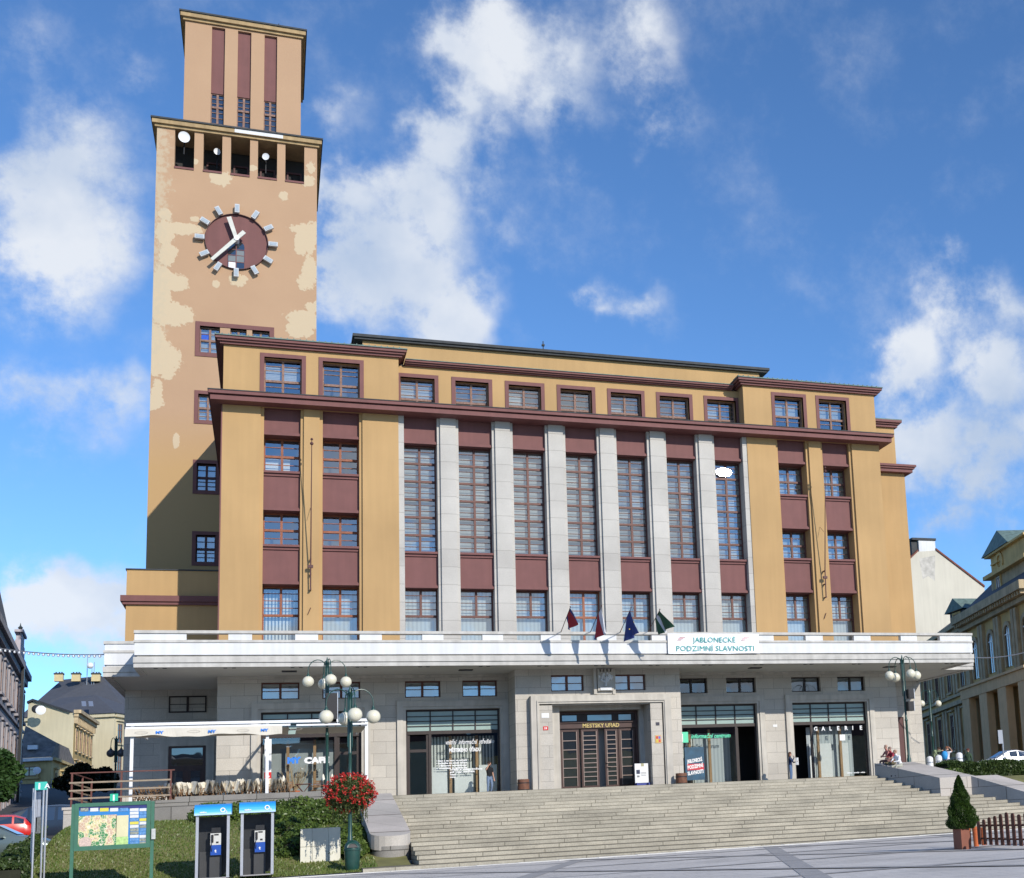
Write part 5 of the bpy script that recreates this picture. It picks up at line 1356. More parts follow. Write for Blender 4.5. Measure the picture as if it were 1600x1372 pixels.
# ------------------------------------------------------------------ phone booths
def booth():
    t = thing('phone_booth', 'left blue-topped phone booth with a pale payphone', 'phone booth', (0,0,0), 'phone booths on the kerb')
    W_, D_, H_ = 1.06, 1.0, 2.28
    dg = mat('booth_dark_panel', (.025,.027,.03), .35, .2, 3)
    for x in (0, W_):
        mb = MB(); s = .09; xa = x if x == 0 else x-s; mb.box(xa, xa+s, 0, .10, 0, H_); mb.build('front_post', M['steel'], t)
        mb = MB(); mb.box(xa+.0, xa+.05, .96, D_, 0, H_); mb.build('rear_post', M['steel'], t)
        g = MB(); xg = .03 if x == 0 else W_-.03; g.quad((xg,.1,.35),(xg,.96,.35),(xg,.96,H_),(xg,.1,H_)); g.build('side_glass', glass('booth_glass', refl=.12), t)
    mb = MB(); mb.box(.05, W_-.05, .93, .96, .1, 2.2); mb.build('back_panel', dg, t)
    mb = MB(); mb.box(.09, .42, .86, .925, .0, .95); mb.box(.42, .80, .6, .925, .0, 1.2); mb.build('pedestal', mat('grey_pedestal', (.04,.042,.045), .5, .1, 4), t)
    mb = MB(); n = 10; pts = [(0-.03, -.06, H_-.02), (-.03,-.10,H_+.12)]
    prof = [(-.10, H_-.03)] + [(-.10+ .0, H_+.02)] + [(-.10+.35*(1-math.cos(a)), H_+.04+.32*math.sin(a)) for a in [PI/2*i/8 for i in range(9)]] + [(D_+.02, H_+.36), (D_+.02, H_-.03)]
    mb.prism([(-.05, y, z) for y, z in prof][::-1], (W_+.10, 0, 0))
    mtb, tt, pp = newmat('booth_blue_roof'); pp.inputs['Roughness'].default_value = .35
    g = tt.nodes.new('ShaderNodeTexCoord'); s = tt.nodes.new('ShaderNodeSeparateXYZ'); lk(tt, g.outputs['Object'], s.inputs[0])
    r = tt.nodes.new('ShaderNodeMapRange'); r.inputs[1].default_value = H_-.03; r.inputs[2].default_value = H_+.3; lk(tt, s.outputs['Z'], r.inputs[0])
    cr_ = tt.nodes.new('ShaderNodeValToRGB'); cr_.color_ramp.elements[0].color = (.55,.75,.92,1); cr_.color_ramp.elements[1].color = (.02,.26,.66,1); cr_.color_ramp.elements.new(.35).color = (.05,.42,.80,1)
    lk(tt, r.outputs[0], cr_.inputs[0]); lk(tt, cr_.outputs[0], pp.inputs['Base Color'])
    rf_ = mb.build('roof', mtb, t); rf_['_loc'] = (0,0,0)
    mb = MB(); c = Vector((.84,-.115,H_+.13)); n = 20
    for i in range(n):
        a0, a1 = 2*PI*i/n, 2*PI*(i+1)/n
        mb.quad(*[c+Vector((q*math.cos(a), .02*0, q*math.sin(a))) for q, a in ((.085,a0),(.085,a1),(.05,a1),(.05,a0))])
    mb.v = [v+Vector((0, .0, 0)) for v in mb.v]; mb.build('logo_ring', M['white'], rf_)
    text('logo_digit', '2', .1, M['white'], (.93,-.118,H_+.03), rf_, ext=.002, bold=.004)
    text('roof_lettering', 'telefon', .075, M['white'], (.12,-.118,H_+.05), rf_, ext=.002, bold=.004)
    for x in (0-.05, W_):
        pass
    mb = MB(); mb.box(.44,.78,.50,.60,1.18,1.60); ph = mb.build('payphone', mat('payphone_grey', (.55,.56,.54), .4, .05, 5), t); ph['_loc'] = (0,0,0)
    mb = MB(); mb.box(.47,.54,.455,.50,1.28,1.55); mb.tube([(.5,.46,1.3),(.46,.44,1.1),(.48,.46,.95),(.5,.5,1.15)], .012, 6); mb.build('handset', M['black'], ph)
    mb = MB(); mb.box(.56,.70,.49,.50,1.52,1.57); mb.box(.62,.70,.49,.50,1.24,1.30); mb.build('display', M['black'], ph)
    mb = MB(); mb.box(.45,.78,.48,.60,.82,1.175); mb.build('blue_case', mat('payphone_blue', (.01,.07,.36), .4, .05, 5), ph)
    text('symbol', '✆' if False else 't', .16, M['white'], (.58,.476,.92), ph, ext=.002, bold=.006)
    mb = MB(); mb.box(.47,.77,.56,.62,1.62,1.8); mb.build('phone_hood', dg, ph)
    mb = MB(); mb.box(0, W_, .0, D_, 0, .03); mb.build('booth_floor', M['plaza_dark'], t)
    return t
bo = booth(); zb = -2.86
xa = wy(305, 1340, -21.0).x; xb = wy(375.5, 1340, -21.0).x
bo.location = (xa, -21.0, zb)
b2 = dup(bo, (xb, -21.0, zb+.02), 0, 'right blue-topped phone booth with a pale payphone')
for b_ in (bo, b2): b_.scale = (1.0, 1.0, .945)

# ------------------------------------------------------------------ town map board
yb = -21.2
def bp(u, v): p = wy(u, v, yb); return p.x, p.z
bX0, bZ1 = bp(112, 1256); bX1, _ = bp(241, 1256); bZ0 = bp(117, 1330)[1]
mbd = thing('map_board', 'green framed town map board on two posts on the lawn', 'map board', ((bX0+bX1)/2, yb, -2.9))
for x in (bX0+.05, bX1-.04):
    mb = MB(); mb.box(x-.05, x+.05, yb, yb+.1, -3.0, bZ1-.02); mb.build('post', M['green_sign'], mbd)
xi0, xi1 = bX0+.12, bX1-.12
mb = MB(); mb.box(xi0-.02, xi1+.02, yb-.02, yb+.08, bZ0, bZ0+.14); mb.box(xi0-.02, xi1+.02, yb-.02, yb+.08, bZ1-.12, bZ1); mb.box(xi0-.02, xi0+.1, yb-.02, yb+.08, bZ0+.14, bZ1-.12); mb.box(xi1-.1, xi1+.02, yb-.02, yb+.08, bZ0+.14, bZ1-.12)
mb.build('frame', M['green_sign'], mbd)
mb = MB(); mb.box(xi0+.1, xi1-.1, yb+.02, yb+.05, bZ0+.14, bZ1-.12); mb.build('backing', mat('map_blue', (.03,.20,.50), .4, .05, 3), mbd)
def mapmat():
    mt, t, p = newmat('street_map'); N = t.nodes; p.inputs['Roughness'].default_value = .4
    g = N.new('ShaderNodeNewGeometry'); n = N.new('ShaderNodeTexNoise'); n.inputs['Scale'].default_value = 3.2; n.inputs['Detail'].default_value = 3; lk(t, g.outputs['Position'], n.inputs['Vector'])
    cr_ = N.new('ShaderNodeValToRGB'); cr_.color_ramp.interpolation = 'CONSTANT'; e = cr_.color_ramp.elements
    e[0].position = 0; e[0].color = (.07,.24,.09,1); e[1].position = .50; e[1].color = (.62,.55,.28,1); x = e.new(.57); x.color = (.52,.36,.25,1); x = e.new(.70); x.color = (.25,.55,.65,1)
    lk(t, n.outputs['Fac'], cr_.inputs[0])
    v = N.new('ShaderNodeTexVoronoi'); v.feature = 'DISTANCE_TO_EDGE'; v.inputs['Scale'].default_value = 11; lk(t, g.outputs['Position'], v.inputs['Vector'])
    m1 = N.new('ShaderNodeMath'); m1.operation = 'LESS_THAN'; lk(t, v.outputs['Distance'], m1.inputs[0]); m1.inputs[1].default_value = .04
    mi = N.new('ShaderNodeMix'); mi.data_type = 'RGBA'; lk(t, m1.outputs[0], mi.inputs['Factor']); lk(t, cr_.outputs[0], mi.inputs[6]); mi.inputs[7].default_value = (.72,.66,.5,1)
    lk(t, mi.outputs[2], p.inputs['Base Color']); return mt
def brect(name, u0, v0, u1, v1, mt, d=.0):
    x0, z1 = bp(u0, v0); x1, z0 = bp(u1, v1); z1b = bp(u1, v0)[1]; z1 = (z1+z1b)/2
    mb = MB(); mb.box(x0, x1, yb+.012-d, yb+.018-d, z0, z1); return mb.build(name, mt, mbd)
navy = mat('board_navy', (.03,.04,.17), .4)
brect('header', 122, 1256.5, 231, 1262, navy)
brect('town_map', 123, 1274, 181, 1325, mapmat())
brect('legend', 181.5, 1274, 200, 1307, mat('legend_cream', (.62,.58,.36), .5, .1, 3)); brect('legend', 181.5, 1307.5, 200, 1323, mat('legend_green', (.40,.58,.22), .5, .3, 12))
text('header_text', 'INFORMACE · MAPA MĚSTA · JABLONEC · PLAN', .055, M['white'], (bp(124,1261)[0], yb+.008, bp(124,1261.3)[1]), mbd, fit=1.95, ext=.001)
adc = [mat('advert_white', (.62,.63,.62), .5, .05, 20), mat('advert_yellow', (.62,.55,.08), .5, .05, 20), mat('advert_blue', (.10,.25,.50), .5, .4, 14), mat('advert_photo', (.26,.28,.24), .5, .6, 18)]
ra = random.Random(2)
for i in range(12):
    for j, (ua, ub) in enumerate(((203, 216.5), (218, 230))):
        v0 = 1263+i*5.2; 
        if v0 > 1324: continue
        brect('advert', ua, v0, ub, v0+4.1, adc[ra.choice((0,0,0,1,2,2,3,3))] if (i, j) != (4, 0) else adc[1], .004)
for k, (ua, ub) in enumerate(((126,138),(141,153.5),(156,169.5),(172,184.5),(187,200))): brect('advert', ua, 1262.5, ub, 1267.6, adc[(3,0,1,0,2)[k]], .004)
x0, z0 = bp(133, 1317); mb = MB(); mb.lathe([(.001,0),(.19,0.001),(.19,.01)], (0,0,0), 20); mb.v = [Vector((x0+v.x, yb+.006-v.z, z0+v.y)) for v in mb.v]; mb.build('map_inset', mat('inset_pink', (.55,.42,.36), .5, .3, 20), mbd)
isg, izz = bp(178, 1246)
sg = mat('info_green', (.02,.42,.26), .45)
mb = MB(); mb.box(isg-.12, isg+.12, yb+.02, yb+.06, izz-.12, izz+.12); mb.box(isg-.02, isg+.02, yb+.03, yb+.05, bZ1, izz-.12); isn = mb.build('info_symbol', sg, mbd); isn['_loc'] = mbd['_loc']
text('letter', 'i', .26, M['white'], (isg-.035, yb+.015, izz-.09), isn, ext=.002, bold=.014)
mb = MB(); px_, pz_ = bp(240, 1303); mb.box(px_-.06, px_+.06, yb-.08, yb, pz_-.17, pz_+.17); mb.build('leaflet_box', mat('leaflet_grey', (.45,.47,.45), .5, .2, 9), mbd)

# ------------------------------------------------------------------ signpost (information pictograms on steel tubes)
ys = -21.4
def sp_(u, v): return wy(u, v, ys)
sgp = thing('information_sign', 'steel tube signpost with green pictograms and narrow panels, left of the map board', 'signpost', (sp_(60,1360).x, ys, -3.0))
for u, y_ in ((52.5, ys), (66, ys+1.3), (49.5, ys+2.6), (71, ys+2.2)):
    q = wy(u, 1300, y_); mb = MB(); top = wy(u, 1232, y_).z; mb.tube([(q.x,y_,-3.0),(q.x,y_,top)], .033 if u != 49.5 else .02, 8); mb.build('post', M['steel'], sgp)
a, b = sp_(55, 1222), sp_(73.5, 1234)
mb = MB(); mb.box(a.x, b.x, ys-.03, ys, b.z, a.z+.0); pan = mb.build('pictogram_panel', mat('teal_sign', (.05,.46,.38), .45), sgp); pan['_loc'] = sgp['_loc']
text('letter', 'i', .26, M['white'], (a.x+.10, ys-.036, b.z+.04), pan, ext=.002, bold=.016)
mb = MB(); mb.box(a.x+.01, a.x+.2, ys-.034, ys-.031, b.z+.03, a.z-.03) if False else None
text('letter', 'A', .22, M['white'], (a.x+.28, ys-.036, b.z+.05), pan, ext=.002, bold=.004)
for k, (u0, u1, v0, v1) in enumerate(((52,57,1238,1300),(59,63,1237,1276),(56,63,1277,1302))):
    A_, B_ = wy(u0, v0, ys+.5), wy(u1, v1, ys+.5); mb = MB(); mb.box(A_.x, B_.x, ys+.5, ys+.53, B_.z, A_.z); mb.build('narrow_panel', M['steel'] if k < 2 else mat('ribbed_panel', (.12,.13,.13), .6, .4, 14), sgp)

# ------------------------------------------------------------------ flags, banner, facade poles
def cloth(mb, pts_top, L, sway, nu=10, nv=14, fold=.12, ph=0.0):
    # hangs from the line pts_top (two points), folds run down it
    A, B = Vector(pts_top[0]), Vector(pts_top[1])
    for i in range(nu+1):
        for j in range(nv+1):
            s, t = i/nu, j/nv; p = A.lerp(B, s)+Vector((-(1-s)*.25*t+.25*s*t, 0, 0))
            drop = L*t*(1-.0*s); x = p.x+sway*t*(1-s*.2)+fold*math.sin(s*9+ph+t*1.5)*t**.5*.8
            y = p.y+fold*math.cos(s*8+ph*2+t*2)*t**.5
            mb.v.append(Vector((x, y, p.z-drop)))
    for i in range(nu):
        for j in range(nv): a = i*(nv+1)+j; mb.f.append([a, a+1, a+nv+2, a+nv+1]); mb.mi.append(0)
FY = CY0+.12
def flag(label, base, tip, bands, Lf, sway, ph):
    b, tp = Vector(base), Vector(tip)
    t = thing('flag', label, 'flag', tuple(b), 'flags over the entrance')
    mb = MB(); mb.tube([b, tp], [.022,.016], 8); mb.ball(tp+Vector((0,0,.03)), .035, 8, 6); mb.build('flag_pole', M['maroon_dark'], t)
    mb = MB(); a = b.lerp(tp, .60); c = b.lerp(tp, .97)
    cloth(mb, (a, c), Lf, sway, 12, 16, .15, ph)
    mts = []
    for col in bands: mts.append(mat('flag_cloth', col, .85, .05, 6))
    n = len(bands)
    # colour by the stretch of cloth along the hoist / fly
    for fi, f in enumerate(mb.f):
        i = fi//16; j = fi % 16; mb.mi[fi] = min(n-1, int(i/12*n)) if bands else 0
    o = mb.build('flag_cloth', mts, t, smooth=True); o['_loc'] = t['_loc']
    return t, o
pb = [wy(u, v, FY) for u, v in ((876,989),(922,989),(968,990),(1013,987))]
pt = [wy(u, v, FY-2.7) for u, v in ((891,949),(940,947),(986,950),(1031,953))]
red_, blue_, white_, green_ = (.36,.03,.04), (.03,.05,.20), (.66,.66,.70), (.035,.10,.055)
flag('blue, red and white flag furled highest at the far left of the four', pb[0], pt[0], (blue_, red_, red_, blue_), .70, .26, .4)
flag('white, red and blue striped flag hanging limp, second from the left', pb[1], pt[1], (blue_, red_, white_, white_), 1.2, .10, 1.3)
_, ef = flag('dark blue flag with a ring of yellow stars', pb[2], pt[2], (blue_,)*3, 1.25, .15, 2.2)
st_m = mat('star_yellow', (.75,.55,.05), .7)
for k in range(7):
    c = pb[2].lerp(pt[2], .75)+Vector((.12+.12*math.sin(k*.9), -.16, -.18-.12*k)); mb = MB(); pts = []
    for i in range(10): a = PI/2+i*PI/5; r = .045 if i % 2 == 0 else .018; pts.append(c+Vector((r*math.cos(a), 0, r*math.sin(a))))
    mb.prism(pts, (0,-.005,0)); mb.build('star', st_m, ef) if k in (0,2,3,5) else None
flag('green and white flag drooping towards the banner', pb[3], pt[3], (green_, white_, green_, green_), .85, .5, 3.1)
ba, bb = wy(1043, 990, CY0-.09), wy(1187, 1021, CY0-.09)
bn = thing('banner', 'white cloth banner announcing autumn festivities on the canopy', 'banner', (ba.x, CY0-.05, bb.z))
mb = MB(); n = 24
for i in range(n+1):
    x = ba.x+(bb.x-ba.x)*i/n
    for j in range(5): mb.v.append(Vector((x, CY0-.09+.02*math.sin(i*1.3+j), bb.z+(ba.z-bb.z)*j/4 - .015*math.sin(i/n*PI*4)*(j in (0,)))))
for i in range(n):
    for j in range(4): a = i*5+j; mb.f.append([a, a+5, a+6, a+1]); mb.mi.append(0)
mb.build('banner_cloth', mat('banner_white', (.80,.82,.85), .8, .03, 2), bn, smooth=True)
teal = mat('teal_lettering', (.06,.33,.30), .7)
wB = bb.x-ba.x; hB = ba.z-bb.z
text('lettering', 'JABLONECKÉ', .40, teal, (ba.x+wB*.27, CY0-.135, bb.z+hB*.56), bn, fit=wB*.47, ext=.003)
text('lettering', 'PODZIMNÍ SLAVNOSTI', .40, teal, (ba.x+wB*.08, CY0-.135, bb.z+hB*.13), bn, fit=wB*.85, ext=.003)
pk = mat('banner_pink_print', (.70,.45,.45), .8)
for fx in (.14, .84):
    mb = MB(); cx_ = ba.x+wB*fx
    for k in range(3): mb.box(cx_-.22+.08*k, cx_+.02+.12*k, CY0-.118, CY0-.112, bb.z+hB*(.66+.07*k), bb.z+hB*(.70+.07*k))
    mb.build('printed_leaf', pk, bn)
def wall_pole(label, x, zb_, lean):
    t = thing('wall_flagpole', label, 'flagpole', (x, 0, zb_), 'bare flagpoles on the facade')
    mb = MB(); mb.tube([(x,-.25,zb_),(x+lean*.0,-.32,zb_+1.6),(x+lean,-1.25,zb_+7.7)], [.035,.035,.02], 7); mb.build('pole', M['maroon_dark'], t)
    mb = MB(); mb.ball((x+lean,-1.25,zb_+7.78), .07, 8, 6); mb.ball((x+lean,-1.24,zb_+7.55), .09, 8, 6); mb.build('finial', M['maroon_dark'], t)
    for z in (0.0, .8, 1.6): mb = MB(); mb.box(x-.04, x+.04, -.30, .0, zb_+z, zb_+z+.06); mb.build('bracket', M['maroon_dark'], t)
    mb = MB(); mb.box(x-.14, x+.12, -.36, -.24, zb_+1.15, zb_+1.3); mb.build('clamp', M['maroon_dark'], t)
    mb = MB(); mb.tube([(x,-.5,zb_+2.6+1.4),(x-.02,-.02,zb_+4.4)], .012, 5) ; mb.build('stay', M['maroon_dark'], t)
    mb = MB(); mb.tube([(x+.02,-.06,zb_-.9),(x-.12,-.06,zb_-1.25)], .02, 5); mb.build('cleat', M['maroon_dark'], t)
wall_pole('thin bare flagpole fixed to the left wing between the window columns', 4.38, wy(485.5, 922, -.2).z, .0)
wall_pole('thin bare flagpole fixed to the right wing between the window columns', 33.62, wy(1286, 934, -.2).z, .0)

# ------------------------------------------------------------------ things on the landing
for u, lb in ((818, 'round brown wooden tub left of the portal'), (1065.5, 'round brown wooden tub right of the portal')):
    p = wy(u, 1236, -2.9); t = thing('wooden_tub', lb, 'tub', (p.x, -2.9, 0), 'wooden tubs beside the portal')
    mb = MB(); mb.lathe([(.30,0),(.31,.02),(.30,.72),(.26,.72),(.26,.66)], (p.x,-2.9,0), 20); mb.build('tub_body', mat('tub_wood', (.17,.075,.045), .6, .3, 8), t, smooth=True)
    mb = MB(); mb.lathe([(.315,.15),(.315,.2)], (p.x,-2.9,0), 20); mb.lathe([(.315,.5),(.315,.55)], (p.x,-2.9,0), 20); mb.build('hoop', M['black'], t)
p = wy(1003, 1225, -2.0)
ab = thing('pavement_board', 'white notice board on small feet to the right of the main doors', 'notice board', (p.x, -2.0, 0))
za_ = wy(1003, 1193, -2.0).z; mb = MB(); mb.box(p.x-.38, p.x+.38, -2.05, -2.0, .32, za_); mb.build('board', M['paper'], ab)
mb = MB(); mb.box(p.x-.36, p.x-.3, -2.3, -1.8, .0, .32); mb.box(p.x+.3, p.x+.36, -2.3, -1.8, .0, .32); mb.box(p.x-.3, p.x+.3, -2.06, -2.01, .16, .30); mb.build('stand', mat('blue_stand', (.03,.05,.25), .5), ab)
for dx, dz, w_, h_, c_ in ((-.2,.8,.2,.22,(.03,.04,.08)),(-.2,.62,.14,.1,(.2,.2,.2)),(.05,1.2,.16,.16,(.35,.33,.2)),(.1,.85,.3,.03,(.3,.3,.3)),(.1,.78,.3,.03,(.3,.3,.3)),(.1,.7,.26,.03,(.3,.3,.3))):
    mb = MB(); mb.box(p.x+dx-w_/2, p.x+dx+w_/2, -2.056, -2.051, dz, dz+h_); mb.build('notice', mat('notice_print', c_, .6), ab)

# ------------------------------------------------------------------ potted conifer, pots, picket fence on the square
def on_plaza(u, v):
    p = wz(u, v, ZP)
    for _ in range(6): p = wz(u, v, plaza_z(p.x, p.y))
    return p
cp = on_plaza(1509, 1327)
def pot(t, c, r, h, mt):
    mb = MB(); mb.lathe([(r*.78,0),(r*.98,h*.86),(r*1.08,h*.86),(r*1.08,h),(r*.95,h),(r*.9,h*.9)], c, 22); mb.build('pot', mt, t, smooth=True)
    mb = MB(); mb.lathe([(.001,h*.92),(r*.9,h*.921),(r*.9,h*.922)], c, 16); mb.build('soil', M['core'], t)
k = (cp-EYE).dot(FWD)/F_PX            # metres per photo pixel there
cf = thing('potted_conifer', 'cone-shaped potted conifer at the end of the picket fence', 'conifer', tuple(cp))
Ht = (1326-1212)*k; ph_ = 46*k*.82
brp = mat('brown_planter', (.22,.075,.045), .6, .1, 4)
mb = MB(); mb.box(cp.x-9.5*k, cp.x+6*k, cp.y-.1, cp.y+.35, cp.z, cp.z+ph_); mb.build('planter', brp, cf)
mb = MB(); mb.tube([cp+Vector((0,.1,ph_*.9)), cp+Vector((0,.1,Ht*.8))], [.03,.01], 6); mb.build('trunk', M['core'], cf)
mb = MB(); rt = random.Random(8)
for _ in range(19000):
    f = rt.random()**1.2; z = ph_*.85+(Ht-ph_*.85)*f; R_t = (26*k)*min(1.0, .72+f*1.9)*(1-max(0,f-.12)/.88)**.8*(.93+.07*math.sin(f*23))
    a = rt.uniform(0, 2*PI); q = R_t*(.45+.55*rt.random()**.5)*(1+.13*math.sin(a*5+f*16)); p = cp+Vector((q*math.cos(a), .1+q*math.sin(a), z))
    up = Vector((math.cos(a)*.6+rt.gauss(0,.3), math.sin(a)*.6+rt.gauss(0,.3), 1)).normalized(); sd = up.cross(Vector((rt.gauss(0,1), rt.gauss(0,1), rt.gauss(0,1)))).normalized(); s = rt.uniform(.018,.04)
    mb.add([p-up*s*.5, p+sd*s*.4, p+up*s*1.3, p-sd*s*.4], [(0,1,2,3)])
mb.build('foliage', M['thuja'], cf)
GPOT = 'terracotta pots behind the fence'
for i, (u, w_, v1) in enumerate(((1513.5,6.5,1326),(1524,6,1325),(1535,7,1323),(1547,6,1321))):
    q = on_plaza(u, v1+0.0)+Vector((.1,.5,0)); q.z = plaza_z(q.x, q.y)
    t = thing('flower_pot', ('orange pot touching the conifer planter','second orange pot beside the conifer planter','orange pot with dark plant at the first picket','orange pot seen between the pickets')[i], 'pot', tuple(q), GPOT)
    pot(t, q, w_*k*.75, (38-3*i)*k, M['terracotta'])
    if i == 2:
        mb = MB(); leaves(mb, q+Vector((0,0,44*k)), (.16,.16,.14), 500, .03, rt); mb.build('plant', M['thuja'], t)
fs, fe = on_plaza(1531, 1323.5), on_plaza(1612, 1327)
pfn = thing('picket_fence', 'dark stained low picket fence on the square', 'fence', tuple(fs))
D_ = (fe-fs); Lh = math.hypot(D_.x, D_.y); d = Vector((D_.x, D_.y, 0)).normalized(); nrm_ = Vector((-d.y, d.x, 0))
hp = 50*k; n = int(80/9.4)
def obox(mb, c, along, wd_, th_, z0, z1, pointed=False):
    a = Vector(c)-along*wd_/2-nrm_*th_/2; pts = [a, a+along*wd_, a+along*wd_+nrm_*th_, a+nrm_*th_]
    if not pointed: mb.prism([Vector((p.x, p.y, z0)) for p in pts], (0,0,z1-z0))
    else:
        A = Vector(c)-along*wd_/2; poly = [Vector((A.x,A.y,z0)), Vector((A.x,A.y,z1-wd_*.3))]
        for i in range(7): t_ = PI-PI*i/6; q = Vector(c)+along*(wd_/2*math.cos(t_)); poly.append(Vector((q.x, q.y, z1-wd_*.3+wd_*.3*math.sin(t_))))
        B = Vector(c)+along*wd_/2; poly.append(Vector((B.x,B.y,z0))); mb.prism(poly, nrm_*th_)
hs = [.74,.80,.86,.90,.95,1.0,.97,.93,.96,1.0,.97,.93]
pit = Lh/8.6
for i in range(10):
    c = fs+d*(i*pit); mb = MB(); obox(mb, c, d, pit*.52, .022, c.z+.07, c.z+.07+hp*hs[i], True); mb.build('picket', M['wood_dark'], pfn)
for z in (.22, hp*.66):
    mb = MB(); a = fs+nrm_*.03; b = fe+nrm_*.03+d*.3
    mb.prism([Vector((a.x,a.y,a.z+z)), Vector((b.x,b.y,b.z+z)), Vector((b.x,b.y,b.z+z+.05)), Vector((a.x,a.y,a.z+z+.05))], nrm_*.03); mb.build('rail', M['wood_dark'], pfn)
# second run of the fence behind, coming forward
f2 = thing('picket_fence', 'back run of the picket fence behind the pots at the right edge', 'fence', tuple(fs+nrm_*1.6+d*.9))
for i in range(8):
    c = fs+nrm_*1.7+d*(.75+i*.15); c.z = plaza_z(c.x, c.y); mb = MB(); obox(mb, c, d, .075, .022, c.z+.07, c.z+.07+hp*1.0, True); mb.build('picket', M['wood_dark'], f2)
for z in (.22, hp*.66):
    mb = MB(); a = fs+nrm_*1.73+d*.7; b = a+d*1.3; a.z = b.z = plaza_z(a.x, a.y); mb.prism([a+Vector((0,0,z)), b+Vector((0,0,z)), b+Vector((0,0,z+.05)), a+Vector((0,0,z+.05))], nrm_*.03); mb.build('rail', M['wood_dark'], f2)

# ================================================================== BACKGROUND BUILDINGS
yel = mat('yellow_render', (.52,.40,.19), .9, .18, .5, streak=.15); cream = mat('cream_render', (.58,.52,.36), .9, .10, .3, streak=.08)
gryr = mat('grey_violet_render', (.33,.315,.34), .9, .15, .8, streak=.1); pale = mat('pale_yellow_render', (.56,.53,.45), .9, .08, .25, streak=.05)
orn = mat('ornate_ochre_render', (.66,.46,.19), .9, .15, .6, streak=.12); orn_st = mat('ornate_dark_stone', (.50,.39,.24), .9, .25, 1.2, streak=.2)
peach = mat('peach_stone', (.74,.50,.27), .9, .1, 1.0, streak=.1)
oldroof = mat('old_grey_tiles', (.17,.155,.145), .95, .45, 1.6); redroof = mat('red_brown_tiles', (.16,.06,.045), .9, .3, 2)
def v2(u, D, vv=1200): p = wd(u, vv, D); return Vector((p.x, p.y, 0))
def zz(v, u, D): return wd(u, v, D).z
class Wall:
    """a vertical wall from A to B (seen from the side of its normal)"""
    def __init__(s, A, B): s.A = A; s.B = B; s.d = (B-A).normalized(); s.L = (B-A).length; s.n = Vector((s.d.y, -s.d.x, 0))
    def P(s, t, z, o=0): p = s.A+s.d*(t*s.L)+s.n*o; return Vector((p.x, p.y, z))
    def slab(s, mb, t0, t1, z0, z1, o0, o1):
        mb.prism([s.P(t0,z0,o0), s.P(t1,z0,o0), s.P(t1,z1,o0), s.P(t0,z1,o0)], s.n*(o1-o0))
def bwin(W_, t, z0, z1, w, root, frame='orn_frame', glassm='glass_dark', surr=None, arch=False, lintel=True):
    h = w/2/W_.L
    if surr:
        mb = MB(); q = .22/W_.L
        W_.slab(mb, t-h-q, t-h, z0-.1, z1+.2, 0, .12); W_.slab(mb, t+h, t+h+q, z0-.1, z1+.2, 0, .12); W_.slab(mb, t-h, t+h, z1, z1+.2, 0, .12)
        if lintel: W_.slab(mb, t-h-q*1.6, t+h+q*1.6, z1+.35, z1+.5, 0, .14 if surr is gryr else .35)
        W_.slab(mb, t-h-q*1.4, t+h+q*1.4, z0-.3, z0-.12, 0, .25); mb.build('window_surround', surr, root)
    mb = MB(); W_.slab(mb, t-h, t+h, z0, z1, .0, .02); g = mb.build('window_glass', M[glassm], root); g['_loc'] = root['_loc']
    mb = MB(); e = .07/W_.L
    W_.slab(mb, t-h, t-h+e, z0, z1, .021, .08); W_.slab(mb, t+h-e, t+h, z0, z1, .021, .08); W_.slab(mb, t-e*.5, t+e*.5, z0, z1, .021, .08)
    zc = z0+(z1-z0)*.66; W_.slab(mb, t-h+e, t+h-e, zc-.04, zc+.04, .0815, .09); W_.slab(mb, t-h+e, t+h-e, z1-.08, z1, .0815, .09); W_.slab(mb, t-h+e, t+h-e, z0, z0+.08, .0815, .09)
    mb.build('glazing_bars', M['frame_old'] if frame == 'orn_frame' else M[frame], g)
def body(mb, P, z0, z1): mb.prism([Vector((p.x, p.y, z0)) for p in P], (0,0,z1-z0))

# grey ornate house at the left edge: facade faces right, receding
A, B = v2(-68, 62), v2(33, 104)
g1 = thing('grey_townhouse', 'tall grey ornate townhouse with a steep dark roof at the left edge', 'house', tuple(B))
Wg = Wall(A, B); zt = zz(1060, 40, 104)
off = Vector((-14, 4, 0)); mb = MB(); body(mb, [A, B, B+off, A+off], -4, zt); mb.build('wall', gryr, g1)
mb = MB(); Wg.slab(mb, -.02, 1.005, zt-.1, zt+.35, 0, .5); Wg.slab(mb, -.02, 1.002, zt-.6, zt-.11, 0, .25)
mb.build('cornice', gryr, g1)
for k in range(4): 
    mb = MB(); z = zt-4.1*k-4.3; Wg.slab(mb, -.01, 1.0, z-.2, z, 0, .14); mb.build('string_course', gryr, g1)
for i in range(12):
    t = .97-.082*i
    for k in range(4): z = zt-4.1*k; bwin(Wg, t, z-3.6, z-1.5, 1.25, g1, surr=gryr)
mb = MB(); Wg.slab(mb, .80, .815, -4, zt-.1, .31, .5); mb.build('downpipe', M['black'], g1)
rz_ = zt+.36; C0 = Wg.P(.0, rz_, .3); C1 = Wg.P(.86, rz_, .3); C1b = Wg.P(.80, rz_+13, -5); C0b = Wg.P(0, rz_+13, -5)
q0, q1, q2, q3 = wd(-60,780,93), wd(-2,915,97), wd(15,992,97), wd(-60,992,88); bq = Vector((-6,5,0))
mb = MB(); mb.quad(q3, q2, q1, q0); mb.quad(q2, q2+bq, q1+bq*.4, q1); mb.quad(C0, C1, C1+Vector((-5,1,3.5)), C0+Vector((-5,1,3.5))); mb.build('roof', M['roof_slate'], g1)
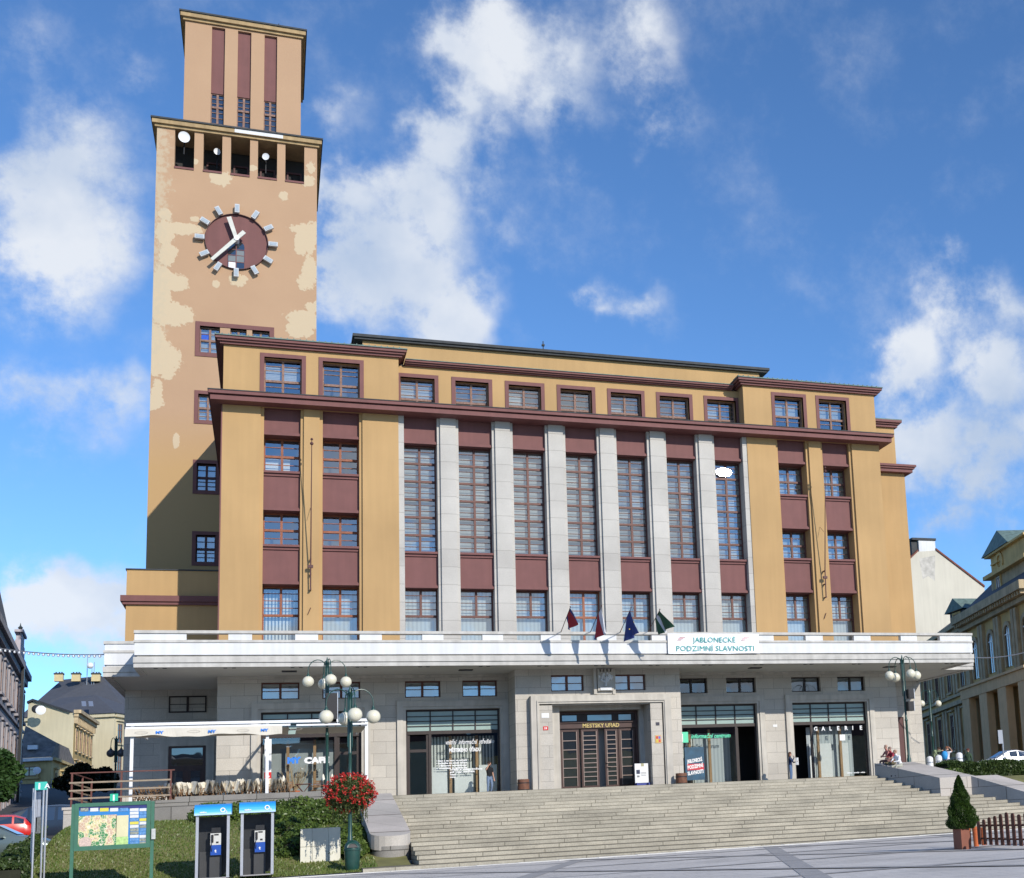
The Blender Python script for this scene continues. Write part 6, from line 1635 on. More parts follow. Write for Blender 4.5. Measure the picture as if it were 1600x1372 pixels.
mb = MB(); Wg.slab(mb, .84, 1.0, zt+.36, zt+1.5, -.5, .05); Wg.slab(mb, .86, .97, zt+1.5, zt+2.5, -.4, .0); Wg.slab(mb, .88, .95, zt+2.5, zt+3.2, -.4, 0); Wg.slab(mb, .87, .96, zt+3.2, zt+3.4, -.5, .15)
mb.build('gable', mat('pale_violet_gable', (.45,.42,.46), .9, .1, 2), g1)
c = Wg.P(.91, zt+3.4, -.2); mb = MB(); mb.lathe([(.2,0),(.25,.1),(.08,.25),(.2,.4),(.06,.55),(.01,.8)], c, 12); mb.build('finial', orn_st, g1, smooth=True)

# big house with dark hipped roofs behind
b3 = thing('apartment_house', 'large cream house with dark hipped roofs and three yellow chimneys behind the terrace', 'house', tuple(v2(150, 120)))
D = 122
def hipped(root, uL, uR, Dn, v_eave, v_ridge, uRr, depth, zt_base=-2, wall=cream, roof='roof_slate', over=.5):
    A = v2(uL, Dn); B = v2(uR, Dn); ze = zz(v_eave, uR, Dn); Wf = Wall(A, B); bk = Vector((-Wf.n.x, -Wf.n.y, 0))*depth
    mb = MB(); body(mb, [A, B, B+bk, A+bk], zt_base, ze); mb.build('wall', wall, root)
    mb = MB(); Wf.slab(mb, -.02, 1.02, ze-.5, ze-.02, 0, .35); Ws = Wall(B, B+bk); Ws.slab(mb, 0, 1, ze-.5, ze-.02, 0, .35); mb.build('cornice', wall, root)
    n = Wf.n; mid = Dn+depth/2; R1 = wd(uRr, v_ridge, mid); R0 = Wf.A+bk*.5; R0 = Vector((R0.x, R0.y, R1.z))
    a, b = Wf.P(-.02, ze, over), Wf.P(1.0+.5/Wf.L, ze, over); c_ = Vector((B.x, B.y, ze))+bk+Wf.d*.5; d_ = Vector((A.x, A.y, ze))+bk
    mb = MB(); mb.quad(a, b, R1, R0); mb.quad(b, c_, R1); mb.quad(c_, d_, R0, R1); mb.quad(d_, a, R0)
    mb.quad(a-Vector((0,0,.02)), d_-Vector((0,0,.02)), c_-Vector((0,0,.02)), b-Vector((0,0,.02)))
    mb.build('roof', M[roof], root); return Wf, Ws, ze
Wf, Ws, ze = hipped(b3, 30, 196, 190, 1113, 1056, 158, 22)
Wn, Wns, zn = hipped(b3, 40, 176, 172, 1113, 1086, 150, 16)
for i in range(6):
    for k in range(3): bwin(Wns, .1+.16*i, zn-4.0-4.4*k, zn-1.4-4.4*k, 1.3, b3, surr=cream)
for u in (92, 119, 150):
    p = wd(u, 1061, 199); t_ = wd(u, 1052, 199).z
    mb = MB(); mb.box(p.x-.62, p.x+.62, p.y-.5, p.y+.5, p.z-.4, t_-.2); ch = mb.build('chimney', mat('chimney_yellow', (.55,.45,.25), .9, .1, 2), b3); ch['_loc'] = b3['_loc']
    mb = MB(); mb.box(p.x-.7, p.x+.7, p.y-.6, p.y+.6, t_-.199, t_)
    for q in (-.4, .05, .4): mb.box(p.x+q-.1, p.x+q+.1, p.y-.15, p.y+.15, t_+.001, t_+.2)
    mb.build('chimney_cap', M['roof_edge'], ch)
for u in (132, 143):
    a_ = [wd(u-3.5, 1108, 171), wd(u+3.5, 1108, 171), wd(u+2.5, 1100, 173.4), wd(u-4.5, 1100, 173.4)]
    mb = MB(); mb.prism([p+Vector((0,-.35,.35)) for p in a_], (0,.06,-.06)); mb.build('roof_light', M['steel'], b3)
p = wd(147, 1052, 132)
for u, v in ((136, 1024), (143.5, 1036), (147, 1034)):
    q = wd(u, 1056, 199); mb = MB(); mb.tube([Vector((q.x,q.y,q.z-2)), Vector((q.x,q.y,wd(u,v,199).z))], .06, 6); mb.build('antenna_mast', M['steel'], b3)
q = wd(141, 1040, 198); mb = MB(); mb.ball(q, .5, 10, 7); mb.build('antenna_dish', M['white'], b3)

# yellow ornate house with the blank gable
b2 = thing('gabled_house', 'yellow house with a blank gable wall and ornate street front', 'house', tuple(v2(110, 150)))
D = 150
A, B = v2(40, D), v2(113, D); Wb = Wall(A, B); bk = Vector((-Wb.n.x, -Wb.n.y, 0))*0 + (v2(143, 166)-B)
pts = [Wb.P(0, -2), Wb.P(1, -2), Wb.P(1, zz(1112, 113, D)), Wb.P(.93, zz(1113, 108, D)), Wb.P(.12, zz(1094, 47, D)), Wb.P(0, zz(1098, 40, D))]
mb = MB(); mb.prism(pts, bk); mb.build('wall', cream, b2)
mb = MB()
for a_, b_ in ((3,4),(4,5)):
    P0, P1 = pts[a_], pts[b_]; up = Vector((0,0,.22)); f = Wb.n*.3; mb.prism([P0+f+up*.1, P1+f+up*.1, P1+f+up*1.3, P0+f+up*1.3], bk*1.02-f)
mb.build('roof', M['roof_edge'], b2)
Wr = Wall(B, B+bk); zt = zz(1112, 113, D)
mb = MB(); Wr.slab(mb, -.02, 1, zt-.1, zt+.3, 0, .8); Wr.slab(mb, -.01, 1, zt-.5, zt-.11, 0, .5)
for i in range(16): Wr.slab(mb, i/16, i/16+.02, zt-1.3, zt-.5, 0, .45)
mb.build('cornice', orn_st, b2)
mb = MB(); Wr.slab(mb, 0, .999, -2, zt-1.31, .0, .03); mb.build('street_front', mat('ochre_front', (.42,.30,.12), .9, .2, 1), b2)
for i in range(5):
    for k in range(3): bwin(Wr, .12+.19*i, zt-4.3-4.0*k, zt-2.0-4.0*k, 1.2, b2, surr=orn_st)
for u, v, r, mt_ in ((57, 1108, .5, 'black'), (64, 1110, .55, 'white')):
    p = wd(u, v, D-.6); d_ = thing('satellite_dish', 'white satellite dish on the blank yellow gable' if mt_ == 'white' else 'dark satellite dish beside the white one on the gable', 'dish', tuple(p))
    mb = MB(); mb.lathe([(.02,0),(r*.6,.04),(r,.2),(r*.9,.22)], (0,0,0), 18); R = Matrix.Rotation(PI/2, 4, 'X'); mb.v = [p+(R@v_) for v_ in mb.v]; mb.build('reflector', M[mt_], d_, smooth=True)
    mb = MB(); mb.tube([p, p+Vector((0,.7,-.3))], .04, 5); mb.build('bracket', M['black'], d_)

# small old house with grey tiled roof
b1 = thing('old_house', 'small yellow house with a worn grey tiled roof behind the parked cars', 'house', tuple(v2(80, 132)))
D = 132
A, B = v2(34, D), v2(80, D); Wb = Wall(A, B); bk = Vector((-Wb.n.x, -Wb.n.y, 0))*0 + (v2(119, 150)-B)
ze = zz(1183, 80, D)
mb = MB(); body(mb, [A, B, B+bk, A+bk], -3, ze); mb.build('wall', yel, b1)
rid0, rid1 = wd(30, 1122, D+5), wd(44, 1130, D+5)
mb = MB(); e0, e1 = Wb.P(-.05, ze, .5), Wb.P(1.05, ze, .5); top0 = wd(30, 1118, D+3.5); top1 = wd(92, 1160, D+3.5)
topm = wd(42, 1135, D+3.5)
mb.quad(e0, e1, wd(88, 1160, D+3), wd(40, 1134, D+3)); mb.quad(e1, Vector((B.x,B.y,ze))+bk, wd(88, 1160, D+3)+bk*.5, wd(88,1160,D+3)); mb.build('roof', oldroof, b1)
mb = MB(); Wb.slab(mb, -.05, 1.04, ze-.35, ze-.02, 0, .55); mb.build('eaves', M['white_paint'], b1)
p = wd(52, 1170, D+1.2); mb = MB(); mb.box(p.x-.45, p.x+.45, p.y-.6, p.y-.1, p.z-.1, p.z+.35); mb.build('roof_light', M['white'], b1)
bwin(Wb, .26, zz(1213, 46, D), zz(1198, 46, D), 1.6, b1, surr=yel, lintel=False); bwin(Wb, .15, zz(1248, 42, D), zz(1232, 42, D), 1.2, b1, surr=yel, lintel=False)
Wr = Wall(B, B+bk)
for i in range(4):
    for k in range(2): bwin(Wr, .14+.24*i, ze-3.6-3.4*k+.2, ze-1.7-3.4*k+.2, 1.1, b1, surr=yel)
mb = MB(); Wr.slab(mb, 0, 1, ze-.3, ze-.02, .0, .4); Wr.slab(mb, 0, 1, ze-4.3, ze-4.1, 0, .2); mb.build('string_course', yel, b1)
p = wd(58, 1204, D-.5); d_ = thing('satellite_dish', 'white satellite dish beside a window of the small yellow house', 'dish', tuple(p)); mb = MB(); mb.lathe([(.02,0),(.25,.03),(.38,.12),(.35,.13)], (0,0,0), 18); R = Matrix.Rotation(PI/2, 4, 'X'); mb.v = [p+(R@v_) for v_ in mb.v]; mb.build('reflector', M['white'], d_, smooth=True)
mb = MB(); mb.tube([p, p+Vector((0,.6,0))], .04, 5); mb.build('bracket', M['black'], d_)
# shop signs in the street
for u0, u1, v0, v1, D_, col, lb in ((81,92,1218,1233,120,(.75,.66,.06),'yellow projecting shop sign in the side street'),(92,107,1229,1241,118,(.62,.30,.06),'orange awning board beyond the yellow shop sign')):
    a_, b_ = wd(u0, v1, D_), wd(u1, v0, D_); t = thing('shop_sign', lb, 'sign', tuple(a_)); mb = MB(); mb.box(a_.x, b_.x, a_.y, a_.y+.15, a_.z, b_.z); mb.build('sign_board', mat('sign_paint', col, .5, .1, 3), t)
    mb = MB(); mb.box(a_.x-.06, b_.x+.06, a_.y+.02, a_.y+.13, b_.z+.001, b_.z+.08); mb.box(a_.x-.06, a_.x-.001, a_.y+.02, a_.y+.13, a_.z, b_.z); mb.build('sign_frame', M['steel'], t)
# more of the street beyond, closing the gap
bb4 = thing('side_street_front', 'low yellow shop front at the far end of the side street', 'house', tuple(v2(150, 104)))
A, B = v2(84, 136), v2(126, 146); Wb = Wall(A, B); mb = MB(); off2 = Vector((-8,8,0)); body(mb, [A, B, B+off2, A+off2], -3, zz(1196, 100, 140)); mb.build('wall', mat('olive_front', (.36,.30,.14), .9, .2, 1), bb4)
for i in range(4): bwin(Wb, .15+.22*i, zz(1240,100,140), zz(1210,100,140), 1.6, bb4, surr=yel, lintel=False)

# right side: tall pale gable wall
r1 = thing('gable_house', 'pale cream house with a tall blank gable wall and chimney beyond the town hall', 'house', tuple(v2(1480, 158)))
D = 158
YG = wd(1480, 1000, D).y
def gp(u, v): return wy(u, v, YG)
A = Vector((gp(1405, 1000).x, YG, 0)); pts = [gp(1405, 1180), gp(1560, 1180), gp(1541, 945), gp(1538, 918), gp(1462, 860), gp(1434, 862), gp(1405, 890)]
pts = [Vector((p.x, A.y+(p.x-A.x)*0, p.z)) for p in pts]
mb = MB(); mb.prism(pts, (0,14,0)); mb.build('wall', pale, r1)
mb = MB()
for a_, b_ in ((3,4),(5,6)): P0, P1 = pts[a_], pts[b_]; mb.prism([P0+Vector((0,-.15,.02)), P1+Vector((0,-.15,.02)), P1+Vector((0,-.15,.28)), P0+Vector((0,-.15,.28))], (0,14.3,0))
mb.build('roof', redroof, r1)
mb = MB(); a_, b_ = gp(1437, 868), gp(1461, 845); mb.box(a_.x, b_.x, A.y+.02, A.y+1.6, a_.z-2, b_.z); ch = mb.build('chimney', M['white_paint'], r1); ch['_loc'] = r1['_loc']
mb = MB(); mb.box(a_.x-.9, a_.x-.02, A.y+.3, A.y+1.5, a_.z-2, b_.z-.1); mb.box(a_.x-.95, b_.x+.1, A.y-.1, A.y+1.7, b_.z+.01, b_.z+.3); mb.build('chimney_cap', M['roof_edge'], ch)
mb = MB(); q = [gp(1436,873), gp(1461,868), gp(1461,908), gp(1450,900), gp(1442,905)]; mb.prism([Vector((p.x, A.y-.006, p.z)) for p in q], (0,.005,0)); mb.build('plaster_patch', mat('grey_plaster_patch', (.46,.44,.40), .9, .3, 1.5), r1)
p = gp(1545, 935); mb = MB(); mb.box(p.x-.9, p.x+1.6, A.y+5, A.y+9, p.z-3, p.z+.2); mb.build('rear_chimney', M['white_paint'], r1)
mb = MB(); mb.box(p.x-1.0, p.x+1.7, A.y+4.9, A.y+9.1, p.z+.201, p.z+.6); mb.build('rear_roof', redroof, r1)

# ornate ochre building on the right: front recedes to the left
r2 = thing('ornate_building', 'ornate ochre and brown corner building with a portico and dormer on the right', 'building', tuple(v2(1500, 100)))
A, B = v2(1432, 146), v2(1528, 118); Wm = Wall(A, B)
zc = zz(962, 1528, 118)
def bk_(w_, d): return Vector((-w_.n.x, -w_.n.y, 0))*d
mb = MB(); bk = bk_(Wm, 14); body(mb, [A, B, B+bk, A+bk], -2, zc); mb.build('wall', orn, r2)
fl = [(zz(1205,1528,118)+.3, 4.6), ]
H_ = zc - zz(1195, 1528, 118); base = zc-H_
# floors: rustic plinth, ground floor, piano nobile
def bands(Wx, root):
    mb = MB()
    for z0, z1, o in ((base-2, base+.9, .25),(base+.9, base+1.15, .4),(base+H_*.44, base+H_*.47, .5),(base+H_*.50, base+H_*.52, .35),(base+H_*.94, base+H_*.97, .5),(base+H_*.97, base+H_, .9)): Wx.slab(mb, -.0, 1, z0, z1-.01, 0, o)
    n = int(Wx.L/.8)
    for i in range(n): Wx.slab(mb, (i+.2)/n, (i+.6)/n, base+H_*.89, base+H_*.939, 0, .45)
    mb.build('cornice_bands', orn_st, root)
bands(Wm, r2)
nb = 5
for i in range(nb):
    t = (i+.5)/nb
    bwin(Wm, t, base+1.9, base+1.9+H_*.25, 1.45, r2, surr=orn_st); bwin(Wm, t, base+H_*.56, base+H_*.80, 1.45, r2, surr=orn_st)
    for a_, b_ in ((-.46,-.32),(.32,.46)):
        mb = MB(); Wm.slab(mb, t+a_/nb, t+b_/nb, base+1.2, base+H_*.435, 0, .2); mb.build('pilaster', orn_st, r2)
        mb = MB(); Wm.slab(mb, t+a_/nb, t+b_/nb, base+H_*.53, base+H_*.88, 0, .2); mb.build('pilaster', orn_st, r2)
mb = MB(); zr = zc; R0 = A+bk*.5; R1 = B+bk*.5
mb.quad(Wm.P(0,zr,.5), Wm.P(1,zr,.5), Vector((R1.x,R1.y,zr+5)), Vector((R0.x,R0.y,zr+5))); mb.quad(Vector((R0.x,R0.y,zr+5)), Wm.P(0,zr,.5), Vector((A.x,A.y,zr))+bk); mb.build('roof', M['roof_slate'], r2)
# dormer with green roof
p0, p1 = wd(1486, 984, 126), wd(1509, 984, 123); Wd_ = Wall(Vector((p0.x,p0.y,0)), Vector((p1.x,p1.y,0))); zd0, zd1 = wd(1488,990,125).z, wd(1488,956,125).z
mb = MB(); body(mb, [Wd_.A, Wd_.B, Wd_.B+bk_(Wd_,7), Wd_.A+bk_(Wd_,7)], zd0-3, zd1); mb.build('dormer', M['roof_slate'], r2)
bwin(Wd_, .5, zd0+.3, zd1-.3, Wd_.L*.42, r2, surr=orn)
mb = MB(); pk_ = Wd_.P(.5, zd1+1.3, .4); a_, b_ = Wd_.P(-.15, zd1, .4), Wd_.P(1.15, zd1, .4); k7 = bk_(Wd_, 8.5)
mb.quad(a_, pk_, pk_+k7, a_+k7); mb.quad(pk_, b_, b_+k7, pk_+k7); mb.quad(a_, b_, pk_); mb.build('dormer_roof', M['roof_copper'], r2)
# the projecting corner pavilion with arched windows and a portico
A2, B2 = v2(1524, 117), v2(1640, 98); Wp = Wall(A2, B2); mb = MB(); bk2 = bk_(Wp, 13); body(mb, [A2, B2, B2+bk2, A2+bk2], -2, zc); mb.build('pavilion_wall', orn, r2)
Wq = Wall(A2+bk2*.0+ (A-B)*0 + bk_(Wp,0), B2)
mb = MB()
for z0, z1, o in ((base+H_*.50, base+H_*.52, .5),(base+H_*.90, base+H_*.93, .5),(base+H_*.955, base+H_+.1, 1.2)): Wp.slab(mb, -.02, 1, z0, z1-.01, 0, o)
for i in range(30): Wp.slab(mb, i/30, i/30+.014, base+H_*.93, base+H_*.954, 0, 1.0)
mb.build('cornice_bands', orn_st, r2)
for i in range(4):
    t = .16+.24*i
    zA, zB = base+H_*.56, base+H_*.76; w_ = 1.5; h = w_/2/Wp.L
    mb = MB(); pts = [Wp.P(t-h, zA, .02), Wp.P(t+h, zA, .02)] + [Wp.P(t+h*math.cos(PI*j/10), zB+w_/2*math.sin(PI*j/10), .02) for j in range(11)]
    mb.prism(pts, Wp.n*.03); g = mb.build('arched_window', M['glass_dark'], r2); g['_loc'] = r2['_loc']
    mb = MB()
    for j in range(10):
        q0, q1 = PI*j/10, PI*(j+1)/10
        mb.prism([Wp.P(t+r_/Wp.L*math.cos(q), zB+r_*math.sin(q), .0) for r_, q in ((w_/2,q0),(w_/2,q1),(w_/2+.35,q1),(w_/2+.35,q0))], Wp.n*.18)
    Wp.slab(mb, t-h-.35/Wp.L, t-h, zA, zB, 0, .18); Wp.slab(mb, t+h, t+h+.35/Wp.L, zA, zB, 0, .18); mb.build('arch_surround', orn_st, r2)
    mb = MB(); Wp.slab(mb, t-.04/Wp.L, t+.04/Wp.L, zA, zB+.6, .051, .09); Wp.slab(mb, t-h, t+h, zB-.05, zB+.05, .051, .085); mb.build('glazing_bars', M['white'], g)
    for q_ in (-.10, .10): mb = MB(); Wp.slab(mb, t+q_-.015, t+q_+.015, base+H_*.53, base+H_*.89, 0, .3); mb.build('pilaster', orn_st, r2)
mb = MB(); Wp.slab(mb, .05, 1, base+H_*.43, base+H_*.495, 0, 1.2); Wp.slab(mb, .04, 1, base+H_*.495, base+H_*.51, 0, 1.4)
for i in range(4): t = .12+.27*i; Wp.slab(mb, t-.055, t+.055, -2, base+H_*.429, .5, 1.15)
mb.build('portico', peach, r2)
for i in range(3): bwin(Wp, .255+.27*i, base+.4, base+H_*.36, 1.4, r2, frame='white')
# attic gable with round window on the pavilion
pa = v2(1580, 86); Wt = Wall(v2(1573, 111), v2(1640, 101)); mb = MB(); body(mb, [Wt.A, Wt.B, Wt.B+bk_(Wt,4), Wt.A+bk_(Wt,4)], zc, zz(893, 1580, 110)); mb.build('attic_gable', orn_st, r2)
bwin(Wt, .2, zc+.7, zc+3.2, 1.1, r2, frame='white', surr=orn); zq = zz(893, 1580, 110)
mb = MB(); Wt.slab(mb, -.05, 1, zq, zq+.35, -4, .6); Wt.slab(mb, .06, 1, zq+.36, zq+1.9, -3, .1); Wt.slab(mb, .0, 1, zq+1.91, zq+2.1, -3.4, .5)
c_ = Wt.P(.30, zq+1.1, .11); n_ = 16
for j in range(n_): mb.prism([c_+Wt.d*(r_*math.cos(q))+Vector((0,0,r_*math.sin(q))) for r_, q in ((.55,2*PI*j/n_),(.55,2*PI*(j+1)/n_),(.85,2*PI*(j+1)/n_),(.85,2*PI*j/n_))], Wt.n*.12)
mb.build('gable_crown', orn, r2)
mb = MB(); P0, P1, P2 = Wt.P(-.05, zq+2.1, .6), Wt.P(.65, zq+2.1, .6), Wt.P(.30, zq+3.9, .2); kk = bk_(Wt, 5); mb.quad(P0, P2, P2+kk, P0+kk); mb.quad(P2, P1, P1+kk, P2+kk); mb.quad(P0, P1, P2); mb.build('gable_roof', M['roof_copper'], r2)
mb = MB(); mb.quad(Wp.P(0,zc+.1,.6), Wp.P(1,zc+.1,.6), Wp.P(1,zc+6,-6), Wp.P(.1,zc+6,-6)); mb.quad(Wp.P(0,zc+.1,.6), Wp.P(.1,zc+6,-6), Wp.P(0,zc+.1,-12)); mb.build('roof', M['roof_slate'], r2)

# terraces of houses on the other side of the square (they show only as reflections)
oph = [(-60,-20,15,9),(-20,6,12,7),(6,30,16,8),(30,58,13,9),(58,100,15,8)]
for i, (x0, x1, h, rh) in enumerate(oph):
    t = thing('square_house', ('%s house across the square, seen only in the window reflections' % ('long yellow','low grey','tall cream','ochre','wide brown')[i]), 'house', ((x0+x1)/2, -118, ZP))
    mb = MB(); mb.box(x0, x1-.3, -132, -118, -4, -3+h*.9); mb.build('wall', (yel, gryr, cream, orn, orn_st)[i], t)
    mb = MB(); a_ = -3+h*.9; mb.prism([(x0,-117.5,a_),(x0,-132.5,a_),(x0,-125,a_+rh*.5)], (x1-x0-.3,0,0)); mb.build('roof', M['roof_slate'] if i % 2 else redroof, t)

# string of bulbs across the street
def wire(a, b, sag, label, bulbs):
    t = thing('light_string', label, 'cable', tuple(a)); pts = [a.lerp(b, i/24)-Vector((0,0,sag*4*(i/24)*(1-i/24))) for i in range(25)]
    mb = MB(); mb.tube(pts, .03, 5); mb.build('cable', M['steel'], t)
    if bulbs:
        for i in range(1, 24): 
            mb = MB(); mb.ball(pts[i]-Vector((0,0,.08)), .07, 6, 4); mb.build('bulb', M['white'], t)
wire(wd(-20, 1010, 66), Vector((-5.0, -.6, wy(162, 1021, -1).z)), .15, 'string of small bulbs from the grey townhouse to the canopy', True)
wire(Vector((43.5, -.5, wy(1525,1026,-1).z)), wd(1625, 1012, 76), .2, 'thin cable from the canopy to the ornate building', False)

# ================================================================== CARS
def car(name, label, paint, kind, loc, rz, L=4.3, Wd=1.72, H=1.43):
    t = thing(name, label, 'car', (0,0,0)); t['_loc'] = (0,0,0)
    if kind == 'hatch': st = [(-2.1,.42,.72,.74),(-2.02,.25,.84,.92),(-1.75,.2,.93,1.25),(-1.3,.2,.93,1.40),(-.3,.2,.91,1.43),(.45,.2,.90,1.34),(1.1,.2,.88,.93),(1.75,.2,.80,.83),(2.05,.24,.62,.66),(2.15,.34,.5,.52)]
    elif kind == 'van': st = [(-2.3,.42,.9,.95),(-2.25,.28,1.0,1.6),(-2.1,.25,1.02,1.82),(-1,.25,1.02,1.90),(.3,.25,1.0,1.88),(1.0,.25,.98,1.62),(1.7,.25,.95,1.05),(2.2,.28,.85,.9),(2.35,.4,.6,.64)]
    else: st = [(-2.3,.42,.7,.72),(-2.22,.28,.88,.92),(-1.6,.24,.92,.97),(-.95,.22,.92,1.28),(-.3,.22,.91,1.42),(.3,.22,.90,1.38),(1.1,.22,.88,.95),(1.8,.22,.80,.84),(2.2,.26,.62,.66),(2.32,.36,.5,.52)]
    def sec(x, zb, zbelt, zr, i):
        w = Wd/2*(1-.10*abs(x/2.3)**4); rr = w*(.80 if zr-zbelt > .2 else .94); cab = zr-zbelt > .2
        P = [(0, zb), (w*.86, zb), (w*.97, zb+.12), (w, (zb+zbelt)/2), (w*.97, zbelt), (rr, zr-.05 if cab else zr-.015), (rr*.75, zr), (0, zr+.015)]
        return [(x, y, z) for y, z in P]
    mb = MB(); n = 8
    for i, (x, a, b_, c) in enumerate(st):
        S = sec(x, a, b_, c, i); mb.v += [Vector(p) for p in S] + [Vector((p[0], -p[1], p[2])) for p in S[1:-1][::-1]]
    m_ = 2*n-2
    for i in range(len(st)-1):
        for k in range(m_): a = i*m_+k; b2_ = i*m_+(k+1) % m_; mb.f.append([a, b2_, b2_+m_, a+m_][::-1]); mb.mi.append(0)
    mb.f.append(list(range(m_))); mb.mi.append(0); e = (len(st)-1)*m_; mb.f.append([e+k for k in range(m_)][::-1]); mb.mi.append(0)
    bd = mb.build('body', paint, t, smooth=True)
    gm = M['glass_dark']
    def gq(i, j, lo=.08, hi=.92, s=1):
        A_, B_ = sec(*st[i], i), sec(*st[j], j); P = [Vector(A_[4]).lerp(Vector(A_[5]), lo+.05), Vector(B_[4]).lerp(Vector(B_[5]), lo+.05), Vector(B_[4]).lerp(Vector(B_[5]), hi), Vector(A_[4]).lerp(Vector(A_[5]), hi)]
        P = [P[0].lerp(P[1], .06), P[1].lerp(P[0], .06), P[2].lerp(P[3], .06), P[3].lerp(P[2], .06)]; return P
    cabs = [i for i in range(len(st)) if st[i][3]-st[i][2] > .2]
    for s in (1, -1):
        for i, j in zip(cabs[:-1], cabs[1:]):
            P = [Vector((p.x, s*(p.y+.012), p.z+.002)) for p in gq(i, j)]; mb = MB(); mb.prism(P, (0, -s*.006, 0)); mb.build('side_window', gm, t)
    # screens
    for i, j, nm in ((cabs[0]-1, cabs[0], 'rear_window'), (cabs[-1], cabs[-1]+1, 'windscreen')):
        A_, B_ = sec(*st[i], i), sec(*st[j], j); o = Vector((.015 if nm == 'windscreen' else -.015, 0, .02))
        P = [Vector((A_[6][0], A_[6][1]*.98, A_[6][2])), Vector((A_[6][0], -A_[6][1]*.98, A_[6][2])), Vector((B_[6][0], -B_[6][1]*.98, B_[6][2])), Vector((B_[6][0], B_[6][1]*.98, B_[6][2]))]
        c_ = sum(P, Vector())/4; P = [c_+(p-c_)*.88+o for p in P]; mb = MB(); mb.prism(P, o*.2); mb.build(nm, gm, t)
    for x in (-1.35, 1.38):
        for s in (1, -1):
            mb = MB(); R_ = .31; pts = []; y = s*(Wd/2-.10)
            mb.lathe([(.18,-.1),(R_-.03,-.1),(R_,-.07),(R_,.07),(R_-.03,.1),(.18,.1)], (0,0,0), 22); mb.v = [Vector((x+v.x, y+v.z, R_+v.y)) for v in mb.v]; w_ = mb.build('wheel', M['tyre'], t, smooth=True); w_['_loc'] = (0,0,0)
            mb = MB(); mb.lathe([(.01,-.105),(.19,-.105),(.19,.105),(.01,.105)], (0,0,0), 14); mb.v = [Vector((x+v.x, y+v.z, R_+v.y)) for v in mb.v]; mb.build('rim', M['steel'], w_)
    for s in (1, -1):
        mb = MB(); mb.box(2.02, 2.13, s*.48, s*.76, .52, .64); mb.build('headlight', M['white'], t)
        mb = MB(); mb.box(-2.1 if kind != 'van' else -2.28, -2.0, s*.55, s*.78, .68, .86); mb.build('tail_light', mat('tail_light_red', (.4,.01,.01), .3), t)
        mb = MB(); mb.box(.55, .7, s*(Wd/2-.02), s*(Wd/2+.14), .88, 1.0); mb.build('mirror', paint, t)
    mb = MB(); mb.box(-2.16 if kind != 'van' else -2.34, -2.03, -.72, .72, .36, .52); mb.box(2.08, 2.2, -.7, .7, .34, .48); mb.build('bumper', M['black'] if kind == 'van' else paint, t)
    t.location = loc; t.rotation_euler = (0,0,rz); return t
silver = mat('silver_paint', (.46,.48,.52), .25, .02, 2, metal=.3, spec=.6); dkblue = mat('dark_blue_paint', (.02,.03,.05), .25, .02, 2, spec=.7); gry = mat('grey_green_paint', (.13,.17,.17), .25, .02, 2, metal=.3)
def gz(p): return zleft(p.x, p.y)
p = wd(-28, 1290, 58); car('parked_car', 'red hatchback parked behind the hedge at the left edge', M['red'], 'hatch', (p.x, p.y, wd(20,1272,58).z-1.43), PI+.1)
p = wd(-16, 1310, 49); car('parked_car', 'grey-green car whose bonnet pokes in below the red hatchback', gry, 'sedan', (p.x, p.y, wd(10,1288,49).z-1.40), -.05)
p = wd(62, 1285, 64); car('parked_van', 'dark blue van parked behind the signpost', dkblue, 'van', (p.x, p.y, wd(62,1259,64).z-1.90), PI-.15)['category'] = 'van'
p = wd(1576, 1190, 78); car('parked_car', 'pale silver saloon parked behind the right-hand hedge', silver, 'sedan', (p.x, p.y, wd(1560,1173,78).z-1.42), PI-.12)
# sign post in front of it
p = wd(1569, 1190, 70); t = thing('street_sign', 'thin steel post with a small grey sign beside the silver car', 'sign', (p.x, p.y, 0)); mb = MB(); mb.tube([(p.x,p.y,-.2),(p.x,p.y,wd(1568,1152,70).z)], .045, 8); mb.build('post', M['steel'], t)
mb = MB(); a_, b_ = wd(1561, 1162, 70), wd(1570, 1140, 70); mb.box(a_.x, b_.x, p.y-.05, p.y-.046+.02, a_.z, b_.z); mb.build('sign_plate', mat('sign_back_grey', (.3,.33,.38), .6), t)
# right hedge
pa, pb2 = wy(1472, 1205, -8.2), wy(1700, 1195, -8.2)
hz0 = wd(1540, 1203, 61).z
hedge('flowering_hedge', 'dark hedge with dry blossom in front of the silver car', [(pa.x, pa.y), (pb2.x, pb2.y)], .86, .7, 4200, M['hedge'], .07, lambda x, y: zbank(x, y))
jr = random.Random(5)
sp = []
for _ in range(14): u = jr.uniform(1462, 1500); q = wy(u, jr.uniform(1206, 1213), -10.5); sp.append(((q.x, q.y, q.z), (.32,.32,.22)))
shrub('low_shrub', 'low spreading shrub at the near end of the flowering hedge', sp, 500, .06, M['juniper'])
# white bollards
for i, (u, v) in enumerate(((1453, 1190), (1467, 1188), (1499, 1184))):
    q = wd(u, v, 76); t = thing('bollard', ('white bollard left of the green-shirted bystander','white bollard right of the green-shirted bystander','white bollard behind the blue backpack')[i], 'bollard', (q.x, q.y, q.z-.6), 'white bollards by the upper road')
    mb = MB(); mb.lathe([(.2,-.6),(.2,.22),(.12,.3),(.01,.33)], (q.x,q.y,q.z), 14); mb.build('bollard_body', M['white'], t, smooth=True)
    mb = MB(); mb.lathe([(.205,-.1),(.205,-.02)], (q.x,q.y,q.z), 14); mb.build('band', M['steel'], t)

